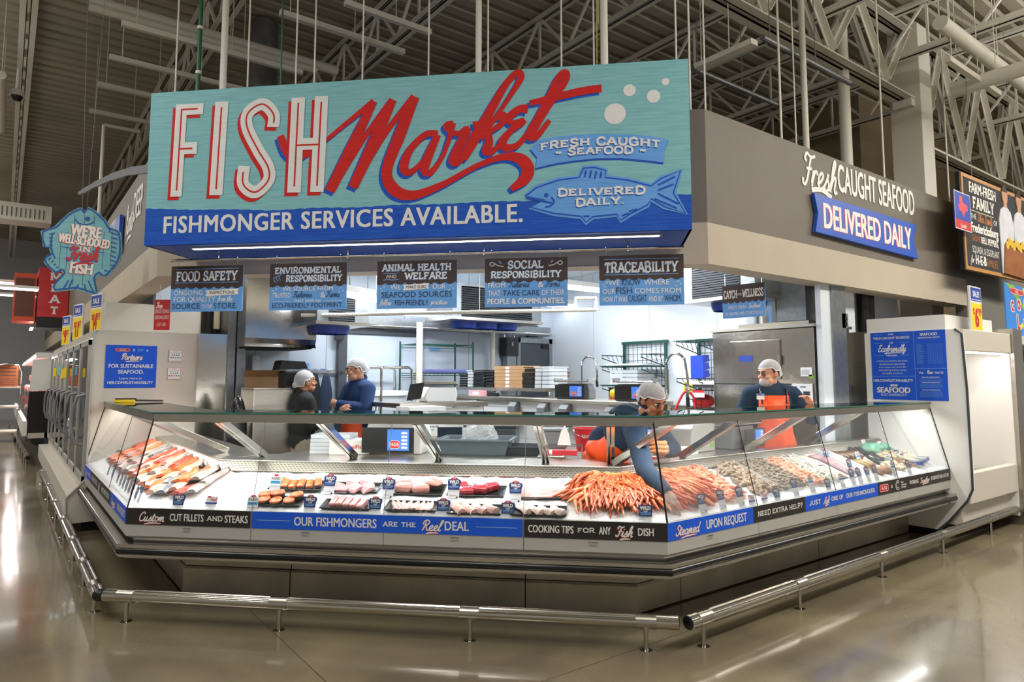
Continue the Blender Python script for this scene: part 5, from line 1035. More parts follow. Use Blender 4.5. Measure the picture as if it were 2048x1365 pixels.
area('freezer_light', (PX_ + .7, yB + .12, zt2 - .25), 1.1, .06, 6, (1, .95, .93), (math.radians(25), 0, 0))
MPq = frame((PX_, yA, 0), (0, -1, 0), UPV)
def eco(mb, W, H_, z):
    S_w = m_signw; x1 = W * .595; c = x1 / 2; t = lambda s, x, y, h, mw, **k: mb.text(s, x * W, y * H_, h * H_, S_w, ML, z, maxw=mw * W, **k)
    t('OUR', .29, .955, .022, .12, bold=.02); t('WILD-CAUGHT SOURCES', .29, .895, .034, .5, bold=.015); t('USE', .29, .83, .022, .14, bold=.02)
    script(mb, 'Ecofriendly', W * .29, H_ * .71, H_ * .10, S_w, ML, z, maxw=W * .5, w=.24, swash=1); t('METHODS', .29, .64, .022, .32, bold=.02)
    for yy in (.965, .84, .655):
        for xa, xb in ((.05, .17), (.41, .53)): mb.ribbon([(W * xa, H_ * yy), (W * xb, H_ * yy)], .003, ML, z, m_bline)
    for i, s in enumerate(('H-E-B is committed to the health,', 'abundance and sustainability', 'of our oceans and marine life,', 'while offering the best variety', 'and quality of seafood.')): t(s, .29, .56 - .045 * i, .022, .5)
    mb.ribbon([(0, H_ * .345), (W * .595, H_ * .345)], .003, ML, z, m_bline); mb.ribbon([(W * .595, 0), (W * .595, H_)], .003, ML, z, m_bline); mb.ribbon([(W * .595, H_ * .455), (W, H_ * .455)], .003, ML, z, m_bline)
    t('HEB.COM/SUSTAINABILITY', .29, .265, .034, .54, bold=.015); mb.prism(rrect(W * .25, H_ * .195, W * .35, H_ * .225, H_ * .013), ML, 0, S_w, z); mb.text('H-E-B', W * .3, H_ * .202, H_ * .015, m_bandb, ML, z + .0006, bold=.02); t('SEAFOOD', .29, .105, .075, .45, bold=.03); t('SUSTAINABILITY', .29, .055, .034, .38)
    t('SEAFOOD', .79, .925, .038, .22, bold=.02); t('NUTRITIONAL FACTS', .79, .885, .02, .33, bold=.02)
    for i in range(20):
        y = H_ * (.80 - .0145 * i); mb.ribbon([(W * .625, y), (W * (.69 + .04 * ((i * 7) % 5) / 5), y)], .002, ML, z, m_bline)
        for k in range(9): mb.ribbon([(W * (.77 + .022 * k), y), (W * (.782 + .022 * k), y)], .002, ML, z, m_bline)
    t('THE', .67, .38, .026, .06, bold=.02); script(mb, 'Raw', W * .78, H_ * .38, H_ * .05, S_w, ML, z, maxw=W * .1, w=.24); t('FACTS', .9, .38, .026, .11, bold=.02)
    for y0, n in ((.33, 4), (.255, 4), (.15, 6)):
        t('SEAFOOD PREPARATION', .79, y0 - .008, .014, .25, bold=.02)
        for k in range(n): mb.ribbon([(W * .645, H_ * (y0 - .025 - .014 * k)), (W * .935, H_ * (y0 - .025 - .014 * k))], .0018, ML, z, m_bline)
SCR['w'] = SCR['w']; 
poster('blue_poster', 'large blue poster reading Ecofriendly and SEAFOOD SUSTAINABILITY on white panel', MPq, (1747, 799), (1890, 659), m_bandb, eco)
# shelf of bagged goods at the right edge
sh = thing('wall_shelf', 'refrigerated shelf of bagged goods at the right edge', 'shelf', (9.32, 0, 0)); mb = MB(); mb.box((0, 3.4, 0), (2.2, 3.5, 2.1), m_white); mb.box((0, 2.75, 2.0), (2.2, 3.5, 2.1), m_offw); mb.box((-.03, 2.75, 0), (0, 3.5, 2.1), m_ss); mb.box((0, 2.8, 0), (2.2, 3.4, .35), m_offw); mb.build('cabinet', sh)
m_teal = mat('bag_teal', '#2f7f86', .35, var=.3, vscale=30); m_bagy = mat('bag_yellow', '#d9b23a', .4, var=.2, vscale=30); m_bagw = mat('bag_cream', '#d8cfb8', .35, var=.25, vscale=40)
for r, z in enumerate((.55, .85, 1.15, 1.45, 1.72)):
    mb = MB(); mb.box((0, 2.85, z), (2.2, 3.4, z + .02), m_white); f = mb.build('shelf_board', sh); mb = MB(); mb.box((0, 2.83, z - .03), (2.2, 2.85, z + .02), m_dgrey); mb.build('price_strip', f)
    for i in range(9):
        x0 = 9.36 + i * .2; h = .19; mb = MB(); mm_ = (m_bagy if (r == 3 and i > 1) else (m_teal, m_bagw)[(i + r) % 2]); mb.sph((x0 + .08, 2.96, z + .025 + h / 2), (.085, .07, h / 2), mm_, 10, 8); mb.box((x0 + .01, 2.955, z + .02 + h * .85), (x0 + .15, 2.965, z + .03 + h), m_teal)
        tag(mb.build('snack_bag', smooth=60), '%s bag on the %s board of the right edge shelf' % ('yellow' if mm_ is m_bagy else ('teal' if mm_ is m_teal else 'cream'), nth(r)), 'bag', '%s bags on the %s board' % ('yellow' if mm_ is m_bagy else ('teal' if mm_ is m_teal else 'cream'), nth(r)))
# SALE sign on top of the freezer, loco sign, dark wall under the farm board
p = ay(1953, 664, 2.72); p.z = zt2; price_sign('yellow and blue SALE! sign for $6.99 on the right freezer', p, .04, .31, ay(1953, 576, 2.72).z - zt2 - .01, 'SALE!', '6', '99')
Ml = frame((ay(2013, 674, 2.9)), (1, .06, 0), UPV)
def loco(mb, W, H_, z):
    for i in range(4): mb.prism([(W * .35, H_ * .45), (W * (.02 + .26 * i), H_ * .99), (W * (.14 + .26 * i), H_ * .99)], ML, 0, (m_lime, m_yellow)[i % 2], z); mb.prism([(W * .35, H_ * .45), (W * (.02 + .26 * i), H_ * .01), (W * (.14 + .26 * i), H_ * .01)], ML, 0, (m_yellow, m_lime)[i % 2], z)
    for i, (c, x, y, m_) in enumerate((('c', .10, .5, m_red), ('o', .2, .55, m_redp), ('m', .32, .58, ICO[0]), ('b', .45, .62, ICO[1]), ('o', .55, .65, m_red), ('L', .18, .18, m_red), ('o', .28, .2, ICO[2]), ('c', .38, .22, ICO[0]), ('o', .48, .25, ICO[1]))):
        mb.text(c, W * x, H_ * y, H_ * .26, m_signw, ML, z + .0008, bold=.10); mb.text(c, W * x, H_ * y, H_ * .26, m_, ML, z + .0020, bold=.03)
    pill(mb, W * .18, H_ * .88, W * .2, H_ * .12, z + .001)
m_lime = mat('lime_green', '#7fae2c', .5); lo = poster('promotion_sign', 'bright blue and green starburst sign beside the SALE! price sign', Ml, (2013, 674), (2120, 600), mat('sky_blue_board', '#2f7fd0', .5), loco, 'sign', .01)
mb = MB(); mb.box((.1, .0, -.06), (.14, .02, .0), m_dgrey); mb.build('stand', lo)
mb = MB(); mb.box((10.66, 3.66, 2.15), (16, 3.80, 3.25), mat('grey_wall_panel', '#77746b', .6)); struct(mb, 'wall_right_lower', 'grey panel wall below the farm-fresh board', 'wall')
mb = MB(); mb.box((10.66, 3.66, 3.25), (16, 3.80, 4.0), m_taupe); struct(mb, 'wall_right_upper', 'taupe wall behind the farm-fresh board', 'wall')
# farm-fresh chalkboard with printed cut-outs
FBx = (1, -.02, 0); FB = frame(ay(1933, 538, 3.36), FBx, UPV); fb = thing('chalkboard_sign', 'wood framed black FARM-FRESH FAMILY board with two printed men', 'sign', FB.translation, math.atan2(-.02, 1)); b0 = tr(FB, 1926, 345)
BW, BH = 2.35, b0[1] - .0; mb = MB(); mb.box((0, .0, 0), (BW, .05, BH), mat('oak_frame', '#b9854a', .5, var=.12, stretch=(1, 1, 6))); mb.box((-.03, .01, -.01), (0, .06, BH), m_black); mb.build('wood_frame', fb); mb = MB(); mb.prism([(.05, .05), (BW - .05, .05), (BW - .05, BH - .05), (.05, BH - .05)], ML, .002, mat('chalk_black', '#2b2c2e', .8, var=.15), .0002); mb.build('black_panel', fb)
mb = MB(); cxw = .67; m_gold = mat('ink_gold', '#b06e2c', .6)
def fl(s, f, h, m_=m_bpale, fn='t', x=None, w=.9, **k):
    y = BH * f
    if fn == 's': script(mb, s, x or cxw, y, h, m_, ML, .004, maxw=w)
    elif fn == 'slab': slab(mb, s, x or cxw, y, h, m_, ML, .004, maxw=w, w=.2)
    else: mb.text(s, x or cxw, y, h, m_, ML, .004, maxw=w, **k)
fl('FARM-FRESH', .82, .14, w=.88, bold=.02); fl('FAMILY', .66, .16, fn='slab', w=.7); mb.ribbon([(.15, BH * .63), (1.0, BH * .63)], .008, ML, .004, m_bpale)
fl('THE', .545, .07, x=.31); fl('Fikes Family'.replace('k', 'k'), .53, .13, m_gold, 's', x=.69, w=.5); fl('OF', .545, .07, x=1.05); fl('Fredericksburg', .41, .12, w=.9, bold=.03); fl('GROWS', .31, .08, m_gold, x=.36, w=.28); fl('BELL PEPPERS,', .31, .085, x=.82, w=.58, bold=.02); fl('SQUASH, & EGGPLANT', .19, .09, w=.9); fl('for', .08, .1, fn='s', x=.2, w=.15); fl('H-E-B', .075, .12, x=.48, w=.34, bold=.03); fl('FAMILIES', .075, .1, m_gold, x=.86, w=.36); mb.build('lettering', fb)
m_skinp = mat('print_skin', '#b98a68', .6); m_shirt = mat('print_white_shirt', '#c9cbd0', .6, var=.08); m_hairp = mat('print_dark_hair', '#2a211c', .6)
for i, px in enumerate((1.42, 1.95)):
    mb = MB(); mb.prism([(px - .24, .05), (px - .26, BH * .62), (px - .18, BH * .75), (px - .07, BH * .79), (px + .07, BH * .79), (px + .18, BH * .75), (px + .26, BH * .62), (px + .24, .05)], ML, .012, m_shirt, .006)
    hd = [(px + .10 * math.cos(a), BH * .93 + .14 * math.sin(a)) for a in [2 * PI * k / 20 for k in range(20)]]; mb.prism(hd, ML, .012, m_skinp, .006); mb.prism([(x, y) for x, y in hd if y > BH * .96], ML, .0135, m_hairp, .006); mb.prism([(px - .06, BH * .76), (px + .06, BH * .76), (px + .06, BH * .88), (px - .06, BH * .88)], ML, .012, m_skinp, .0055)
    mb.build('printed_man', fb)
mb = MB(); mb.prism([(1.2, .05), (1.28, BH * .36), (2.3, BH * .3), (2.3, .02)], ML, .012, mat('print_crate', '#8d5428', .6, var=.15), .02)
for i in range(12): mb.disc((1.36 + .08 * i, BH * .36 + .03 * ((i * 5) % 3)), .06, ML, .034 + .0003 * i, m_bagy, 10)
mb.build('printed_crate_of_peppers', fb)
for x in (.4, 1.9): mb = MB(); mb.cyl((x, .02, BH), (x, .02, 7.1 - FB.translation.z), .003, m_greyp, 5); mb.build('hanging_wire', fb)
Mt = frame(ay(1919, 464, 3.30), (1, 0, 0), UPV)
def tx(mb, W, H_, z):
    k = [(.2, .55), (.32, .55), (.32, .9), (.5, .9), (.5, .68), (.8, .62), (.82, .42), (.62, .3), (.55, .1), (.42, .3), (.3, .32)]
    mb.prism([(W * a, H_ * (.28 + .68 * b)) for a, b in k], ML, 0, mat('texas_red', '#d24a50', .5), z); mb.prism([(0, 0), (W, 0), (W, H_ * .26), (0, H_ * .26)], ML, 0, m_red, z); mb.text('Local', W / 2, H_ * .07, H_ * .11, m_signw, ML, z + .0006, maxw=W * .8, bold=.02); P = rrect(.006, .006, W - .006, H_ - .006, .004); mb.ribbon(P + [P[0]], .01, ML, z + .0004, m_signw)
lc = poster('local_badge', 'small blue and red Local badge on the corner of the chalkboard', Mt, (1911, 456), (1939, 392), m_navyb, tx, 'sign', .012); lc.location.y = 3.31
# ================================================================ the kitchen behind the counter
BY = 8.97; WX = 7.66
def prop(name, label, cat, loc, rz=0, group=None): return thing(name, label, cat, loc, rz, group)
# exhaust hood
a = ay(490, 693, 8.05); b = ay(632, 695, 8.05); hz = a.z
hd = prop('exhaust_hood', 'stainless exhaust hood at the left of the kitchen', 'hood', (a.x, 8.05, hz)); W = b.x - a.x
mb = MB(); mb.prism([(0, 0), (.03, .04), (.0, .10), (.0, .16), (.0, .9), (.9, .9), (.9, 0)], Matrix(((0, 0, 1, 0), (1, 0, 0, 0), (0, 1, 0, 0), (0, 0, 0, 1))), W, m_ssw); mb.build('hood_shell', hd)
mb = MB(); mb.box((.03, .06, -.012), (W - .03, .86, .002), m_dark); mb.build('filter_opening', hd); mb = MB(); mb.box((0.02, .1, .9), (W - .02, .85, 1.24), m_ss); mb.build('upper_shroud', hd)
# sliding cooler door and header
def bw(px, py): return ay(px, py, BY)
a, b = bw(690, 668), bw(833, 676); zt_ = a.z
mb = MB(); mb.box((a.x, BY - .06, .02), (b.x - .03, BY, zt_), m_kb); o = mb.build('door_2', bevel=.01); o['kind'] = 'structure'; o['label'] = 'pale sliding cooler door with dark frame behind the man in blue'; o['category'] = 'door'
mb = MB()
for x0, x1, z0, z1 in ((a.x - .12, a.x, 0, zt_ + .04), (b.x - .03, b.x + .05, 0, zt_ + .04), (a.x - .12, b.x + .05, zt_, zt_ + .07)): mb.box((x0, BY - .09, z0), (x1, BY, z1), m_dgrey)
f = mb.build('frame', o); mb = MB(); mb.box((a.x - .12, BY - .14, 1.05), (a.x - .02, BY - .09, 1.35), m_dgrey); mb.box((a.x - .08, BY - .17, 1.12), (a.x - .05, BY - .14, 1.28), m_chrome); mb.build('latch', o)
c = bw(1005, 682); mb = MB(); mb.box((a.x - .05, BY - .16, zt_ + .09), (c.x + .9, BY - .04, zt_ + .24), m_gal); mb.cyl((a.x - .05, BY - .18, zt_ + .12), (c.x + .9, BY - .18, zt_ + .12), .02, m_ssp); tag(mb.build('door_track', smooth=40), 'long grey track over the sliding cooler door', 'track')
mb = MB(); mb.box((a.x - .18, BY - .16, zt_ - .1), (a.x - .08, BY - .05, zt_ + .18), m_black); mb.cyl((a.x - .3, BY - .1, zt_ + .3), (a.x - .12, BY - .1, zt_ + .24), .08, m_black); tag(mb.build('door_closer', smooth=40), 'black door motor at the left end of the cooler door track', 'door motor')
# dark swing door
a, b = bw(1037, 686), bw(1094, 682); zd = a.z
mb = MB(); mb.box((a.x, BY - .03, .02), (b.x, BY, zd), mat('door_charcoal', '#3f464c', .4)); o = mb.build('door_1'); o['kind'] = 'structure'; o['label'] = 'dark grey door beside the white wall corner'; o['category'] = 'door'
mb = MB(); mb.box((a.x - .07, BY - .06, 0), (a.x, BY, zd + .08), m_gal); mb.box((b.x, BY - .06, 0), (b.x + .07, BY, zd + .08), m_gal); mb.box((a.x - .07, BY - .06, zd), (b.x + .07, BY, zd + .08), m_gal); mb.build('frame', o)
mb = MB(); mb.box((b.x - .16, BY - .07, zd - .08), (b.x - .02, BY - .03, zd - .02), m_black); mb.build('closer', o)
# wall things on the back wall
def wallbox(name, label, cat, p0, p1, d, m, y=BY, bev=.008, group=None, extra=None):
    a, b = ay(*p0, y), ay(*p1, y); t = thing(name, label, cat, (min(a.x, b.x), y, min(a.z, b.z)), 0, group); w, h = abs(b.x - a.x), abs(b.z - a.z)
    mb = MB(); mb.box((0, -d, 0), (w, 0, h), m); mb.build('body', t, bevel=bev)
    if extra: extra(t, w, h, d)
    return t
def xb(t, w, h, d):
    mb = MB(); mb.box((w * .35, -d - .02, h * .55), (w * .5, -d, h * .75), m_greyp); mb.build('latch', t); mb = MB()
    for s in (.1, .5, .9): mb.tube([(w * s, -d * .5, h), (w * s, -d * .5, h + .14), (w * (s + .3), -d * .5, h + .2)], .012, m_bline if s == .5 else m_chrome, 6)
    mb.build('hoses', t, smooth=50); mb = MB(); mb.box((w * .15, -d * .8, -.62), (w * .9, -d * .2, 0), m_gal); mb.build('pipe_bundle', t)
wallbox('wash_station', 'black wall mounted wash box with blue hoses left of the dark door', 'wash box', (999, 713), (1023, 677), .2, m_black, extra=xb)
def xl(t, w, h, d): mb = MB(); mb.sph((w * .25, -d, h * .5), (.05, .05, .07), mat('alarm_blue', '#2a4fd0', .2, coat=.5), 12, 8); mb.build('blue_lamp', t, smooth=60)
wallbox('alarm_lamp', 'grey alarm box with blue lamp above the dark door', 'alarm', (1050, 674), (1069, 652), .1, m_dgrey, extra=xl)
wallbox('wall_phone', 'white wall phone behind the stainless box at left', 'phone', (499, 744), (515, 712), .10, m_whitep)
wallbox('thermostat', 'small dark gauge high on the blue wall', 'gauge', (753, 656), (764, 645), .05, m_dgrey)
wallbox('wall_strip', 'blue strip label COATS / APRONS above the hanging coats', 'label', (590, 735), (621, 726), .004, mat('label_blue', '#9cc0ea', .5), bev=0, extra=lambda t, w, h, d: (lambda mb: (mb.text('COATS / APRONS', w / 2, h * .25, h * .5, m_navyb, ML, d + .001, maxw=w * .8), mb.build('lettering', t)))(MB()))
for i, px in enumerate((597, 614, 630, 645, 660)):
    wallbox('wall_sticker', 'small %s sticker over the coats, %s from the left' % ('yellow edged white' if i == 4 else 'blue and white', nth(i)), 'sticker', (px - 4, 748), (px + 5, 738), .004, (m_navyb, m_navyb, m_bblue, m_navyb, m_paper)[i], bev=0, group='stickers over the coats', extra=lambda t, w, h, d: (lambda mb: (mb.prism([(w * .1, h * .1), (w * .9, h * .1), (w * .9, h * .4), (w * .1, h * .4)], ML, 0, m_red, d + .001), mb.build('red_stripe', t)))(MB()))
wallbox('wall_label', 'blue strip label on wall beyond green shelf', 'label', (858, 700), (880, 696), .004, m_bblue, bev=0)
for i, (p0, p1) in enumerate((((1098, 780), (1105, 733)), )):
    wallbox('wall_poster', 'white poster by the corner right of the dark door', 'poster', p0, p1, .004, m_paper, bev=0)
# coats
def coat(label, px, ptop, pbot, wpx, m, seed):
    p = ay(px, ptop, BY - .14); b = ay(px, pbot, BY - .14); w = wpx * (p - ORG).dot(fwd) / 1350; h = p.z - b.z; mb = MB(); vs = []; fs = []; n = 14; k = 9
    for j in range(k):
        t_ = j / (k - 1)
        for i in range(n):
            a = 2 * PI * i / n; r = w * (.22 + .32 * min(1, t_ * 2.2)) * (1 + .13 * math.sin(3 * a + seed + 2 * t_)); vs.append((p.x + r * math.cos(a), p.y + .35 * r * math.sin(a), p.z - h * t_ + .03 * math.sin(2 * a + seed)))
    for j in range(k - 1):
        for i in range(n): fs.append((j * n + i, j * n + (i + 1) % n, (j + 1) * n + (i + 1) % n, (j + 1) * n + i))
    fs += [tuple(range(n - 1, -1, -1)), tuple((k - 1) * n + i for i in range(n))]; mb.add(vs, fs, m); tag(mb.build('hanging_coat', smooth=60, sub=1), label, 'coat', 'coats on the wall hooks')
coat('black coat hanging behind the person in black', 630, 748, 835, 26, mat('coat_black', '#15181d', .8), 0); coat('navy coat hanging nearest the cooler door', 652, 750, 838, 26, mat('coat_navy', '#1d2c45', .8), 2)
p = ay(630, 747, BY); mb = MB(); mb.box((p.x - .3, BY - .03, p.z), (p.x + .45, BY, p.z + .05), m_gal)
for i in range(4): mb.cyl((p.x - .2 + .18 * i, BY - .14, p.z + .02), (p.x - .2 + .18 * i, BY - .02, p.z + .02), .008, m_chrome, 6)
tag(mb.build('coat_hooks'), 'grey hook rail holding the two coats', 'hooks')
# cardboard box, stainless stand, till
t = prop('cardboard_box', 'open brown cardboard box by the wall phone', 'box', ay(515, 790, 8.6)); mb = MB(); mb.box((-.22, -.2, 0), (.22, .2, .22), m_card); mb.build('body', t); mb = MB(); mb.add([(-.22, -.2, .22), (.22, -.2, .22), (.24, -.34, .30), (-.24, -.34, .30)], [(0, 1, 2, 3)], m_card); mb.add([(.22, -.2, .22), (.22, .2, .22), (.40, .2, .28), (.40, -.2, .28)], [(0, 1, 2, 3)], m_card); mb.build('flaps', t)
mb = MB(); p = ay(505, 790, 8.6); mb.box((2.25, 8.3, 0), (p.x + .6, 8.96, p.z), m_ssd); tag(mb.build('side_counter', bevel=.006), 'stainless side counter under the cardboard box', 'counter')
p = ay(506, 831, 7.55); q2 = ay(610, 778, 7.55); st = prop('steel_cabinet', 'low stainless cabinet left of the person in black', 'cabinet', (p.x, 7.55, 0)); w = q2.x - p.x
mb = MB(); mb.box((0, 0, 0), (w, .5, q2.z), m_ss); mb.build('body', st, bevel=.01); mb = MB(); mb.box((0, 0, q2.z), (w, .5, q2.z + .01), m_ssp); mb.box((.05, -.003, .15), (w - .05, 0, .7), m_ssd); mb.build('front_panel', st)
tl = prop('label_printer', 'black label printer with lid on the steel cabinet', 'printer', (ay(562, 777, 7.75).x, 7.75, q2.z + .0105)); mb = MB(); mb.box((0, -.12, 0), (.30, .12, .19), m_black); mb.build('body', tl, bevel=.015); mb = MB(); mb.prism([(-.05, .20), (.28, .22), (.24, .30), (-.02, .31)], Mp, .26, m_black, -.13); mb.build('lid', tl); mb = MB(); mb.box((.17, -.122, .12), (.23, -.12, .14), m_paper); mb.build('indicator', tl)
t = prop('trash_bag', 'black bag hanging left of the steel cabinet', 'bag', (p.x - .12, 7.7, .75)); mb = MB(); mb.sph((0, 0, .25), (.10, .12, .42), m_blackr, 14, 10); mb.build('bag', t, smooth=60); mb = MB(); mb.tube([(0, -.02, .65), (-.02, -.05, .5), (.08, -.12, .42), (.2, -.12, .5)], .014, m_whitep, 8); mb.build('white_hose', t, smooth=60)
# rack with white bins
p = ay(718, 735, 8.35); q2 = ay(813, 735, 8.35); rk = prop('bun_rack', 'wheeled metal rack holding a clear bin', 'rack', (p.x, 8.2, 0)); w = q2.x - p.x; hz_ = p.z
mb = MB()
for y in (0, .5): mb.tube([(0.02, y, .0), (.02, y, hz_ - .05), (.06, y, hz_), (w * .32, y, hz_), (w * .36, y, hz_ - .04), (w * .36, y, .0)], .018, m_ssp, 8)
for y in (0, .5): mb.tube([(w, y, .0), (w, y, hz_ - .03), (w - .04, y, hz_), (w * .4, y, hz_)], .018, m_ssp, 8)
mb.build('tube_frame', rk, smooth=50)
for z in (.4, .75, 1.08): mb = MB(); mb.box((.02, 0, z), (w, .5, z + .02), m_ssp); mb.build('shelf', rk)
m_bin = film('clear_bin', '#e8eef2', .55, .2)
t = prop('clear_bin', 'clear storage bin with lid on the wheeled rack', 'bin', (p.x + .04, 8.22, 1.10)); mb = MB(); mb.box((0, 0, 0), (w - .1, .44, .26), m_bin); mb.build('tub', t, bevel=.015); mb = MB(); mb.box((-.02, -.02, .26), (w - .08, .46, .33), m_whitep); mb.build('lid', t, bevel=.01); mb = MB(); mb.box((w * .42, -.004, .12), (w * .5, -.0005, .17), m_bblue); mb.build('label_sticker', t)
# green wire shelf unit
def wire_shelf(mb, x0, x1, y0, y1, z, m=m_green, step=.07):
    for y in (y0, y1): mb.cyl((x0, y, z), (x1, y, z), .006, m, 6); mb.cyl((x0, y, z - .03), (x1, y, z - .03), .005, m, 6)
    x = x0
    while x <= x1 + .001: mb.cyl((x, y0, z), (x, y1, z), .004, m, 5); mb.bar((x, y0, z), (x, y0, z - .03), .005, .005, m); x += step
p = ay(817, 682, 8.6); q2 = ay(928, 686, 8.6); gs = prop('wire_shelf_unit', 'tall green wire shelf unit before the blue wall', 'shelf', (p.x, 8.35, 0)); w = q2.x - p.x
for x in (0, w):
    for y in (0, .5): mb = MB(); mb.cyl((x, y, 0), (x, y, p.z), .014, m_green, 10); mb.build('post', gs, smooth=40)
for z in (.4, .85, ay(817, 747, 8.6).z, p.z - .05): mb = MB(); wire_shelf(mb, 0, w, 0, .5, z); mb.build('wire_shelf', gs)
zz = ay(817, 747, 8.6).z + .008
t = prop('purple_tray', 'flat purple lid on the green shelf unit', 'tray', (p.x + w * .3, 8.4, zz)); mb = MB(); mb.box((0, 0, 0), (w * .62, .4, .05), mat('purple_plastic', '#6f6fb0', .4)); mb.build('tray', t, bevel=.01)
# white pipes
for i, (px, y, label) in enumerate(((838, 8.0, 'white pipe standing before the green shelf unit'), (985, 8.8, 'white pipe on the blue wall left of the wash box'))):
    p = ay(px, 800, y); mb = MB(); mb.cyl((p.x, y, 0), (p.x, y, ay(px, 645, y).z if i == 0 else 3.3), .045 if i == 0 else .04, m_pipew, 14); tag(mb.build('drain_pipe', smooth=40), label, 'pipe')
a, b = az(700, 659, 2.35), az(1195, 619, 2.62); mb = MB(); a = Vector((2.75, 7.75, 2.33)); b = ax(1192, 620, 5.6); mb.cyl(a, b, .022, m_pipew, 12)
for f in (.25, .6, .85): c = a.lerp(b, f); mb.cyl(c, (c.x, c.y, 3.3), .005, m_pipew, 6)
c = a.lerp(b, .93); mb.tube([c, c + Vector((0, 0, .14)), b + Vector((0, 0, .14)), b], .022, m_pipew, 10); tag(mb.build('water_pipe', smooth=40), 'long white pipe hung across the kitchen under the coolers', 'pipe')
# evaporator coolers with blue fan rings
m_finb = mat('coil_fins', '#2c3034', .5, .4); m_fan = mat('fan_blue', '#1c3f9e', .4)
def cooler(label, c, rz, w, d, h, nf):
    t = prop('ceiling_cooler', label, 'cooling unit', c, rz, 'ceiling cooling units'); mb = MB(); mb.box((0, 0, h - .03), (w, d, h), m_gal); mb.box((-.02, -.02, 0), (w + .02, d + .02, .04), m_ss); mb.box((w - .18, 0, .04), (w, d, h - .03), m_gal); mb.box((0, 0, .04), (.14, d, h - .03), m_gal); mb.build('housing', t)
    mb = MB(); n = 13
    for i in range(n): z = .05 + (h - .09) * i / n; mb.box((.14, -.006, z), (w - .18, d + .006, z + (h - .09) / n * .7), m_finb)
    mb.build('coil_fins', t)
    for i in range(nf):
        mb = MB(); x = .22 + (w - .46) * (i + .5) / nf; mb.lathe([(.17, -.09), (.19, -.05), (.20, 0), (.15, 0), (.14, -.08)], m_fan, Matrix.Translation((x, d / 2, 0)), 22, False, False); mb.lathe([(.03, -.06), (.15, -.03), (.15, -.02), (.03, -.02)], m_black, Matrix.Translation((x, d / 2, 0)), 16); mb.build('fan', t, smooth=40)
    if nf != 2 or rz == 0: mb = MB(); mb.box((w, d * .3, .1), (w + .08, d * .6, .26), m_dgrey); mb.box((w + .08, d * .4, .16), (w + .09, d * .5, .22), m_yellow); mb.build('control_box', t)
    for x in (.08, w - .08): mb = MB(); mb.cyl((x, d / 2, h), (x, d / 2, 3.3 - c[2]), .008, m_chrome, 6); mb.build('hanger', t)
a = ay(634, 648, 7.6); b = ay(722, 648, 7.6); cooler('cooling unit under the ceiling between first two boards', (a.x, 7.6, a.z), 0, b.x - a.x + .1, .8, .44, 2)
a = ay(890, 646, 8.0); b = ay(1066, 646, 8.0); cooler('cooling unit under the ceiling left of the white pipe bend', (a.x, 7.8, a.z + .04), 0, b.x - a.x, .7, .50, 3)
a = ax(1366, 612, 6.5); cooler('cooling unit under the ceiling right of the TRACEABILITY board', (6.5, a.y, a.z + .02), -PI / 2, .98, .8, .45, 2)
for i, (px, py, y, rz, z, L) in enumerate(((735, 592, 7.3, .5, 0, 1.1), (845, 626, 8.6, 0, 0, 1.0), (1163, 574, 0, 0, 2.93, 1.2), (1160, 610, 0, -.35, 2.85, 1.2))):
    p = ay(px, py, y) if y else az(px, py, z); t = prop('kitchen_strip_light', ['lit strip right of the ENVIRONMENTAL board', 'lit strip below the ANIMAL HEALTH board', 'upper lit strip between SOCIAL and TRACEABILITY boards', 'lower lit strip between SOCIAL and TRACEABILITY boards'][i], 'light', p, rz, 'kitchen strip lights')
    mb = MB(); mb.box((-L / 2, -.07, 0), (L / 2, .07, .07), m_white); mb.build('housing', t); mb = MB(); mb.box((-L / 2 + .02, -.06, -.05), (L / 2 - .02, .06, 0), m_lamp2); mb.build('diffuser', t); mb = MB(); mb.cyl((0, 0, .07), (0, 0, 3.3 - p.z), .006, m_chrome, 6); mb.build('hanger', t)
# half wall with steel cap, shelf and scales
HX = 4.92; hz2 = 1.37
hw = prop('half_wall', 'white half wall with stainless cap across the kitchen', 'wall unit', (HX, 4.62, 0)); mb = MB(); mb.box((0, 0, 0), (.12, 3.68, hz2 - .04), mat('white_block', '#d9dad8', .5))
for z in (.3, .6, .9, 1.12, 1.25): mb.box((-.003, 0, z), (0, 3.68, z + .006), m_kb)
mb.build('white_wall', hw); mb = MB(); mb.box((-.05, -.02, hz2 - .04), (.62, 3.70, hz2), m_ss); mb.box((.55, 0, 0), (.6, 3.68, hz2 - .04), m_ssd); mb.build('steel_cap', hw, bevel=.004)
for i, px in enumerate((947, 1027, 1086, 1130, 1222)):
    p = ax(px, 812, HX - .05); t = prop('towel_dispenser', 'grey towel dispenser on the half wall, %s from the left' % nth(i), 'dispenser', (HX - .0035, p.y, 1.24), -PI / 2, 'grey dispensers on the half wall')
    mb = MB(); mb.prism([(0, -.16), (-.09, -.16), (-.09, .03), (-.05, .08), (0, .08)], Matrix(((0, 0, 1, -.07), (1, 0, 0, 0), (0, 1, 0, 0), (0, 0, 0, 1))), .14, m_greyp); mb.build('body', t, bevel=.01); mb = MB(); mb.box((-.015, -.093, -.06), (.015, -.09, -.03), m_dgrey); mb.build('lock', t)
m_scr = mat('screen_blue', '#3f74d8', .3, emit=.7); m_scrr = mat('screen_red', '#c22a35', .3, emit=.6); m_scrd = mat('dark_screen', '#1a2a3a', .15, coat=.5)
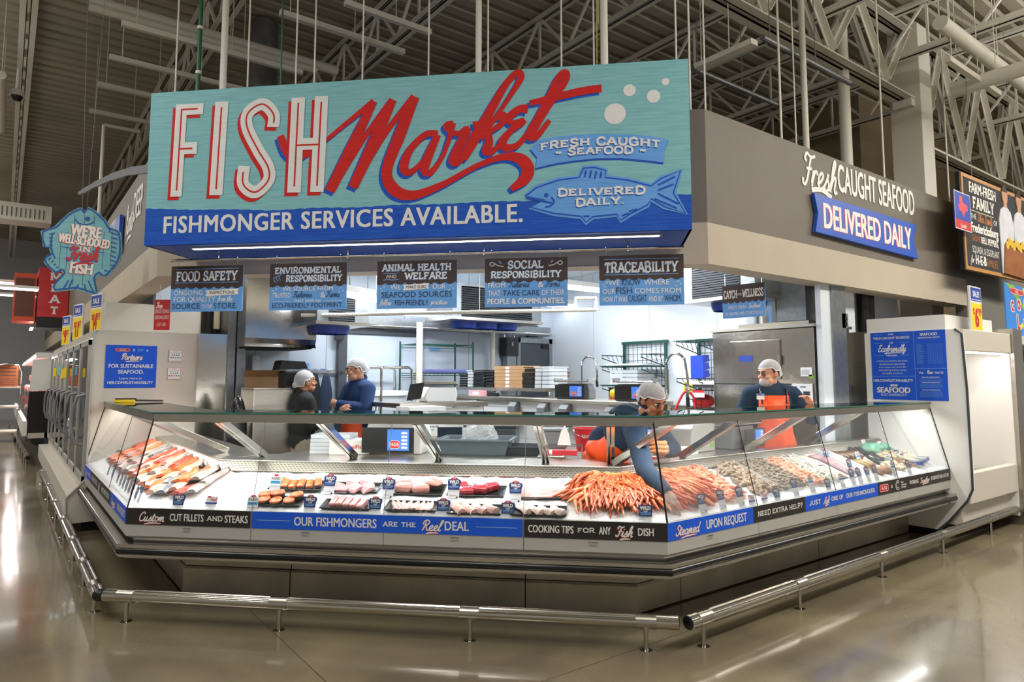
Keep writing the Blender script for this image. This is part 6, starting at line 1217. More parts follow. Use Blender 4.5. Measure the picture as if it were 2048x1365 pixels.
def scale(label, loc, rz, black=True):
    t = prop('counter_scale', label, 'scale', loc, rz, 'counter scales'); bm_ = m_black if black else m_whitep
    mb = MB(); mb.prism([(-.19, 0), (-.19, .10), (-.17, .17), (.17, .17), (.19, .10), (.19, 0)], Mp, .26, bm_ if not black else m_greyp, -.13); mb.build('base', t, bevel=.008); mb = MB(); mb.box((-.17, -.19, .015), (.17, -.181, .155), m_black); mb.build('front_panel', t)
    mb = MB(); mb.box((0.0, -.194, .03), (.14, -.1905, .145), m_scr); mb.prism(rrect(.012, .04, .085, .085, .02), ML, 0, m_signw, .1945); mb.prism(rrect(.015, .043, .082, .082, .018), ML, 0, m_scrr, .1949); mb.text('H-E-B', .0485, .054, .02, m_signw, ML, .1954, bold=.03, maxw=.05)
    for k in range(5): mb.box((.092, -.1945, .04 + .02 * k), (.13, -.1941, .052 + .02 * k), m_paper)
    mb.build('screen', t); mb = MB(); mb.box((-.20, -.15, .185), (.20, .13, .20), m_ssp); mb.box((-.2, -.15, .2), (-.19, .13, .23), m_ssp); mb.box((.19, -.15, .2), (.2, .13, .23), m_ssp); mb.build('pan', t, bevel=.004)
    return t
p = ax(1150, 797, 5.15); scale('scale with screen on the half wall cap, left one', (5.15, p.y, hz2 + .001), -1.05)
p = ax(1272, 805, 5.1); scale('scale with screen on the half wall cap, behind the reaching man', (5.1, p.y, hz2 + .001), -1.05)
# stainless over-shelf with boxes and black containers
y0, y1 = ax(930, 775, 5.35).y, ax(1104, 778, 5.35).y; os_ = prop('steel_over_shelf', 'stainless shelf above the half wall carrying boxes', 'shelf', (5.2, y1, hz2)); zs = ax(1015, 776, 5.2).z - hz2; mb = MB(); mb.box((0, 0, zs - .04), (.38, y0 - y1, zs), m_ss); mb.build('shelf_board', os_)
for y in (.1, y0 - y1 - .1): mb = MB(); mb.cyl((.2, y, 0), (.2, y, zs - .04), .02, m_ssp, 10); mb.build('leg', os_, smooth=40)
zS = hz2 + zs + .001
for i, (px0, px1, h, m, nm, lab) in enumerate(((918, 932, .17, m_black, 'food_container', 'black container, leftmost on the stainless over-shelf'), (934, 945, .22, m_bin, 'film_roll', 'clear plastic stack beside the leftmost black container'), (946, 968, .22, m_black, 'food_container', 'pair of tall black containers left of the cardboard stack'), (970, 986, .20, m_black, 'food_container', 'black container touching the cardboard stack'), (1047, 1066, .25, m_black, 'food_container', 'tall black container right of the cardboard stack'), (1068, 1082, .25, m_bin, 'film_roll', 'clear container stack, second from the shelf right end'), (1083, 1098, .25, m_bin, 'film_roll', 'clear container stack at the shelf right end'))):
    ya, yb = sorted((ax(px0, 760, 5.22).y, ax(px1, 760, 5.22).y)); t = prop(nm, lab, 'container', (5.22, ya, zS)); mb = MB(); n = 5
    for k in range(n): mb.box((.002 * k, 0, h * k / n), (.3 - .002 * k, yb - ya - .01, h * (k + .85) / n), m)
    mb.build('stacked_tubs', t, bevel=.004); mb = MB(); mb.box((-.008, -.006, h), (.308, yb - ya - .004, h + .012), m); mb.build('rim', t)
ya, yb = sorted((ax(988, 760, 5.24).y, ax(1045, 760, 5.24).y)); 
for k in range(6):
    mb = MB(); mb.box((5.24, ya + .01 * (k % 2), zS + .047 * k), (5.54, yb - .01 * ((k + 1) % 2), zS + .047 * k + .044), m_card); mb.box((5.238, (ya + yb) / 2 - .03, zS + .047 * k + .005), (5.24, (ya + yb) / 2 + .05, zS + .047 * k + .035), m_paper)
    tag(mb.build('flat_cardboard_box'), 'flat brown carton, %s from the bottom of the stack on the steel shelf' % nth(k), 'box', 'stack of flat cartons')
# pink carton and small things under the over-shelf
p = ax(948, 795, 5.0); t = prop('pink_carton', 'pink and white carton on the half wall cap', 'box', (4.98, p.y, hz2 + .001)); mb = MB(); mb.box((0, -.15, 0), (.12, .1, .07), mat('pink_carton', '#e0a3ab', .6)); mb.build('carton', t); mb = MB(); mb.box((-.001, -.14, .015), (0, .0, .05), m_paper); mb.build('label_panel', t)
p = ax(985, 797, 5.0); t = prop('stapler', 'small black tool on the half wall cap', 'tool', (4.98, p.y, hz2 + .001)); mb = MB(); mb.box((0, -.1, 0), (.06, .1, .05), m_black); mb.build('body', t, bevel=.01); mb = MB(); mb.box((0.01, -.04, .05), (.05, .12, .07), m_dgrey); mb.build('lever', t)
p = ax(1290, 790, 5.3); t = prop('tape_gun', 'yellow and orange tape gun on the cap behind the scale', 'tool', (5.35, ax(1236, 790, 5.35).y, hz2 + .001)); mb = MB(); mb.cyl((0, -.08, .06), (0, .08, .06), .05, m_yellow, 14); mb.build('tape_roll', t, smooth=40); mb = MB(); mb.box((-.04, -.1, 0), (.04, .1, .03), ICO[0]); mb.box((-.02, .08, .02), (.02, .12, .13), m_black); mb.build('handle', t)
# faucets
def faucet(label, px, ptop, pbot, X, h0):
    p = ax(px, pbot, X); tp = ax(px, ptop, X); t = prop('spray_faucet', label, 'faucet', (X, p.y, p.z), 0, 'spray faucets'); h = tp.z - p.z; mb = MB()
    mb.cyl((0, 0, 0), (0, 0, h * .72), .014, m_ssp, 10); mb.build('riser', t, smooth=40); mb = MB(); arc = [(0, -.16 + .16 * math.cos(a), h * .72 + h * .28 * math.sin(a)) for a in [PI * i / 12 for i in range(11)]]; pts = spline(arc + [(0, -.34, h * .45), (0, -.33, h * .2)], 4); mb.tube(pts, [.013 + .004 * (i % 2) for i in range(len(pts))], m_ssp, 8); mb.build('spring_hose', t, smooth=30); mb = MB(); mb.cyl((0, -.33, h * .2), (0, -.34, h * .02), .02, m_black, 10); mb.build('spray_head', t, smooth=40); mb = MB(); mb.box((-.05, -.05, min(-.08, 1.0 - p.z)), (.05, .05, 0), m_chrome); mb.build('valve', t, bevel=.01)
faucet('spray faucet left of the wall shelves', 1164, 714, 775, 7.2, 0); faucet('spray faucet between the two wall shelves', 1333, 708, 815, 6.6, 0)
sk = prop('sink', 'stainless sink run along the white kitchen wall', 'sink', (6.3, 5.15, 0)); mb = MB(); mb.box((0, 0, .3), (1.35, 3.7, 1.0), m_ssd); mb.build('basin', sk, bevel=.01); mb = MB(); mb.box((1.3, 0, 1.0), (1.36, 3.7, 1.22), m_ss); mb.build('back_splash', sk)
for x in (.08, 1.27):
    for y in (.08, 3.6): mb = MB(); mb.cyl((x, y, 0), (x, y, .3), .025, m_ssp, 8); mb.build('leg', sk)
# grid shelves on the white wall
def gridshelf(label, c0, c1, shelves):
    a, b = ax(*c0, WX - .03), ax(*c1, WX - .03); y0, y1 = sorted((a.y, b.y)); z0, z1 = sorted((a.z, b.z)); t = prop('wall_grid_shelf', label, 'shelf', (WX - .03, y0, z0), 0, 'green wall grid shelves'); w, h = y1 - y0, z1 - z0
    for y in (0, w): mb = MB(); mb.box((-.015, y - .02, 0), (.015, y + .02, h), m_green); mb.build('upright', t)
    mb = MB(); mb.box((-.02, -.04, h - .04), (.02, w + .04, h), m_green); n = int(w / .09)
    for i in range(1, n): mb.cyl((0, w * i / n, .02), (0, w * i / n, h - .03), .004, m_black, 5)
    k = int(h / .09)
    for j in range(1, k): mb.cyl((0, 0, h * j / k), (0, w, h * j / k), .004, m_black, 5)
    mb.build('wire_grid', t)
    for zf, full in shelves:
        z = h * zf
        for y in (.02, w - .02):
            mb = MB(); mb.tube([(-.01, y, z), (-.5, y, z), (-.5, y, z - .04), (-.01, y, z - .16)], .008, m_green if full else m_black, 6)
            for i in range(4): mb.bar((-.1 - .1 * i, y, z), (-.05 - .1 * i, y, z - .14 + .03 * i), .006, .006, m_black)
            mb.build('bracket', t)
        if full:
            mb = MB()
            for x in (-.02, -.25, -.5): mb.cyl((x, -.03, z + .01), (x, w + .03, z + .01), .006, m_green, 6)
            i = 0.0
            while i <= w: mb.cyl((-.5, i, z + .012), (-.02, i, z + .012), .004, m_green, 5); i += .06
            mb.build('wire_shelf', t)
    return t, w, h
g1, w, h = gridshelf('green wall grid shelf with clear trays, left one', (1250, 786), (1331, 680), ((.72, False), (.50, True), (.14, True)))
for k in range(4):
    mb = MB(); mb.box((-.44, .15, h * .14 + .02 + .055 * k), (-.08, w - .12, h * .14 + .02 + .055 * k + .048), m_bin); o = mb.build('clear_tray'); o.location = g1.location; tag(o, 'clear tray on the lowest wall shelf, %s of its stack from below' % nth(k), 'tray', 'clear trays on the wall shelf')
mb = MB(); mb.box((-.45, .06, h * .5 + .02), (-.07, w - .06, h * .5 + .045), m_whitep); o = mb.build('white_board'); o.location = g1.location; tag(o, 'white board lying on the middle wall shelf', 'board')
gridshelf('green wall grid shelf beside the smoker, right one', (1400, 792), (1446, 676), ((.93, True), (.3, False)))
# posters and red bits on the white wall
MW = frame((WX - .001, 6, 0), (0, -1, 0), UPV)
def px1(mb, W, H_, z):
    for i in range(3):
        for j in range(2): mb.prism([(W * (.12 + .28 * i), H_ * (.3 + .22 * j)), (W * (.32 + .28 * i), H_ * (.3 + .22 * j)), (W * (.32 + .28 * i), H_ * (.46 + .22 * j)), (W * (.12 + .28 * i), H_ * (.46 + .22 * j))], ML, 0, (m_card, m_greyp)[(i + j) % 2], z)
    mb.ribbon([(W * .6, H_ * .9), (W * .95, H_ * .9)], .02, ML, z, m_red)
poster('wall_poster', 'white picture notice on the wall left of the first faucet', MW, (1122, 760), (1142, 745), m_paper, px1)
def px2(mb, W, H_, z):
    mb.prism([(0, 0), (W, 0), (W, H_ * .62), (0, H_ * .62)], ML, 0, m_yellow, z)
    for i in range(2):
        for j in range(3): mb.prism([(W * (.12 + .42 * i), H_ * (.06 + .18 * j)), (W * (.42 + .42 * i), H_ * (.06 + .18 * j)), (W * (.42 + .42 * i), H_ * (.2 + .18 * j)), (W * (.12 + .42 * i), H_ * (.2 + .18 * j))], ML, 0, m_greyp, z + .0006)
poster('wall_poster', 'yellow and white washing notice right of the second faucet', MW, (1368, 783), (1386, 752), m_paper, px2)
p = ax(1400, 815, 7.3); t = prop('wire_basket', 'wire basket holding red gloves below the right wall shelf', 'basket', (7.25, p.y, p.z - .02)); mb = MB()
for z in (0, .12, .24):
    mb.tube([(0, -.18, z), (0, .18, z), (.28, .18, z), (.28, -.18, z)], .006, m_black, 5, closed=True)
for y in (-.18, -.06, .06, .18): mb.cyl((0, y, 0), (0, y, .24), .005, m_black, 5)
mb.build('wire_frame', t); mb = MB(); mb.sph((.13, 0, .10), (.12, .16, .09), m_redp, 12, 8); mb.build('red_lining', t, smooth=60); mb = MB(); mb.box((-.012, -.12, .15), (-.007, .06, .24), m_paper); mb.box((-.014, -.12, .21), (-.012, .06, .24), m_redp); mb.build('paper_card', t)
p = ax(1405, 770, 7.3); t = prop('white_crate_lid', 'white plastic rack on the wall above the red basket', 'rack', (7.2, p.y - .1, p.z)); mb = MB(); mb.box((0, -.25, 0), (.35, .25, .05), m_whitep); mb.build('tray', t, bevel=.01); mb = MB(); mb.box((.02, -.2, -.04), (.3, .2, 0), m_dgrey); mb.build('wire_base', t)
p = ax(1408, 735, 7.45); mb = MB()
for k in range(3): mb.prism([(0, .10 * k), (.14, .10 * k + .03), (.12, .10 * k + .11), (0, .10 * k + .10)], Matrix(((1, 0, 0, 7.3), (0, 0, -1, p.y), (0, 1, 0, p.z - .15), (0, 0, 0, 1))), .2, mat('scoop_blue', '#2444c8', .4), -.1)
tag(mb.build('blue_scoops'), 'blue plastic scoops hanging beside the smoker', 'scoops')
mb = MB(); p = ax(1345, 800, 7.0); mb.tube(spline([(7, p.y, p.z - .2), (7.1, p.y - .12, p.z + .1), (7.2, p.y - .2, p.z), (7.3, p.y - .1, p.z - .25), (7.4, p.y + .1, p.z - .3)], 6), .016, m_redp, 8); tag(mb.build('red_hose', smooth=60), 'red hose below the second faucet', 'hose')
# smoker oven
ox, oy0, oy1, oz = 6.86, 3.80, 5.08, 2.15
ov = prop('smoker_oven', 'tall stainless smoker cabinet behind the man at right', 'oven', (ox, oy0, 0)); W = oy1 - oy0; mb = MB(); mb.box((0, 0, .1), (.78, W, oz), m_ssw); mb.build('cabinet', ov, bevel=.012)
mb = MB(); mb.box((-.02, -.02, oz), (.8, W + .02, oz + .03), m_ss); mb.box((.1, .1, oz + .03), (.7, W - .3, oz + .08), m_ssd); mb.build('top_plate', ov)
mb = MB(); mb.box((-.012, .02, oz - .62), (-.001, W - .02, oz - .61), m_dark); mb.box((-.02, .38, oz - .56), (-.001, W - .26, oz - .12), m_ssw); d = mb.build('upper_door', ov, bevel=.006); mb = MB(); mb.box((-.045, .37, oz - .4), (-.02, .40, oz - .3), m_chrome); mb.build('latch', d); mb = MB(); mb.box((-.023, .72, oz - .36), (-.0205, .90, oz - .29), m_navyb); mb.build('blue_plate', d)
mb = MB(); mb.box((-.02, .25, .5), (-.001, W - .26, oz - .72), m_ssp); mb.build('lower_door', ov, bevel=.006)
mb = MB(); mb.box((0.02, -.004, .1), (.76, -.001, oz - .63), m_dgrey); mb.build('side_panel', ov)
MO = frame((ox - .0125, oy1, 0), (0, -1, 0), UPV)
poster('notice_paper', 'white printed sheet taped to the smoker above the green tag', MO, (1602, 753), (1624, 735), m_paper, lambda mb, W, H_, z: [mb.ribbon([(W * .1, H_ * (.2 + .1 * k)), (W * .8, H_ * (.2 + .1 * k))], .003, ML, z, m_greyp) for k in range(6)])
poster('green_tag', 'small lime green tag low on the smoker', MO, (1618, 757), (1627, 750), m_lime, None, 'tag')
def pho(mb, W, H_, z):
    slab(mb, 'HOME', W * .55, H_ * .85, H_ * .06, m_navyb, ML, z, maxw=W * .5); mb.disc((W * .2, H_ * .88), H_ * .03, ML, z, m_navyb)
    for i in range(2):
        for j in range(3): mb.prism([(W * (.1 + .45 * i), H_ * (.1 + .24 * j)), (W * (.42 + .45 * i), H_ * (.1 + .24 * j)), (W * (.42 + .45 * i), H_ * (.24 + .24 * j)), (W * (.1 + .45 * i), H_ * (.24 + .24 * j))], ML, 0, m_dgrey, z)
poster('wall_poster', 'white HOME picture chart behind the man at right', MO, (1586, 822), (1625, 768), m_paper, pho)
# flue over the smoker, electrical box and dark pipes at right
mb = MB(); p = ax(1545, 600, 7.2); mb.cyl((7.2, p.y, oz + .08), (7.2, p.y, 3.3), .22, m_ssp, 24); mb.box((7.0, oy0 + .15, oz + .09), (7.6, oy0 + .5, 3.3), m_gal); tag(mb.build('smoker_flue', smooth=40), 'shiny stainless flue rising from the smoker', 'duct')
xa, xb_, xc = ay(1645, 700, 3.72).x, ay(1664, 700, 3.72).x, ay(1691, 700, 3.72).x; mb = MB(); mb.box((xa, 3.72, 0), (xb_, 3.78, 3.25), m_kw); struct(mb, 'trim_2', 'bright white panel edge right of the smoker', 'trim'); mb = MB(); mb.box((xb_, 3.70, 0), (xc, 3.79, 3.25), m_gal); struct(mb, 'trim_3', 'grey metal post right of the smoker', 'trim')
p = ay(1704, 640, 3.62); t = prop('junction_box', 'grey electrical box with conduit right of the smoker', 'electrical box', (p.x - .06, 3.70, p.z - .09)); mb = MB(); mb.box((0, 0, 0), (.14, .06, .17), m_gal); mb.build('box', t, bevel=.006); mb = MB(); mb.cyl((.05, .03, .17), (.05, .03, .9), .014, m_pipew, 8); mb.build('conduit', t); mb = MB(); mb.cyl((.09, -.002, .11), (.09, 0, .11), .025, m_dark, 12); mb.cyl((.09, -.002, .05), (.09, 0, .05), .025, m_dark, 12); mb.build('sockets', t)
for i, px in enumerate((1725, 1742, 1752)): p = ay(px, 600, 3.9); mb = MB(); mb.cyl((p.x + .1, 3.95 + .03 * i, 0.0), (p.x + .1, 3.95 + .03 * i, 3.3), .07 - .015 * i, m_blackr, 14); tag(mb.build('insulated_pipe', smooth=40), 'black insulated pipe above the right end panel, %s from the left' % nth(i), 'pipe', 'black pipes at the right')
for i, px in enumerate((415, 432)): p = ay(px, 640, 8.7); mb = MB(); mb.cyl((p.x, 8.7 + .1 * i, 2.2 if i else 0.0), (p.x, 8.7 + .1 * i, 2.75), .07, m_black if i == 0 else mat('tan_pipe_wrap', '#b7a98a', .7), 14); tag(mb.build('insulated_pipe', smooth=40), ('black' if i == 0 else 'cream wrapped') + ' pipe rising behind the FOOD SAFETY board', 'pipe')
mb = MB(); p = ay(1800, 610, 4.3); mb.box((7.75, 4.2, 2.1), (9.8, 4.3, 3.2), m_kw); tag(mb.build('cooler_panel'), 'pale insulated panel seen above the right end panel', 'panel')
# ---------------------------------------------------------------- work tables behind the corner case
def lf(x, y, z=0): return SF.M @ Vector((x, y, z))
wt = prop('work_table', 'steel work table with white cutting board top behind the glass', 'table', lf(.95, 1.75), -PI / 4); mb = MB(); mb.box((0, 0, .86), (2.0, .75, .90), m_ss); mb.build('table_top', wt, bevel=.005); mb = MB(); mb.box((.05, .05, .901), (1.95, .70, .925), m_whitep); mb.build('cutting_board', wt, bevel=.006)
for x in (.06, 1.94):
    for y in (.06, .69): mb = MB(); mb.cyl((x, y, 0), (x, y, .86), .022, m_ssp, 10); mb.build('leg', wt)
mb = MB(); mb.box((.05, .05, .3), (1.95, .7, .33), m_ss); mb.build('under_shelf', wt)
zl = .959
def on_ledge(px, py, y=1.0): return SF.front(px, py, y)[0]
scF = scale('large white scale with bright screen on the case ledge', lf(on_ledge(775, 915), 1.16, .97), -PI / 4, False); scF.scale = (1.32, 1.3, 1.5)
ls = prop('rear_counter', 'narrow steel service counter behind the corner case', 'counter', lf(.55, 1.10), -PI / 4); mb = MB(); mb.box((0, .005, .92), (2.2, .36, .955), m_ss); mb.build('counter_top', ls, bevel=.004); mb = MB(); mb.box((0.02, .02, 0), (2.18, .34, .92), m_ssd); mb.build('cabinet', ls)
scF.location = lf(on_ledge(775, 915, 1.12), 1.36, .9555); 
t = prop('fish_box', 'white carton with small red print lying on the ledge left of the scale', 'box', lf(on_ledge(693, 910, 1.15), 1.22, .956), -PI / 4 + .25); mb = MB(); mb.box((-.16, -.08, 0), (.17, .18, .12), m_white); mb.build('carton', t, bevel=.004); mb = MB(); mb.disc((-.03, .065), .02, ML, .0805, m_redp, 14); mb.text('RedFish', .06, .05, .03, m_redp, ML, .0805, bold=.02, maxw=.13); mb.build('lettering', t)
for k in range(5):
    mb = MB(); mb.box((-.17, -.13, 0), (.17, .13, .004), m_bin); mb.box((-.17, -.13, 0), (-.165, .13, .03), m_bin); mb.box((.165, -.13, 0), (.17, .13, .03), m_bin); mb.box((-.17, -.13, 0), (.17, -.125, .03), m_bin); mb.box((-.17, .125, 0), (.17, .13, .03), m_bin); o = mb.build('clear_tray'); o.location = lf(on_ledge(655, 905, 1.15), 1.3, .957 + .033 * k); o.rotation_euler = (0, 0, -PI / 4 + .03 * k); tag(o, 'clear plastic tray on the ledge, %s from the bottom of the stack' % nth(k), 'tray', 'clear trays on the ledge')
# grey tub with a plastic bag
m_tub = mat('tub_grey', '#55636b', .45)
def tub(mb, w, d, h, m, t_=.012, fl=.04):
    a = [(-w / 2 + fl, -d / 2 + fl, 0), (w / 2 - fl, -d / 2 + fl, 0), (w / 2 - fl, d / 2 - fl, 0), (-w / 2 + fl, d / 2 - fl, 0)]; b = [(-w / 2, -d / 2, h), (w / 2, -d / 2, h), (w / 2, d / 2, h), (-w / 2, d / 2, h)]; c = [(p[0] * .94, p[1] * .92, h) for p in b]; e = [(p[0] * .94, p[1] * .92, t_) for p in a]
    mb.add(a + b + c + e, [(3, 2, 1, 0)] + [(i, (i + 1) % 4, 4 + (i + 1) % 4, 4 + i) for i in range(4)] + [(4 + i, 4 + (i + 1) % 4, 8 + (i + 1) % 4, 8 + i) for i in range(4)] + [(8 + i, 8 + (i + 1) % 4, 12 + (i + 1) % 4, 12 + i) for i in range(4)] + [(12, 13, 14, 15)], m)
p = lf(on_ledge(945, 905, 1.25), 1.46, .956); t = prop('bus_tub', 'grey bus tub holding a clear plastic bag', 'tub', p, -PI / 4); mb = MB(); tub(mb, .62, .42, .12, m_tub); mb.build('tub', t); mb = MB(); mb.tube([(-.32, -.22, .12), (.32, -.22, .12), (.32, .22, .12), (-.32, .22, .12)], .012, m_tub, 8, closed=True); mb.build('rim', t)
def lump(mb, c, r, m, seed, amp=.25, nu=20, nv=12):
    b = len(mb.v); mb.sph((0, 0, 0), 1, m, nu, nv)
    for i in range(b, len(mb.v)):
        v = mb.v[i]; k = 1 + amp * noise.noise(v * 1.8 + Vector((seed, seed * 2, 0))) + amp * .5 * noise.noise(v * 5 + Vector((seed, 0, 3))); mb.v[i] = Vector((c[0] + v.x * r[0] * k, c[1] + v.y * r[1] * k, c[2] + v.z * r[2] * k))
mb = MB(); lump(mb, (0, 0, .10), (.15, .13, .13), film('clear_bag', '#e9edf0', .35, .12), 3, .5, 30, 18); o = mb.build('plastic_bag'); o.location = p + Vector((0, 0, .02)); tag(o, 'crumpled clear plastic bag standing in the grey tub', 'bag')
p = lf(on_ledge(1035, 905, 1.2), 1.42, .956); t = prop('food_pan', 'dark grey shallow pan right of the grey tub', 'pan', p, -PI / 4); mb = MB(); tub(mb, .40, .26, .07, m_dgrey); mb.build('pan', t); mb = MB(); mb.tube([(-.205, -.135, .07), (.205, -.135, .07), (.205, .135, .07), (-.205, .135, .07)], .007, m_dgrey, 6, closed=True); mb.build('rim', t)
p = lf(2.62, 1.95, .926); p = apl(1172, 872, lf(0, 2.0), FN); t = prop('red_bucket', 'red bucket on the work table left of the reaching man', 'bucket', (p.x, p.y, .926), -PI / 4); mb = MB(); mb.lathe([(.085, 0), (.115, .2), (.12, .2), (.12, .215), (.108, .215), (.08, .012)], m_redp, n=24, capt=False); mb.build('pail', t, smooth=40); mb = MB(); mb.tube([(-.118, 0, .2), (-.09, -.1, .16), (0, -.14, .13), (.09, -.1, .16), (.118, 0, .2)], .004, m_chrome, 6); mb.build('bail_handle', t, smooth=60); mb = MB(); mb.text('Kleen', 0, .14, .02, m_signw, ML @ Matrix.Rotation(0, 4, 'X'), .112, maxw=.09); mb.build('lettering', t)
for nm, lab, px, py, w, d, h, m in (('storage_tote', 'large grey lidded tote on the work table', 985, 872, .5, .3, .2, m_dgrey), ('storage_tote', 'smaller grey box behind the red bucket', 1110, 868, .24, .22, .17, m_greyp)):
    p = apl(px, py, lf(0, 2.25), FN); t = prop(nm, lab, 'box', (p.x, p.y, .926), -PI / 4); mb = MB(); mb.box((-w / 2, -d / 2, 0), (w / 2, d / 2, h), m); mb.build('body', t, bevel=.02); mb = MB(); mb.box((-w / 2 - .01, -d / 2 - .01, h), (w / 2 + .01, d / 2 + .01, h + .02), m); mb.build('lid', t)
def tablet(label, p, rz, w=.24, h=.18):
    t = prop('touch_screen', label, 'screen', p, rz, 'tilted touch screens'); R = Matrix.Rotation(math.radians(-28), 4, 'X'); mb = MB(R); mb.box((-w / 2, -.008, .05), (w / 2, .008, .05 + h), m_black); mb.build('case', t, bevel=.006); mb = MB(R); mb.box((-w / 2 + .012, -.0105, .062), (w / 2 - .012, -.0085, .038 + h), m_scrd); mb.build('screen', t); mb = MB(); mb.box((-.05, -.02, 0), (.05, .14, .012), m_black); mb.bar((0, .07, .01), (0, .07, .13), .03, .03, m_black); mb.build('stand', t)
p = apl(900, 868, lf(0, 1.95), FN); tablet('dark touch screen on the work table behind the white scale', (p.x, p.y, .926), -PI / 4 + .25)
# tissue stack and tongs rack by the reaching man
p = lf(on_ledge(1128, 915, 1.1), 1.2, .956); t = prop('tool_rack', 'wire rack of tools with white tissue beside the reaching man', 'rack', p, -PI / 4); mb = MB()
for z in (.02, .10): mb.tube([(-.14, -.07, z), (.14, -.07, z), (.14, .07, z), (-.14, .07, z)], .004, m_chrome, 6, closed=True)
for x in (-.14, 0, .14): mb.cyl((x, -.07, 0), (x, -.07, .1), .004, m_chrome, 6); mb.cyl((x, .07, 0), (x, .07, .1), .004, m_chrome, 6)
mb.build('wire_frame', t); mb = MB(); mb.prism([(-.06, .1), (.05, .1), (.03, .2), (.0, .26), (-.03, .21)], ML, .03, m_paper, -.02); mb.build('tissue', t); mb = MB(); mb.box((-.1, -.05, .02), (.1, .05, .06), m_redp); mb.build('red_insert', t)
# big POS scale left of the half wall
p0 = lf(.4, 3.0); p = ay(885, 805, 6.55); pt = prop('work_table', 'steel table with printer scale left of the half wall', 'table', (p.x - .5, 6.45, 0)); zt3 = p.z; mb = MB(); mb.box((-.08, 0, zt3 - .05), (1.05, .7, zt3), m_ss); mb.build('table_top', pt)
for x in (-.03, 1.0):
    for y in (.05, .65): mb = MB(); mb.cyl((x, y, 0), (x, y, zt3 - .05), .022, m_ssp, 8); mb.build('leg', pt)
mb = MB(); mb.box((-.03, .02, .3), (1.0, .06, zt3 - .06), m_white); mb.build('apron_panel', pt)
t = prop('printer_scale', 'white and grey printer scale with side screen left of the half wall', 'scale', (p.x, 6.72, zt3 + .001), -.2); mb = MB(); mb.prism([(-.14, 0), (-.17, .05), (-.12, .17), (.20, .17), (.22, .08), (.20, 0)], Mp, .3, m_whitep, -.1); mb.build('body', t, bevel=.01); mb = MB(); mb.box((-.12, -.16, .185), (.22, .15, .20), m_dgrey); mb.box((-.1, -.1, .20), (.22, .1, .23), m_ssd); mb.build('pan', t); mb = MB(); mb.prism([(-.36, .02), (-.20, .04), (-.16, .22), (-.32, .20)], Mp, .02, m_black, .14); mb.prism([(-.345, .035), (-.21, .05), (-.175, .205), (-.315, .188)], ML, .0, m_scrd, .091 + .0) if False else None; mb.build('side_screen', t); mb = MB(); mb.prism([(-.345, .035), (-.21, .055), (-.175, .205), (-.315, .188)], ML, 0, m_scrd, .2112 - .0); 
# white cartons below
p = ay(800, 830, 6.6)
for k, (dx, dz, w) in enumerate(((-.15, 0, .42), (-.15, .155, .42), )):
    mb = MB(); mb.box((0, 0, 0), (w, .3, .15), m_paper); mb.text('PERISHABLE KEEP FROZEN', w * .5, .09, .018, m_ink, ML, .0006, maxw=w * .6, bold=.02); mb.text('H-1 L-2-3 IN OZ', w * .5, .06, .014, m_ink, ML, .0006, maxw=w * .4, bold=.02); o = mb.build('white_carton'); zc = zt3 - .33 + dz; o.location = (p.x + dx, 6.1, zc); tag(o, ('lower' if k == 0 else 'upper') + ' white carton stacked left of the printer scale', 'box', 'white cartons by the printer scale')
mb = MB(); mb.box((p.x - .3, 6.05, 0), (p.x + .4, 6.42, zt3 - .332), m_ssd); tag(mb.build('low_cabinet', bevel=.005), 'low steel cabinet under the white cartons', 'cabinet')
# counter scale and packaging behind the shellfish case
def lr(x, y, z=0): return SR.M @ Vector((x, y, z))
rc = prop('rear_counter', 'narrow steel service counter behind the shellfish case', 'counter', lr(1.02, .815), 0); mb = MB(); mb.box((0, 0, .915), (1.42, .38, .95), m_ss); mb.build('counter_top', rc, bevel=.004); mb = MB(); mb.box((.02, .02, 0), (1.40, .36, .915), m_ssd); mb.build('cabinet', rc)
s_ = scale('scale with screen in front of the man at right', lr(2.20, 1.02, .951), .12, True); s_.scale = (1.1, 1, 1.2)
t = prop('label_machine', 'pale grey label machine left of the right-hand scale', 'machine', lr(1.62, 1.04, .951), .1); mb = MB(); mb.prism([(-.2, 0), (-.17, .2), (-.12, .24), (.2, .24), (.2, 0)], Mp, .26, m_silver, -.13); mb.build('body', t, bevel=.01); mb = MB(); mb.box((-.05, -.1832, .05), (0, -.1805, .09), m_lime); mb.build('green_tag', t)
t = prop('pink_carton', 'pink and white carton behind the shrimp trays', 'box', lr(1.26, .94, .951), .1); mb = MB(); mb.box((-.22, -.07, 0), (.2, .07, .06), mat('pink_carton', '#e0a3ab', .6)); mb.box((-.1, -.0705, .0), (.2, .0705, .061), m_paper); mb.build('carton', t)
# ================================================================ ice and seafood
m_ice = mat('crushed_ice', '#f2f4f6', .35, bump=.9, bscale=70)
def inward(x, y): return min(x - .74, (x + y - 6.2) / s2, y - 2.85)
def ice_z(x, y):
    v = Vector((x * 9, y * 9, 0)); return zdeck(min(max(inward(x, y), .02), .62)) + .012 * noise.noise(v) + .007 * noise.noise(v * 3.1)
def ice(S, name, label):
    nx = int(S.L / .022); ny = 38; vs = []; fs = []
    for j in range(ny + 1):
        y = .018 + .572 * j / ny
        for i in range(nx + 1):
            a = y * S.t0; b = S.L - y * S.t1; x = a + (b - a) * i / nx; p = S.M @ Vector((x, y, 0)); vs.append((p.x, p.y, ice_z(p.x, p.y) if j else .688))
    for j in range(ny):
        for i in range(nx): k = j * (nx + 1) + i; fs.append((k, k + 1, k + nx + 2, k + nx + 1))
    mb = MB(); mb.add(vs, fs, m_ice); o = mb.build(name, smooth=60); tag(o, label, 'ice', None, 'stuff')
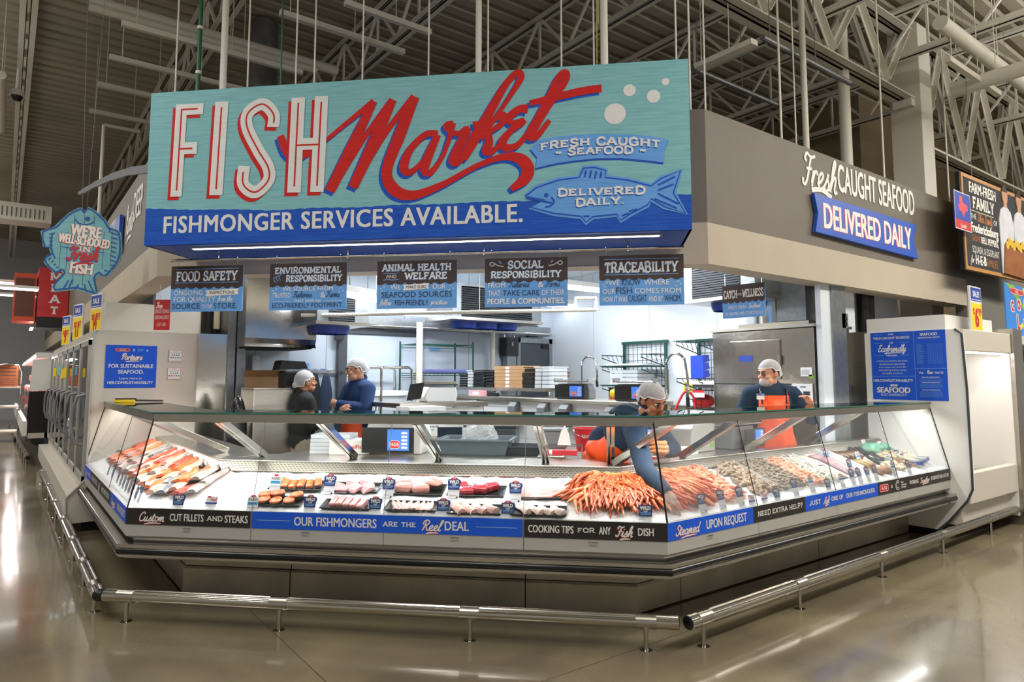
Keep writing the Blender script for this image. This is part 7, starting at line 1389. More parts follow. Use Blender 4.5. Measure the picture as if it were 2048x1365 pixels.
ice(SF, 'crushed_ice', 'white crushed ice bed of the corner glass case'); ice(SR, 'crushed_ice', 'white crushed ice bed of the shellfish glass case'); ice(SLf, 'crushed_ice', 'white crushed ice bed of the fillet glass case')
def dz(S, x, y): p = S.M @ Vector((x, y, 0)); return ice_z(p.x, p.y)
SLOPE = math.atan((DZ1 - DZ0) / .7)
def put(S, x, y, up=0.0): p = S.M @ Vector((x, y, 0)); return Vector((p.x, p.y, ice_z(p.x, p.y) + up))
def rotm(S, rz=0, rx=0, ry=0):
    return (Matrix.Rotation(S.rz, 3, 'Z') @ Matrix.Rotation(SLOPE, 3, 'X') @ Matrix.Rotation(rz, 3, 'Z') @ Matrix.Rotation(rx, 3, 'X') @ Matrix.Rotation(ry, 3, 'Y')).to_euler()
def smat(name, col, col2, sc, stretch, rough=.28):
    return mat(name, col, rough, col2=col2, vscale=sc, stretch=stretch, sss=.12, spec=.6)
m_sal = smat('salmon_flesh', '#d95a20', '#e58550', 9, (9, 1.5, 1)); m_sal2 = smat('deep_salmon_flesh', '#bd3c18', '#d4623a', 9, (9, 1.5, 1)); m_pinkf = smat('pale_pink_flesh', '#c98f7c', '#dcae9c', 9, (8, 1.5, 1)); m_skin = smat('grey_fish_skin', '#5c6166', '#8d9398', 40, (1, 1, 1)); m_silvf = smat('silver_fish_skin', '#85807a', '#a8a097', 14, (1, 4, 1))
m_redf = smat('red_fish_flesh', '#b83a2c', '#cf6a58', 8, (8, 1.5, 1)); m_tuna = smat('tuna_red', '#8e1f2a', '#b23a44', 14, (4, 1, 1), .22); m_sword = smat('swordfish_pink', '#c98d80', '#b57770', 14, (1, 1, 1)); m_whitef = smat('white_fish', '#dccabd', '#cdb2a4', 10, (6, 1, 1)); m_pw = smat('white_pink_fish', '#dcb3a8', '#cf9f96', 10, (6, 1, 1)); m_pcut = smat('rose_fish', '#c78689', '#d7a2a2', 16, (5, 1, 1)); m_dskin = mat('dark_fish_skin', '#3a332e', .4, var=.3, vscale=30)
def fillet_mesh(L, W, T, top, skin, seed):
    mb = MB(); nu, nv = 16, 7; vs = []; random.seed(seed)
    for i in range(nu + 1):
        t = i / nu; x = (t - .5) * L; wd = W * (.60 + .5 * math.sin(PI * min(1, t * .85 + .15)) ** .8) * (1 - .55 * max(0, t - .75) / .25) * .8
        bend = .012 * math.sin(4 * t + seed)
        for j in range(nv + 1):
            s = j / nv * 2 - 1; h = T * (1 - s * s) ** .5 * (1 - .5 * t) + .002; vs.append((s * wd / 2 + bend, x, h + .004 * math.sin(9 * t + 2 * s)))
        for j in range(nv + 1):
            s = j / nv * 2 - 1; vs.append((s * wd / 2 * 1.03 + bend, x, 0))
    k = 2 * (nv + 1); f1 = []; f2 = []
    for i in range(nu):
        for j in range(nv): a = i * k + j; f1.append((a, a + 1, a + k + 1, a + k)); b = a + nv + 1; f2.append((b, b + k, b + k + 1, b + 1))
        for a, b, fl in ((i * k, i * k + nv + 1, 0), (i * k + nv, i * k + 2 * nv + 1, 1)): f2.append((a, a + k, b + k, b) if not fl else (a, b, b + k, a + k))
    for i in (0, nu): 
        q_ = [i * k + j for j in range(nv + 1)] + [i * k + nv + 1 + j for j in range(nv, -1, -1)]; f1.append(tuple(q_ if i else q_[::-1]))
    mb.add(vs, f1, top); b = len(mb.v); mb.f += f2; mb.mi += [mb._m(skin)] * len(f2); return mb
FK = [('orange salmon fillet', m_sal, m_skin), ('deep orange salmon fillet', m_sal2, m_skin), ('pale pink fillet', m_pinkf, m_silvf), ('grey skin-up fillet', m_skin, m_pinkf), ('silvery striped fillet', m_silvf, m_pinkf), ('red fillet', m_redf, m_silvf)]
PROT = []
for i, (n_, a, b) in enumerate(FK): o = fillet_mesh(.34, .115, .024, a, b, i).build('fish_fillet', smooth=50); PROT.append(o)
used = set(); random.seed(11); cnt = [0, 0, 0]; col_choice = [[2, 4, 5, 2, 3, 2, 0, 0, 3, 0, 2, 4, 1, 0, 3, 1, 2, 4], [3, 2, 4, 4, 0, 0, 3, 2, 0, 0, 1, 4, 2, 0, 1, 2, 4, 1], [5, 3, 2, 4, 4, 0, 0, 2, 0, 0, 1, 1, 4, 2, 0, 5, 2, 1]]
dv = Vector((1, 1, 0)) / s2
for i in range(29):
    y0 = 5.0 + i * .112
    for r in range(3):
        P = Vector((.92, y0, 0)); g = 0
        while inward(P.x, P.y) < .17 and g < 200: P += dv * .01; g += 1
        c = P + dv * (.13 + .17 * r); e = c + dv * .15
        if inward(e.x, e.y) > .64 or inward(c.x, c.y) > .54: continue
        uF = (SF.Mi @ c).x
        if uF > .44: continue
        k = col_choice[r][(i + r) % 18]; first = k not in used
        o = PROT[k] if first else PROT[k].copy()
        if first: used.add(k)
        else: C.objects.link(o)
        o.location = (c.x, c.y, ice_z(c.x, c.y) + .016 + .012 * ((i + r) % 2) + .007 * r); o.rotation_euler = (SLOPE * .7 + random.uniform(-.03, .03), -.10 + random.uniform(-.05, .05), -PI / 4 + random.uniform(-.12, .12)); o.scale = (random.uniform(.92, 1.15), random.uniform(.85, 1.1), 1)
        cnt[r] += 1; tag(o, '%s, %s from the corner in the %s row of the fillet case' % (FK[k][0], nth(cnt[r] - 1), ('front', 'middle', 'back')[r]), 'fish fillet', 'fish fillets layered in the fillet case')
for i, o in enumerate(PROT):
    if i not in used: bpy.data.objects.remove(o)
# black trays with cut fish in the corner case
m_tray = mat('black_foam_tray', '#161617', .3, bump=.3, bscale=120)
def tray(x, y, w, d, label, rz=0):
    t = thing('display_tray', label, 'tray', put(SF, x, y, .004), 0, 'black trays in the corner case'); t.rotation_euler = rotm(SF, rz); mb = MB(); tub(mb, w, d, .016, m_tray, .005, .01); mb.build('tray', t); mb = MB(); mb.tube([(-w / 2, -d / 2, .016), (w / 2, -d / 2, .016), (w / 2, d / 2, .016), (-w / 2, d / 2, .016)], .004, m_tray, 6, closed=True); mb.build('rim', t); return t
def piece(nm, label, group, cat, x, y, up_, rz, mbf, sub=1, rx=0, ry=0):
    mb = mbf(); o = mb.build(nm, smooth=55, sub=0); o.location = put(SF, x, y, up_); o.rotation_euler = rotm(SF, rz, rx, ry); tag(o, label, cat, group); return o
def block(w, d, h, top, side=None, r=.25, bulge=.12):
    mb = MB(); n = 5; vs = []; ring = []
    pts = rrect(-w / 2, -d / 2, w / 2, d / 2, min(w, d) * r, 4); k = len(pts)
    for z, s in ((0, .96), (h * .12, 1.0), (h * .7, 1 + .02), (h * .93, .95), (h, .80)): vs += [(p[0] * s, p[1] * s, z) for p in pts]
    fs = [(j * k + i, j * k + (i + 1) % k, (j + 1) * k + (i + 1) % k, (j + 1) * k + i) for j in range(4) for i in range(k)]
    mb.add(vs, [f for f in fs if f[0] >= (2 * k if side else 0)] + [tuple(4 * k + i for i in range(k))], top); mb.f += ([f for f in fs if f[0] < 2 * k] if side else []) + [tuple(range(k - 1, -1, -1))]; mb.mi += [mb._m(side or top)] * (len(mb.f) - len(mb.mi)); return mb
tray(1.10, .345, .40, .15, 'black tray of orange salmon portions, back row')
for i in range(6): piece('salmon_portion', 'orange salmon portion, %s from the left in the back row tray' % nth(i), 'salmon portions', 'fish portion', .955 + .058 * i, .33 + .010 * abs(i - 2) + (.03 if i == 0 else 0), .016, -.35 + .14 * i, lambda: block(.050, .085, .036, m_sal, m_skin if i % 2 else m_pinkf), rx=.25)
tray(1.53, .345, .38, .14, 'black tray of pink fillets, second from the left in the back row')
for i in range(3): piece('pink_fillet', 'flat pink fillet, %s from the left on the second back row tray' % nth(i), 'pink flat fillets', 'fish fillet', 1.42 + .095 * i, .345, .018 + .004 * i, 1.1 - .2 * i, lambda: fillet_mesh(.19, .12, .022, m_pcut, m_skin, i + 3), ry=-.1)
tray(1.99, .345, .40, .16, 'black tray of thick swordfish steaks, back row')
for i, (dx, dy, rz) in enumerate(((-.12, .05, .2), (-.09, -.025, -.1), (.03, -.02, .25), (.115, .03, -.4))): piece('swordfish_steak', 'thick pinkish swordfish steak, %s from the left' % nth(i), 'swordfish steaks', 'fish steak', 1.99 + dx, .345 + dy, .016, rz, lambda: block(.125, .085, .046, m_sword, m_sword if i != 3 else m_dskin, .35))
tray(2.42, .345, .40, .16, 'black tray of dark red tuna steaks, back row')
for i, (dx, dy, rz) in enumerate(((-.13, .03, .3), (-.07, -.03, .1), (.02, -.01, -.1), (.09, .03, .7))): piece('tuna_steak', 'dark red tuna steak, %s from the left' % nth(i), 'tuna steaks', 'fish steak', 2.42 + dx, .345 + dy, .016, rz, lambda: block(.12, .08, .040, m_tuna, None, .3))
tray(2.88, .325, .38, .15, 'black tray with one large pink fillet beside the crab')
for i in range(3): piece('pink_fillet', 'long pale pink fillet, %s layer on the tray beside the crab' % ('lowest', 'middle', 'top')[i], 'long pink fillets', 'fish fillet', 2.86 + .01 * i, 0.315 + .012 * i, .016 + .012 * i, -PI / 2 + .08 * i - .05, lambda: fillet_mesh(.32, .15, .024, m_pw, m_pcut, i + 7))
tray(1.08, .115, .34, .13, 'black tray of round salmon steaks, front row')
for i, (dx, dy) in enumerate(((-.13, .03), (-.04, .04), (.10, .035), (-.11, -.025), (-.02, -.03), (.07, -.02))): piece('salmon_steak', 'round salmon steak, %s' % ('back left', 'back middle', 'back right', 'front left', 'front middle', 'front right')[i] + ' of the front row pile', 'salmon steaks', 'fish steak', 1.08 + dx, .12 + dy, .015 + (.012 if dy > 0 else 0), .4 * i, lambda: block(.095, .075, .036, m_sal, m_dskin, .48))
tray(1.58, .095, .36, .13, 'black tray of rose pink fish cubes, front row')
for i in range(5): piece('fish_portion', 'rose pink fish portion, %s from the left in the front row' % nth(i), 'rose fish portions', 'fish portion', 1.475 + .052 * i, .11 - .006 * i, .015, -.06 * i, lambda: block(.044, .10, .034, m_pcut, None, .2), rx=.15)
tray(2.03, .095, .36, .13, 'black tray of thin white pink fillets, front row')
for i in range(8): piece('thin_fillet', 'thin white pink fillet, %s from the left in the front row fan' % nth(i), 'thin white fillets', 'fish fillet', 1.90 + .035 * i, .10, .014 + .002 * (i % 3), .35 - .1 * i, lambda: fillet_mesh(.14, .05, .018, m_pw, m_pw, i), ry=.25)
tray(2.46, .09, .36, .13, 'black tray of pale fish loins, front row')
for i in range(4): piece('fish_loin', 'pale pink white loin, %s from the left in the front row' % nth(i), 'pale fish loins', 'fish loin', 2.33 + .075 * i, .095, .014, .6, lambda: fillet_mesh(.17, .085, .034, m_pw, m_pw, i), ry=.2)
tray(2.88, .085, .36, .13, 'black tray of white fish with dark skin, front row')
for i in range(4): piece('fish_loin', 'white loin with dark skin, %s from the left in the front row' % nth(i), 'dark skinned loins', 'fish loin', 2.77 + .075 * i, .09, .014, .65, lambda: fillet_mesh(.15, .075, .036, m_whitef, m_dskin, i), ry=.25)
# ---------------------------------------------------------------- crab clusters
m_crab = mat('crab_orange', '#b03a10', .3, col2='#cf6226', vscale=18, sss=.05); m_crab2 = mat('crab_cream', '#d9a873', .4, col2='#c9682e', vscale=14)
def cluster(seed, n=5):
    R = random.Random(seed); mb = MB(); mb.sph((0, .02, .018), (.045, .035, .024), m_crab2, 10, 7)
    for i in range(n):
        a = (i - (n - 1) / 2) * .20 + R.uniform(-.07, .07); l1, l2 = R.uniform(.09, .12), R.uniform(.09, .13); b = a * .3 + R.uniform(-.1, .1); z = .02 + R.uniform(-.008, .014)
        p0 = Vector((.030 * (i - 2) * .6, 0, z)); p1 = p0 + Vector((math.sin(a) * .03, -.03, .006)); p2 = p1 + Vector((math.sin(a) * l1, -math.cos(a) * l1, .012)); p3 = p2 + Vector((math.sin(b) * l2, -math.cos(b) * l2, -.016))
        k_ = p2.lerp(p3, .26); mb.tube([p0, p1, p1.lerp(p2, .5), p2, p2.lerp(k_, .2), k_, k_.lerp(p3, .12), k_.lerp(p3, .7), p3], [.010, .0105, .0125, .0135, .0095, .0125, .0095, .0085, .003], m_crab if R.random() < .88 else m_crab2, 6); mb.sph(p2, (.0125, .0125, .012), m_crab2, 7, 5); mb.sph(p1, (.014, .014, .012), m_crab2, 7, 5)
    return mb
CP = [cluster(s).build('crab_cluster', smooth=60) for s in range(6)]; usedc = set()
def lay_crab(S, x, y, rz, up_, label, group):
    k = random.randrange(6); first = k not in usedc; o = CP[k] if first else CP[k].copy()
    if first: usedc.add(k)
    else: C.objects.link(o)
    o.location = put(S, x, y, up_); o.rotation_euler = rotm(S, rz, random.uniform(-.07, .07), random.uniform(-.15, .15)); s_ = random.uniform(.8, .98); o.scale = (s_, s_, s_); tag(o, label, 'crab', group)
random.seed(5)
for j in range(9):
    y = .24 + .034 * j; a, b = 3.17, LF - y * TQ - .02
    n = 7
    for i in range(n): lay_crab(SF, a + (b - a) * (i + .5 * (j % 2)) / n, y + .03, random.uniform(-.75, .75), .004 + .010 * (j % 4) + random.uniform(0, .018), 'orange snow crab leg cluster heaped in the corner case beside the corner', 'snow crab in the corner case')
for j in range(9):
    y = .24 + .034 * j; sh_ = .34 * (y - .2) / .4; a, b = y * TQ + .06, .56 + sh_
    n = 7
    for i in range(n): lay_crab(SR, a + (b - a) * (i + .5 * (j % 2)) / n, y + .03, random.uniform(-.6, .7) + .15, .004 + .010 * (j % 4) + random.uniform(0, .018), 'orange crab leg cluster heaped in the shellfish case next to the corner', 'crab legs in the shellfish case')
for k, o in enumerate(CP):
    if k not in usedc: bpy.data.objects.remove(o)
mb = MB(); mb.box((-.004, -.26, 0), (.004, .26, .12), m_glass); o = mb.build('clear_divider'); o.location = put(SF, 3.07, .32); o.rotation_euler = rotm(SF); tag(o, 'clear divider between pink fillet and snow crab', 'divider')
# ---------------------------------------------------------------- shrimp rows of the shellfish case
def shrimp(seed, m, m2, fat=1.0, tail=True):
    R = random.Random(seed); mb = MB(); n = 9; pts = []; rs = []
    for i in range(n): a = -.3 + 2.5 * i / (n - 1); pts.append((.022 * math.cos(a) - .004, .024 * math.sin(a), .009 + .002 * math.sin(i))); rs.append(fat * (.0095 - .0065 * (i / (n - 1)) ** 1.3) * (.7 if i == 0 else 1))
    mb.tube(pts, rs, m, 7)
    if tail: p = pts[-1]; mb.add([p, (p[0] - .014, p[1] - .006, .012), (p[0] - .012, p[1] - .013, .006), (p[0], p[1], .012)], [(0, 1, 2), (0, 2, 3)], m2)
    return mb
SHK = {'pink': (mat('cooked_shrimp', '#e07f58', .35, col2='#efb59a', vscale=40, sss=.1), mat('shrimp_tail_red', '#e0552e', .4)), 'prawn': (mat('raw_prawn', '#ad9880', .3, col2='#83705a', vscale=50, sss=.1), mat('prawn_tail', '#8a4a2c', .4)), 'grey': (mat('raw_grey_shrimp', '#9a8b76', .28, col2='#6e6455', vscale=50, sss=.1), mat('grey_tail', '#5d574a', .4)), 'peel': (mat('peeled_pink_shrimp', '#e39a78', .3, col2='#eebca2', vscale=40, sss=.12), m_pinkf), 'white': (mat('peeled_white_shrimp', '#d9d8cb', .28, col2='#c3c6b6', vscale=40, sss=.12), m_whitef)}
def shrimp_row(kind, x0, x1, label, group, nm, fat, n_across, n_deep, layers, sc, y0=.12, y1=.57, sh=.08):
    ms_ = SHK[kind]; pro = [shrimp(s, *ms_, fat=fat).build(nm, smooth=60) for s in range(2)]; used_ = set(); R = random.Random(hash(kind) % 1000 if False else len(kind) * 7)
    for l in range(layers):
        for j in range(n_deep):
            for i in range(n_across - (l % 2)):
                y = y0 + (y1 - y0) * (j + .5 * (l % 2) + R.uniform(-.3, .3)) / n_deep; x = x0 + (x1 - x0) * (i + .5 + .5 * (l % 2) + R.uniform(-.3, .3)) / n_across + sh * (y - .12) / .46; k = R.randrange(2); first = k not in used_; o = pro[k] if first else pro[k].copy()
                if first: used_.add(k)
                else: C.objects.link(o)
                e = abs((i + .5) / n_across - .5) * 2; o.location = put(SR, x, y, .002 + .013 * l + .02 * (1 - e * e)); o.rotation_euler = rotm(SR, R.uniform(0, 6.28), R.uniform(-.5, .5), R.uniform(-.5, .5)); o.scale = (sc, sc, sc * 1.1); tag(o, label, 'shrimp', group)
shrimp_row('pink', .66, 1.01, 'cooked pink shrimp with red tail in the row right of the crab legs', 'cooked pink shrimp', 'cooked_shrimp', 1.15, 8, 13, 2, 1.3)
shrimp_row('prawn', 1.14, 1.42, 'large brown raw prawn in the row left of the clear divider', 'large brown prawns', 'raw_prawn', 1.05, 7, 14, 2, 1.35)
shrimp_row('grey', 1.46, 1.86, 'small grey raw shrimp in the row right of the clear divider', 'small grey shrimp', 'raw_shrimp', 1.0, 9, 16, 2, 1.05)
shrimp_row('peel', 1.87, 2.07, 'peeled pink shrimp in the row between grey and white shrimp', 'peeled pink shrimp', 'peeled_shrimp', 1.2, 6, 16, 2, 1.1)
shrimp_row('white', 2.08, 2.29, 'peeled white shrimp in the row beside the white divider', 'peeled white shrimp', 'white_shrimp', 1.2, 5, 15, 2, 1.15)
def slat(x, label, m, h, th=.006, nm='tray_divider'):
    a = put(SR, x, .12); b = put(SR, x + .08, .58); mb = MB(); mb.add([a + Vector((0, 0, 0)), b, b + Vector((0, 0, h)), a + Vector((0, 0, h)), a + Vector((th, 0, 0)), b + Vector((th, 0, 0)), b + Vector((th, 0, h)), a + Vector((th, 0, h))], [(0, 1, 2, 3), (7, 6, 5, 4), (3, 2, 6, 7), (0, 3, 7, 4), (1, 5, 6, 2), (0, 4, 5, 1)], m); tag(mb.build(nm), label, 'divider')
slat(1.43, 'clear divider between brown prawns and grey shrimp', m_bin, .05); slat(2.315, 'white divider right of the peeled white shrimp', m_whitep, .05, .012); slat(2.72, 'white divider right of the squid', m_whitep, .06, .014); slat(2.86, 'white divider left of the lobster tails', m_whitep, .06, .014)
def long_tray(x0, x1, label, m, y0=.13, y1=.58):
    a = put(SR, x0, y0, .008); mb = MB(); sx = .08 * (y1 - y0) / .46; b = put(SR, x0 + sx, y1, .008); w = Vector((x1 - x0, 0, 0)); u_ = Vector((0, 0, .012)); mb.add([a, a + w, b + w, b, a + u_, a + w + u_, b + w + u_, b + u_], [(3, 2, 1, 0), (4, 5, 6, 7), (0, 1, 5, 4), (1, 2, 6, 5), (2, 3, 7, 6), (3, 0, 4, 7)], m); tag(mb.build('long_tray'), label, 'tray')
long_tray(2.34, 2.50, 'long black tray of peach coloured scallop slabs', m_tray); long_tray(2.53, 2.70, 'long white tray under the purple squid', m_whitep)
m_peach = smat('peach_seafood', '#f0c3a2', '#f7dcc6', 20, (1, 1, 1)); 
def rput(nm, label, group, cat, x, y, up_, rz, mb, sc=1): o = mb.build(nm, smooth=55); o.location = put(SR, x + .08 * (y - .12) / .46, y, up_); o.rotation_euler = rotm(SR, rz); o.scale = (sc,) * 3; tag(o, label, cat, group); return o
for i in range(2): rput('scallop_slab', 'flat peach seafood slab, %s half of the long black tray' % ('front', 'back')[i], 'peach slabs', 'seafood', 2.42, .24 + .22 * i, .022, -.15, block(.12, .20, .014, m_peach, None, .15))
m_squid = mat('squid_purple', '#8c6a76', .3, col2='#c9a9ac', vscale=20)
for i in range(7):
    mb = MB(); pts = spline([(-.02 + .006 * i, -.21, .02), (.012 * math.sin(i), -.1, .03), (.01 * math.cos(i), .1, .028), (.006 * i - .02, .20, .02)], 5); mb.tube(pts, [.006 + .010 * math.sin(PI * k / (len(pts) - 1)) ** .7 for k in range(len(pts))], m_squid, 7); rput('squid', 'long purple squid arm, %s of the bundle on the long white tray' % nth(i), 'purple squid', 'squid', 2.56 + .017 * i, .35, .012 + .004 * (i % 2), -.1, mb)
m_lob = mat('lobster_shell', '#4a2f20', .3, col2='#6d4a2c', vscale=20)
def lobtail(m):
    mb = MB(); pts = [(0, -.07 + .02 * i, .016 + .010 * math.sin(PI * i / 7)) for i in range(8)]; mb.tube(pts, [.016, .024, .022, .025, .022, .023, .019, .012], m, 9); mb.prism([(-.012, .07), (-.03, .105), (0, .112), (.03, .105), (.012, .07)], I4, .006, m, .008); return mb
for i in range(5): rput('lobster_tail', 'dark brown lobster tail, %s from the left in the back row' % nth(i), 'lobster tails', 'lobster tail', 2.92 + .075 * i, .50 - .012 * i, .006, .3, lobtail(m_lob), 1.1)
m_olive = mat('olive_shell', '#75653f', .4, col2='#a3854f', vscale=30)
for i in range(3): rput('lobster_tail', 'olive brown lobster tail, %s from the left in the front row' % nth(i), 'lobster tails', 'lobster tail', 2.98 + .07 * i, .28, .006, .3, lobtail(m_olive), 1.1)
def shellb(m, r=.05): mb = MB(); mb.lathe([(.001, .0), (r * .9, .008), (r, .02), (r * .8, .04), (r * .4, .052), (.001, .055)], m, None, 18, False, False); return mb
m_brown = mat('brown_shell', '#7a5138', .45, col2='#9c7250', vscale=25)
for i in range(2): rput('round_shell', 'round brown shell half hidden by blue tags, %s one' % ('left', 'right')[i], 'brown shells', 'shell', 3.03 + .17 * i, .13, .004, 0, shellb(m_brown, .06), 1.1)
m_blkf = mat('black_fish_skin', '#1b1d1f', .3, var=.5, vscale=40)
for i, (x, y) in enumerate(((3.36, .55), (3.47, .52), (3.58, .53), (3.38, .33), (3.50, .34))): rput('dark_fish', 'small dark whole fish, %s in the heap right of the lobster tails' % nth(i), 'dark whole fish', 'fish', x, y, .008, -.9 + .2 * i, fillet_mesh(.22, .07, .035, m_blkf, m_blkf, i))
m_clam = mat('clam_shell', '#cdbfa2', .4, col2='#9d8d6c', vscale=30); m_oys = mat('oyster_cream', '#e6dcc4', .45, col2='#c9b48c', vscale=25); m_mus = mat('mussel_blue', '#3a4450', .3, col2='#6b7782', vscale=20)
R = random.Random(3)
def heap(nm, lab, grp, cat, mk, x0, x1, y0, y1, n, sc=1):
    base = None
    for i in range(n):
        x, y = R.uniform(x0, x1), R.uniform(y0, y1)
        if base is None: base = rput(nm, lab, grp, cat, x, y, .002, 0, mk()); o = base
        else: o = base.copy(); C.objects.link(o); o.location = put(SR, min(x + .08 * (y - .12) / .46, 4.2), y, R.uniform(.0, .025))
        o.rotation_euler = rotm(SR, R.uniform(0, 6), R.uniform(-.5, .5), R.uniform(-.4, .4)); o.scale = (sc, sc * R.uniform(.7, 1), sc)
def peb(m, r=(.026, .020, .013)):
    def f(): mb = MB(); mb.sph((0, 0, .012), r, m, 9, 6); return mb
    return f
heap('oyster', 'cream oyster piece in the pale heap right of the brown shells', 'cream oyster pieces', 'oyster', peb(m_oys), 3.30, 3.58, .10, .24, 46); heap('cracked_claw', 'tan cracked shellfish piece in the heap left of the blue lidded tubs', 'tan shellfish pieces', 'shellfish', peb(m_brown, (.024, .015, .012)), 3.60, 3.80, .10, .26, 34)
heap('clam', 'pale clam on the ice behind the tan shellfish heap', 'pale clams', 'clam', peb(m_clam), 3.60, 3.90, .28, .56, 48); heap('mussel', 'dark mussel heaped near the right end panel', 'dark mussels', 'mussel', peb(m_mus, (.030, .016, .012)), 3.9, 4.1, .36, .57, 44); heap('clam', 'pale clam heaped at the far right end behind the tubs', 'clams at the far right end', 'clam', peb(m_oys), 3.88, 4.14, .20, .38, 50)
m_grnb = film('green_net_bag', '#6fb79a', .55, .3)
for i in range(3): mb = MB(); lump(mb, (0, 0, .04), (.09, .08, .05), m_grnb, i + 2, .35, 16, 10); rput('mesh_bag', 'pale green mesh bag of shellfish on the ice, %s from the left' % nth(i), 'green mesh bags', 'bag', 3.62 + .14 * i, .50 + .03 * (i % 2), .0, 0, mb)
for i in range(3):
    t = thing('seafood_tub', 'round tub with blue band near the right end, %s from the left' % nth(i), 'tub', put(SR, 3.86 + .13 * i, .14 + .02 * i, .002), .2, 'blue banded tubs'); mb = MB(); mb.lathe([(.046, 0), (.054, .055)], m_whitep, None, 20); mb.build('tub', t, smooth=40); mb = MB(); mb.lathe([(.0555, .02), (.0565, .046)], m_bandb, None, 20, False, False); mb.build('blue_band', t, smooth=40); mb = MB(); mb.lathe([(.057, .055), (.057, .063), (.001, .065)], m_bin, None, 20); mb.build('lid', t, smooth=40)
# ---------------------------------------------------------------- product tags standing on the ice
m_tagn = mat('tag_navy', '#1d2f63', .4, col2='#27407f', vscale=30); m_tagc = film('tag_clear_base', '#eceff2', .75, .2); m_sky = mat('tag_sky_blue', '#58b4e0', .45); m_pinkt = mat('tag_pink', '#e9a0b0', .5)
def tag_proto(kind, tall):
    t = thing('product_tag', 'x', 'tag'); b = .075 if tall else .022; s_ = .078
    mb = MB(); mb.box((-.040, -.001, 0), (.040, .001, b + .01), m_tagc if kind != 'x' else m_paper)
    for k in range(2 if tall else 1): mb.ribbon([(-.03, .016 + .02 * k), (.022, .016 + .02 * k)], .003, ML, .0013, m_greyp)
    if tall: mb.box((.018, -.0014, .018), (.030, -.001, .030), m_ink)
    mb.build('price_card', t); mb = MB(); Mb = ML @ Matrix.Translation((0, b, 0))
    if kind == 'wild':
        mb.prism([(-.040, 0), (.040, 0), (.043, .035), (.049, .05), (.044, .068), (.025, .072), (.020, .080), (-.020, .080), (-.026, .070), (-.040, .072), (-.046, .055), (-.043, .03)], Mb, .002, m_tagn, .001); mb.build('navy_card', t); mb = MB(); mb.prism(rrect(-.017, .068, .017, .084, .007), Mb, 0, m_redp, .0035); mb.text('H-E-B', 0, .073, .006, m_signw, Mb, .004, bold=.02, maxw=.024); mb.text('WILD', 0, .042, .021, m_signw, Mb, .0036, bold=.035, maxw=.064); script(mb, 'Caught', 0, .029, .012, m_signw, Mb, .0036, maxw=.026); mb.ribbon([(-.034, .022), (.034, .022)], .004, Mb, .0036, m_bline); mb.ribbon([(-.03, .013), (.03, .013)], .003, Mb, .0036, m_bline)
    elif kind == 'raised':
        mb.prism([(-.040, 0), (.040, 0), (.040, .06), (.028, .075), (-.028, .075), (-.040, .06)], Mb, .002, m_paper, .001); mb.build('white_card', t); mb = MB(); mb.prism(rrect(-.017, .066, .017, .080, .006), Mb, 0, m_redp, .0035); mb.text('RAISED', 0, .042, .016, m_dgrey, Mb, .0036, bold=.01, maxw=.066); mb.prism([(-.038, .012), (.038, .012), (.038, .034), (-.038, .034)], Mb, 0, m_sky, .0034); mb.ribbon([(-.03, .025), (.03, .025)], .005, Mb, .004, m_navyb)
    else:
        mb.prism([(-.045, 0), (.045, 0), (.045, .05), (-.035, .055)], Mb, .002, m_paper, .001); mb.build('white_card', t); mb = MB(); mb.prism([(-.044, 0), (.044, 0), (.044, .012), (-.044, .012)], Mb, 0, m_navyb, .0034); script(mb, 'Fresh', .012, .020, .026, m_redp, Mb, .0036, maxw=.055); mb.prism(rrect(-.03, .042, -.008, .054, .005), Mb, 0, m_redp, .0034)
    mb.build('lettering', t); return t
TP = {}
def ptag(S, kind, px, py, label, tall=False, sc=1.0, rz=0.0):
    k = (kind, tall); p = S.deck(px, py); P = put(S, p.x, max(.03, p.y), -.004)
    if k not in TP: t = TP[k] = tag_proto(kind, tall); t['group'] = 'product tags on the ice'
    else: t = dup(TP[k])
    t.location = P; t.rotation_euler = (math.radians(-16), 0, S.rz + rz); t.scale = (sc,) * 3; t['label'] = label
for kind, px, py, tall, lab in (('raised', 547, 992, True, 'white RAISED tag at the left of the salmon portions tray'), ('wild', 656, 994, True, 'navy WILD tag between salmon portions and pink fillets'), ('wild', 774, 1000, True, 'navy WILD tag between pink fillets and swordfish'), ('wild', 906, 1004, True, 'navy WILD tag between swordfish and red tuna'), ('wild', 1030, 1008, True, 'navy WILD tag between red tuna and the long pink fillet'),
    ('wild', 343, 1024, False, 'navy WILD tag alone on the ice over the word Custom'), ('kids', 411, 1025, False, 'white tag with red script on the bare ice over CUT FILLETS'), ('raised', 494, 1028, False, 'white RAISED tag over the word STEAKS'), ('wild', 615, 1026, False, 'navy WILD tag right of the salmon steaks'), ('wild', 745, 1032, False, 'navy WILD tag right of the rose fish cubes'), ('wild', 880, 1041, False, 'navy WILD tag left of the pale loins'), ('wild', 1012, 1044, False, 'navy WILD tag left of the dark skinned loins'), ('wild', 1292, 1050, False, 'navy WILD tag in front of the snow crab')): ptag(SF, kind, px, py, lab, tall)
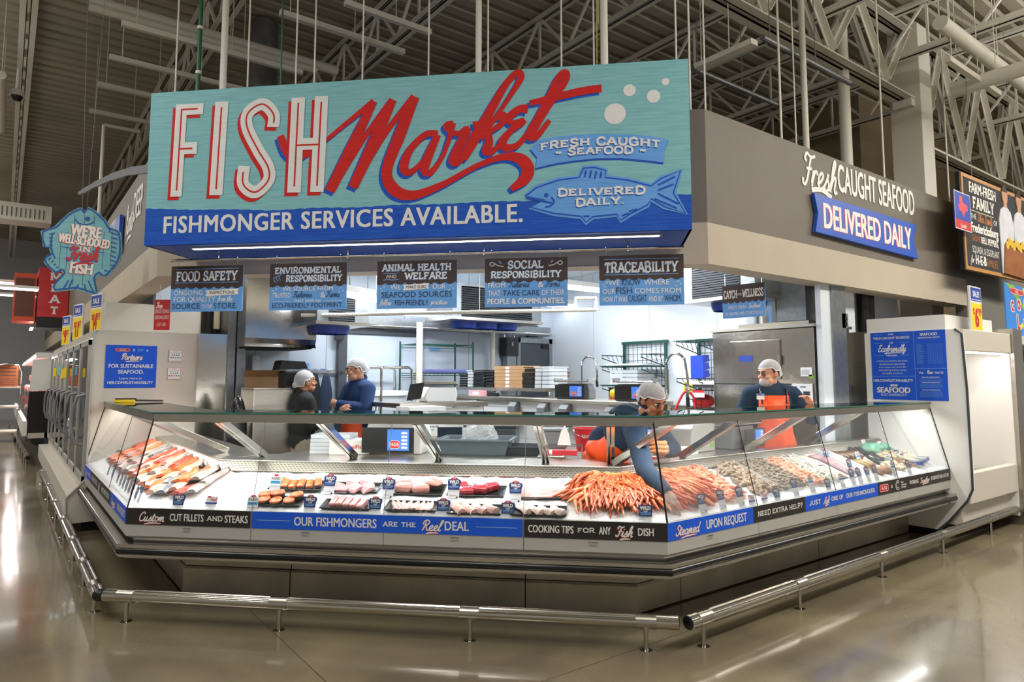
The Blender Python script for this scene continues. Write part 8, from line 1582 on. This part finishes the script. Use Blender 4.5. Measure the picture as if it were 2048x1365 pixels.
for i, (kind, px, py, lab) in enumerate((('wild', 1424, 1036, 'navy WILD tag in front of the crab legs, first right of the corner'), ('wild', 1458, 1026, 'navy WILD tag in front of the cooked pink shrimp'), ('wild', 1494, 1018, 'navy WILD tag at the second glass seam of the shellfish case'), ('kids', 1518, 1016, 'white and red tag left of its twin before the brown prawns'), ('kids', 1541, 1010, 'white and red tag right of its twin before the brown prawns'), ('wild', 1569, 1006, 'navy WILD tag before the divider of the grey shrimp'), ('wild', 1602, 996, 'navy WILD tag in front of the grey shrimp'), ('raised', 1641, 992, 'white RAISED tag in front of the peeled pink shrimp'), ('wild', 1667, 984, 'navy WILD tag in front of the peeled white shrimp'), ('kids', 1691, 976, 'white and red tag in front of the squid'),
    ('wild', 1713, 972, 'navy WILD tag first of four in a row before the brown shells'), ('wild', 1726, 969, 'navy WILD tag second of four in a row before the brown shells'), ('wild', 1741, 965, 'navy WILD tag third of four in a row before the brown shells'), ('wild', 1756, 962, 'navy WILD tag last of four in a row before the brown shells'), ('raised', 1800, 958, 'white and blue tag in front of the cream oysters'), ('wild', 1829, 952, 'navy WILD tag on the first blue banded tub'), ('wild', 1658, 928, 'navy WILD tag among the dark lobster tails'), ('wild', 1705, 950, 'navy WILD tag on the olive lobster tails'), ('raised', 1722, 932, 'white and blue tag on the dark whole fish'), ('raised', 1734, 905, 'white and blue tag by the green mesh bags'), ('raised', 1780, 927, 'white and blue tag among the pale clams'), ('kids', 1765, 905, 'white and red tag among the green mesh bags'), ('kids', 1808, 922, 'white and red tag right of the pale clams'), ('raised', 1871, 912, 'white and blue tag at the far right end'), ('kids', 1850, 912, 'white and red tag before the dark mussels'))): ptag(SR, kind, px, py, lab, i not in (3, 4, 5, 8, 20), .92)
for i, y in enumerate((2.95, 2.80, 2.62, 2.47, 2.32, 2.17, 2.0, 1.83, 1.5, 1.2)):
    t = dup(TP[('wild', False)] if i else TP[('wild', True)]); t.location = put(SLf, y - .0, .07, -.004); t.rotation_euler = (math.radians(-16), 0, SLf.rz); t['label'] = 'navy tag along the fillet case glass, %s from the corner' % nth(i)
# ================================================================ people
m_skinA = mat('skin_light', '#d8a083', .5, sss=.15, var=.04, vscale=30); m_skinB = mat('skin_tan', '#b97f5e', .5, sss=.15, var=.04, vscale=30)
m_navyc = mat('navy_cotton', '#16273f', .85, bump=.25, bscale=220); m_navyd = mat('navy_jacket', '#152c44', .85, bump=.25, bscale=220); m_blackc = mat('black_cotton', '#17181b', .85, bump=.2, bscale=200); m_orange = mat('orange_apron', '#f2541b', .5, bump=.15, bscale=20); m_khaki = mat('khaki_trouser', '#8d8371', .85); m_hair = mat('dark_hair', '#1d1512', .6); m_hairb = mat('brown_hair', '#3a281c', .6); m_glove = film('clear_glove', '#f6e9e2', .42, .4); m_lips = mat('lips', '#a5604f', .5)
def net_mat():
    m = bpy.data.materials.new('hair_net'); m.use_nodes = True; nt = m.node_tree; b = nt.nodes['Principled BSDF']; N = nt.nodes.new; L = nt.links.new
    b.inputs['Base Color'].default_value = (.86, .86, .86, 1); b.inputs['Roughness'].default_value = .8
    tc = N('ShaderNodeTexCoord'); v = N('ShaderNodeTexVoronoi'); v.feature = 'DISTANCE_TO_EDGE'; v.inputs['Scale'].default_value = 150; L(tc.outputs['Object'], v.inputs['Vector'])
    r = N('ShaderNodeMapRange'); r.inputs[1].default_value = .02; r.inputs[2].default_value = .16; r.inputs[3].default_value = .62; r.inputs[4].default_value = .34; L(v.outputs['Distance'], r.inputs[0]); L(r.outputs[0], b.inputs['Alpha']); return m
m_net = net_mat()
class Blob:
    """overlapping tapered limbs and ellipsoids, fused to one skin by a voxel remesh"""
    def __init__(s): s.mb = MB(); s.m = m_skinA
    def cap(s, a, b, ra, rb, n=16):
        a, b = Vector(a), Vector(b); d = b - a; L = d.length or 1e-6; pts = []; rs = []
        for i in range(5): t = -math.cos(PI / 2 * i / 4) * ra; pts.append(a + d / L * t); rs.append(max(ra * math.sin(PI / 2 * i / 4), .001))
        for i in range(5): t = math.sin(PI / 2 * i / 4) * rb; pts.append(b + d / L * t); rs.append(max(rb * math.cos(PI / 2 * i / 4), .001))
        s.mb.tube(pts, rs, s.m, n); return s
    def limb(s, pts, rs):
        for i in range(len(pts) - 1): s.cap(pts[i], pts[i + 1], rs[i], rs[i + 1])
        return s
    def ell(s, c, r, M=None): s.mb.sph((0, 0, 0), r, s.m, 18, 12, Matrix.Translation(c) @ (M or I4)); return s
    def build(s, name, parent, m, vox, smooth=4, label=None):
        for i in range(len(s.mb.ms)): s.mb.ms[i] = m
        o = s.mb.build(name, parent, label=label); r = o.modifiers.new('fuse', 'REMESH'); r.mode = 'VOXEL'; r.voxel_size = vox; r.use_smooth_shade = True
        k = o.modifiers.new('relax', 'SMOOTH'); k.iterations = smooth; k.factor = .5; return o
def face(B, H, hs=1.0):
    """head about H (matrix: origin at the skull centre, -Y is the face direction, Z up)"""
    P = lambda x, y, z: H @ Vector((x * hs, y * hs, z * hs)); R = H.to_3x3().to_4x4()
    def E(c, r): B.ell(P(*c), tuple(q * hs for q in r), R)
    E((0, .012, .018), (.077, .096, .098)); E((0, -.030, -.055), (.060, .060, .068)); E((0, -.060, -.098), (.027, .025, .022)); E((0, -.078, .030), (.055, .024, .022))
    for sx in (-1, 1): E((sx * .043, -.066, -.030), (.026, .026, .022)); E((sx * .079, .012, -.010), (.012, .022, .033)); E((sx * .045, -.045, -.075), (.028, .035, .030))
    B.cap(P(0, -.092, .012), P(0, -.112, -.024), .009 * hs, .0145 * hs); E((0, -.104, -.030), (.019, .012, .010)); E((0, -.088, -.062), (.024, .013, .008)); E((0, -.086, -.073), (.021, .013, .008))
def face_parts(root, H, hs=1.0, brow=None):
    P = lambda x, y, z: H @ Vector((x * hs, y * hs, z * hs)); brow = brow or m_hair
    for sx in (-1, 1):
        mb = MB(); mb.sph((0, 0, 0), .0125 * hs, m_signw, 12, 8, Matrix.Translation(P(sx * .031, -.078, .006))); mb.sph((0, 0, 0), .0066 * hs, m_hair, 10, 8, Matrix.Translation(P(sx * .031, -.0865, .005))); mb.build('eye', root, smooth=60)
        mb = MB(); mb.tube([P(sx * .014, -.097, .026), P(sx * .031, -.100, .032), P(sx * .052, -.085, .026)], [.004 * hs, .005 * hs, .003 * hs], brow, 6); mb.build('eyebrow', root, smooth=60)
    mb = MB(); mb.tube([P(-.024, -.089, -.067), P(-.01, -.1005, -.066), P(.01, -.1005, -.066), P(.024, -.089, -.067)], [.002, .0045, .0045, .002], m_lips, 6); mb.build('mouth', root, smooth=60)
def hair_cap(root, H, m, hs=1.0, low=-.03):
    mb = MB(); vs = []; fs = []; n = 28; k = 11
    for j in range(k + 1):
        for i in range(n):
            a = 2 * PI * i / n; fr = math.cos(a + PI / 2) ; zl = low + (.085 if math.sin(a) < -.35 else 0) + (.03 if abs(math.sin(a)) <= .35 else 0); z = .126 - (.126 - zl) * (j / k); q = max(0, 1 - ((z - .018) / .106) ** 2) ** .5; vs.append(H @ Vector((.083 * q * math.cos(a) * hs, (.012 + .102 * q * math.sin(a)) * hs, z * hs)))
    for j in range(k): fs += [(j * n + i, (j + 1) * n + i, (j + 1) * n + (i + 1) % n, j * n + (i + 1) % n) for i in range(n)]
    mb.add(vs, fs, m); mb.build('hair', root, smooth=70)
def hair_net(root, H, hs=1.0, back=True):
    mb = MB(); vs = []; fs = []; n = 32; k = 10
    for j in range(k + 1):
        for i in range(n):
            a = 2 * PI * i / n; zl = -.005 + (.060 if math.sin(a) < -.3 else (.030 if math.sin(a) < .2 else -.03)); z = .140 - (.140 - zl) * (j / k); q = max(0, 1 - ((z - .018) / .123) ** 2) ** .5; w_ = 1 + .03 * math.sin(9 * a + 5 * j) * (j / k); vs.append(H @ Vector((.094 * q * math.cos(a) * hs * w_, (.016 + .116 * q * math.sin(a)) * hs * w_, z * hs)))
    for j in range(k): fs += [(j * n + i, (j + 1) * n + i, (j + 1) * n + (i + 1) % n, j * n + (i + 1) % n) for i in range(n)]
    mb.add(vs, fs, m_net); rim = vs[k * n:]; mb.tube(rim, .004, m_whitep, 6, closed=True)
    if back: mb.sph((0, 0, 0), (.035, .03, .035), m_net, 10, 8, Matrix.Translation(H @ Vector((0, .125 * hs, -.015 * hs))))
    mb.build('hair_net', root, smooth=60)
def hand(B, W, Mh, curl=.5, spread=.12, side=1, hs=1.0):
    """palm and five fingers; Mh: origin at the wrist, +X along the fingers, +Z the back of the hand; side +1: thumb towards +Y"""
    P = lambda x, y, z: Mh @ Vector((x * hs, y * side * hs, z * hs))
    B.cap(P(0, .004, 0), P(.045, .022, 0), .024 * hs, .021 * hs, 12); B.cap(P(0, -.004, 0), P(.045, -.020, 0), .022 * hs, .019 * hs, 12); B.cap(P(.01, 0, 0), P(.078, .0, .002), .023 * hs, .019 * hs, 12); B.cap(P(.078, .028, 0), P(.074, -.030, 0), .0135 * hs, .0125 * hs, 12)
    for i, (y, L) in enumerate(((.030, .072), (.010, .080), (-.011, .074), (-.030, .058))):
        p = Vector((.082, y, 0)); a = 0; an = (1.5 - i) * spread
        for seg, (f, r0, r1) in enumerate(((.45, .0098, .0090), (.30, .0090, .0082), (.25, .0082, .0068))):
            a += curl * (.55, .9, .6)[seg]; q_ = p + Vector((math.cos(a) * math.cos(an), math.sin(an) * math.cos(a), -math.sin(a))) * (L * f); B.cap(P(*p), P(*q_), r0 * hs, r1 * hs, 10); p = q_
    p = Vector((.018, .030, -.006)); q1 = p + Vector((.030, .026, -.010)); q2 = q1 + Vector((.030, .008, -.012 - .01 * curl)); B.cap(P(*p), P(*q1), .0135 * hs, .0115 * hs, 10); B.cap(P(*q1), P(*q2), .0112 * hs, .0085 * hs, 10)
def look(o, d, upv=(0, 0, 1)):
    """frame at o whose -Y looks along d"""
    y = -Vector(d).normalized(); z = Vector(upv); x = y.cross(z).normalized(); z = x.cross(y); return Matrix(((x.x, y.x, z.x, o[0]), (x.y, y.y, z.y, o[1]), (x.z, y.z, z.z, o[2]), (0, 0, 0, 1)))
def handm(o, fx, back):
    x = Vector(fx).normalized(); z = Vector(back); z = (z - x * z.dot(x)).normalized(); y = z.cross(x); return Matrix(((x.x, y.x, z.x, o[0]), (x.y, y.y, z.y, o[1]), (x.z, y.z, z.z, o[2]), (0, 0, 0, 1)))
V = Vector
def person(name_label, loc, rz, shirt, skin, hairm, head_c, head_dir, arms, spine, apron=True, trousers=None, glove=(False, False), low=-.03, brow=None, hup=(0, 0, 1), collar=True, hips=None):
    """all points local: x to the person's left, -y ahead, z up. arms: (shoulder, elbow, wrist, finger dir, back dir, curl) left then right"""
    t = thing('person', name_label, 'person', loc, rz, 'fishmongers'); trousers = trousers or m_khaki
    hip, waist, chest, neck = [V(p) for p in spine]; H = look(head_c, head_dir, hup); up_ = (neck - hip).normalized()
    B = Blob(); face(B, H); B.cap(neck, H @ V((0, .02, -.07)), .056, .053)
    sp = (chest - waist); side = V((1, 0, 0))
    RT = look((0, 0, 0), V((0, -1, 0)), up_).to_3x3().to_4x4()
    B.ell(chest, (.165, .105, .17), RT); B.ell(waist, (.145, .10, .14), RT); B.ell(hip, (.155, .11, .13), RT)
    for a in arms: B.limb([a[0], a[1], a[2]], [.052, .040, .027]); hand(B, None, handm(a[2], a[3], a[4]), a[5], .10, a[6])
    foot = [V((sx * .11, 0.0, .0)) for sx in (1, -1)]
    for sx, f in zip((1, -1), foot): B.limb([hip + V((sx * .085, 0, -.03)), V((sx * .10, -.02 + hip.y * .5, .48)), V((sx * .11, .02, .08))], [.085, .058, .042]); B.cap(V((sx * .11, .03, .05)), V((sx * .12, -.13, .035)), .042, .034)
    B.build('body', t, skin, .0065, 3); face_parts(t, H, 1.0, brow or hairm); hair_cap(t, H, hairm, 1.0, low); hair_net(t, H)
    S_ = Blob(); S_.ell(chest, (.20, .135, .20), RT); S_.ell(chest + up_ * .1, (.185, .10, .10), RT); S_.ell(waist, (.18, .132, .17), RT); S_.ell(hip + up_ * .02, (.178, .135, .11), RT)
    for a in arms:
        S_.limb([chest + up_ * .10 + (V(a[0]) - chest - up_ * .1) * .5, a[0], a[1]], [.10, .082, .068]); e = V(a[1]).lerp(V(a[2]), .90); S_.limb([a[1], V(a[1]).lerp(V(a[2]), .5), e], [.066, .058, .046])
    S_.build('jacket', t, shirt, .010, 5)
    if collar:
        mb = MB(); hd = H @ V((0, .02, -.07)); ax_ = (hd - neck).normalized(); c = neck + ax_ * .02; r = [c + (Matrix.Rotation(2 * PI * i / 16, 3, ax_) @ (side * .074)) * (1.0) for i in range(16)]; mb.tube(r, .017, shirt, 8, closed=True); mb.build('collar', t, smooth=60)
    L_ = Blob()
    for sx in (1, -1): L_.limb([hip + V((sx * .08, 0, 0)), V((sx * .10, -.02 + hip.y * .5, .48)), V((sx * .11, .02, .10))], [.105, .082, .062])
    L_.build('trousers', t, trousers, .012, 5)
    for sx in (1, -1): mb = MB(); mb.sph((sx * .115, -.04, .048), (.052, .135, .05), m_black, 14, 10); mb.build('shoe', t, smooth=60)
    return t, H
def apron(t, prof, m=m_orange, w_top=.13, w_bot=.23, n=11, straps=None, wrap=.06):
    """a sheet over the front: prof lists (y, z, half width) from top to hem"""
    mb = MB(); vs = []; fs = []
    for (y, z, hw) in prof:
        for i in range(n): s = i / (n - 1) * 2 - 1; vs.append((s * hw, y + wrap * s * s * (hw / .2) + .006 * math.sin(7 * s + z * 9), z))
    for j in range(len(prof) - 1):
        for i in range(n - 1): k = j * n + i; fs.append((k, k + 1, k + n + 1, k + n))
    mb.add(vs, fs, m); o = mb.build('apron', t, smooth=70); md = o.modifiers.new('thick', 'SOLIDIFY'); md.thickness = .004
    if straps: mb = MB(); [mb.tube(s, .009, m_black, 6) for s in straps]; mb.build('apron_strap', t, smooth=60)
def badge(t, M, w=.07, h=.055):
    mb = MB(M); mb.box((-w / 2, -.004, -h / 2), (w / 2, 0, h / 2), m_signw); mb.box((-w / 2, -.0045, h * .12), (w / 2, -.004, h / 2), m_bblue); mb.box((-w * .3, -.005, h * .25), (w * .1, -.0045, h * .42), m_redp); mb.box((-.008, -.004, h / 2), (.008, .004, h / 2 + .03), m_chrome); mb.build('name_badge', t)
# --- man at right behind the shrimp: faces the left of the picture, hand raised
ST = ((0, 0, .92), (0, -.01, 1.12), (0, 0, 1.34), (0, .02, 1.50))
d1 = 6.80; r_ = ray(1541, 757); p1 = ORG + r_ * (d1 / r_.dot(fwd)); 
pr1, H1 = person('man with glasses and beard net, orange apron, behind the shellfish case', (p1.x, p1.y, 0), math.atan2(fwd.y, fwd.x) - PI / 2 - .15, m_navyd, m_skinA, m_hairb, (-.02, -.03, 1.625), V((-.80, -.52, -.10)),
    [(V((.19, .0, 1.42)), V((.35, -.05, 1.19)), V((.30, -.22, 1.335)), V((-.45, -.25, .6)), V((.5, .3, .5)), .7, 1), (V((-.19, .0, 1.42)), V((-.30, .03, 1.16)), V((-.30, -.14, .98)), V((.1, -.8, -.3)), V((-.4, 0, .8)), .4, -1)], ST)
pr1.scale = (1.05, 1.05, 1.015)
apron(pr1, [(-.140, 1.41, .135), (-.158, 1.27, .14), (-.165, 1.15, .15), (-.165, 1.05, .16), (-.165, .95, .19), (-.17, .80, .2), (-.165, .62, .2)], straps=[[(-.11, -.15, 1.33), (-.12, -.10, 1.46), (-.07, .03, 1.53)], [(.11, -.15, 1.33), (.12, -.10, 1.46), (.07, .03, 1.53)]])
badge(pr1, Matrix.Translation((-.13, -.165, 1.40)))
def beard_net(t, H):
    mb = MB(); mb.sph((0, 0, 0), (.066, .066, .058), m_net, 18, 12, H @ Matrix.Translation((0, -.045, -.078))); mb.sph((0, 0, 0), (.05, .05, .04), mat('beard_grey', '#8a7566', .8), 14, 10, H @ Matrix.Translation((0, -.05, -.078))); mb.build('beard_net', t, smooth=60)
beard_net(pr1, H1)
mb = MB()
for sx in (-1, 1): pts = [H1 @ V((sx * (.031 + .021 * math.cos(a)), -.099, .005 + .015 * math.sin(a))) for a in [2 * PI * i / 14 for i in range(14)]]; mb.tube(pts, .0022, m_black, 6, closed=True); mb.tube([H1 @ V((sx * .052, -.097, .008)), H1 @ V((sx * .078, -.06, .008)), H1 @ V((sx * .082, .02, .002))], .002, m_black, 6)
mb.tube([H1 @ V((-.010, -.101, .008)), H1 @ V((.010, -.101, .008))], .002, m_black, 6); mb.build('glasses', pr1, smooth=60)
# --- man in blue with folded arms by the cooler door
d2 = 7.9; r_ = ray(706, 757); p2 = ORG + r_ * (d2 / r_.dot(fwd))
pr2, H2 = person('man in blue sweater and orange apron with folded arms by the cooler door', (p2.x + .08, p2.y, 0), math.atan2(fwd.y, fwd.x) - PI / 2 - .75, mat('blue_sweater', '#1b3a68', .85, bump=.25, bscale=220), m_skinA, m_hairb, (0, -.05, 1.635), V((-.42, -.85, -.16)),
    [(V((.18, .0, 1.42)), V((.25, -.08, 1.20)), V((-.04, -.26, 1.265)), V((-1, -.1, .1)), V((0, -1, .3)), .5, 1), (V((-.18, .0, 1.42)), V((-.25, -.08, 1.20)), V((.02, -.24, 1.21)), V((1, -.1, .1)), V((0, -1, .3)), .5, -1)], ST)
pr2.scale = (1.04, 1.04, 1.04)
apron(pr2, [(-.165, 1.21, .14), (-.175, 1.12, .17), (-.175, .98, .20), (-.18, .85, .21), (-.18, .62, .21)], wrap=.10)
# --- person in black seen from behind left of them
d3 = 7.55; r_ = ray(610, 757); p3 = ORG + r_ * (d3 / r_.dot(fwd))
pr3, H3 = person('person in black jacket with hair net, hands clasped, beside the coats', (p3.x, p3.y + .05, 0), math.atan2(fwd.y, fwd.x) - PI / 2 + 2.2, m_blackc, m_skinB, m_hair, (0, -.03, 1.555), V((0, -.95, .12)),
    [(V((.18, .0, 1.34)), V((.24, -.05, 1.09)), V((.06, -.30, 1.12)), V((-.8, -.5, .1)), V((.2, -.2, 1)), .6, 1), (V((-.18, .0, 1.34)), V((-.24, -.05, 1.09)), V((-.05, -.29, 1.13)), V((.8, -.5, .1)), V((-.2, -.2, 1)), .6, -1)], ((0, 0, .88), (0, -.01, 1.06), (0, 0, 1.27), (0, .02, 1.42)))
mb = MB(); mb.tube([H3 @ V((-.06, -.03, -.13)), H3 @ V((0, .06, -.125)), H3 @ V((.06, -.03, -.13))], .012, m_bandb, 8); mb.build('blue_lanyard', pr3, smooth=60)
# --- man reaching over the case: leans forward over the rear ledge, right arm down into the crab
def wl(x, y, z): return SF.M @ V((x, y, z))
o4 = V((3.30, 1.42, 0)); q4 = lambda x, y, z: V((x, y, z)) - o4
pr4, H4 = person('man in navy jacket leaning over the case, gloved hand in the crab', wl(3.30, 1.42, 0), SF.rz, m_navyd, m_skinB, m_hair, q4(3.665, .87, 1.44), V((.62, -.60, -.46)),
    [(q4(3.66, 1.10, 1.26), q4(3.83, 1.06, 1.05), q4(3.77, .90, 1.045), V((-.45, -.75, .2)), V((.6, -.3, -.7)), .8, 1), (q4(3.53, .74, 1.19), q4(3.585, .47, .965), q4(3.72, .235, .845), V((.30, -.40, -.70)), V((-.2, -.8, .5)), .35, -1)], (q4(3.30, 1.40, .93), q4(3.34, 1.26, 1.06), q4(3.49, 1.02, 1.21), q4(3.61, .92, 1.335)), hup=(.1, -.35, 1))
for a in ((q4(3.77, .90, 1.045), V((-.45, -.75, .2)), V((.6, -.3, -.7)), .8, 1), (q4(3.72, .235, .845), V((.30, -.40, -.70)), V((-.2, -.8, .5)), .35, -1)):
    S_ = Blob(); hand(S_, None, handm(a[0], a[1], a[2]), a[3], .10, a[4], 1.05); S_.build('clear_glove', pr4, m_glove, .006, 2)
S_ = Blob(); S_.ell(q4(3.30, 1.38, .90), (.20, .16, .17)); S_.ell(q4(3.33, 1.25, 1.03), (.19, .15, .12)); S_.cap(q4(3.30, 1.36, .86), q4(3.30, 1.36, .55), .19, .20); S_.cap(q4(3.42, 1.05, 1.10), q4(3.34, 1.20, 1.0), .11, .13); S_.build('apron', pr4, m_orange, .012, 6)
mb = MB(); mb.tube([q4(3.585, .80, 1.29), q4(3.60, .82, 1.26), q4(3.56, .86, 1.16), q4(3.48, 1.0, 1.06)], .016, m_black, 8); mb.build('apron_strap', pr4, smooth=60)
badge(pr4, Matrix.Translation(q4(3.66, .80, 1.19)))
for i, (dx, dz_) in enumerate(((0, 0), (.01, .03), (.0, .06))):
    mb = MB(); mb.tube(spline([(-.07, .02, 0), (-.02, 0, .006), (.035, -.01, .002), (.06, 0, .004)], 4), [.008, .010, .012, .013, .014, .015, .016, .017, .019, .021, .022, .020, .012], m_crab2, 8); o = mb.build('crab_claw', smooth=60); o.location = wl(3.70 + dx, .815, 1.055 + dz_); o.rotation_euler = (0, 0, SF.rz + .2); tag(o, 'cream crab claw held in the leaning man\'s hand, %s of three' % ('lowest', 'middle', 'top')[i], 'crab', 'claws in the hand')
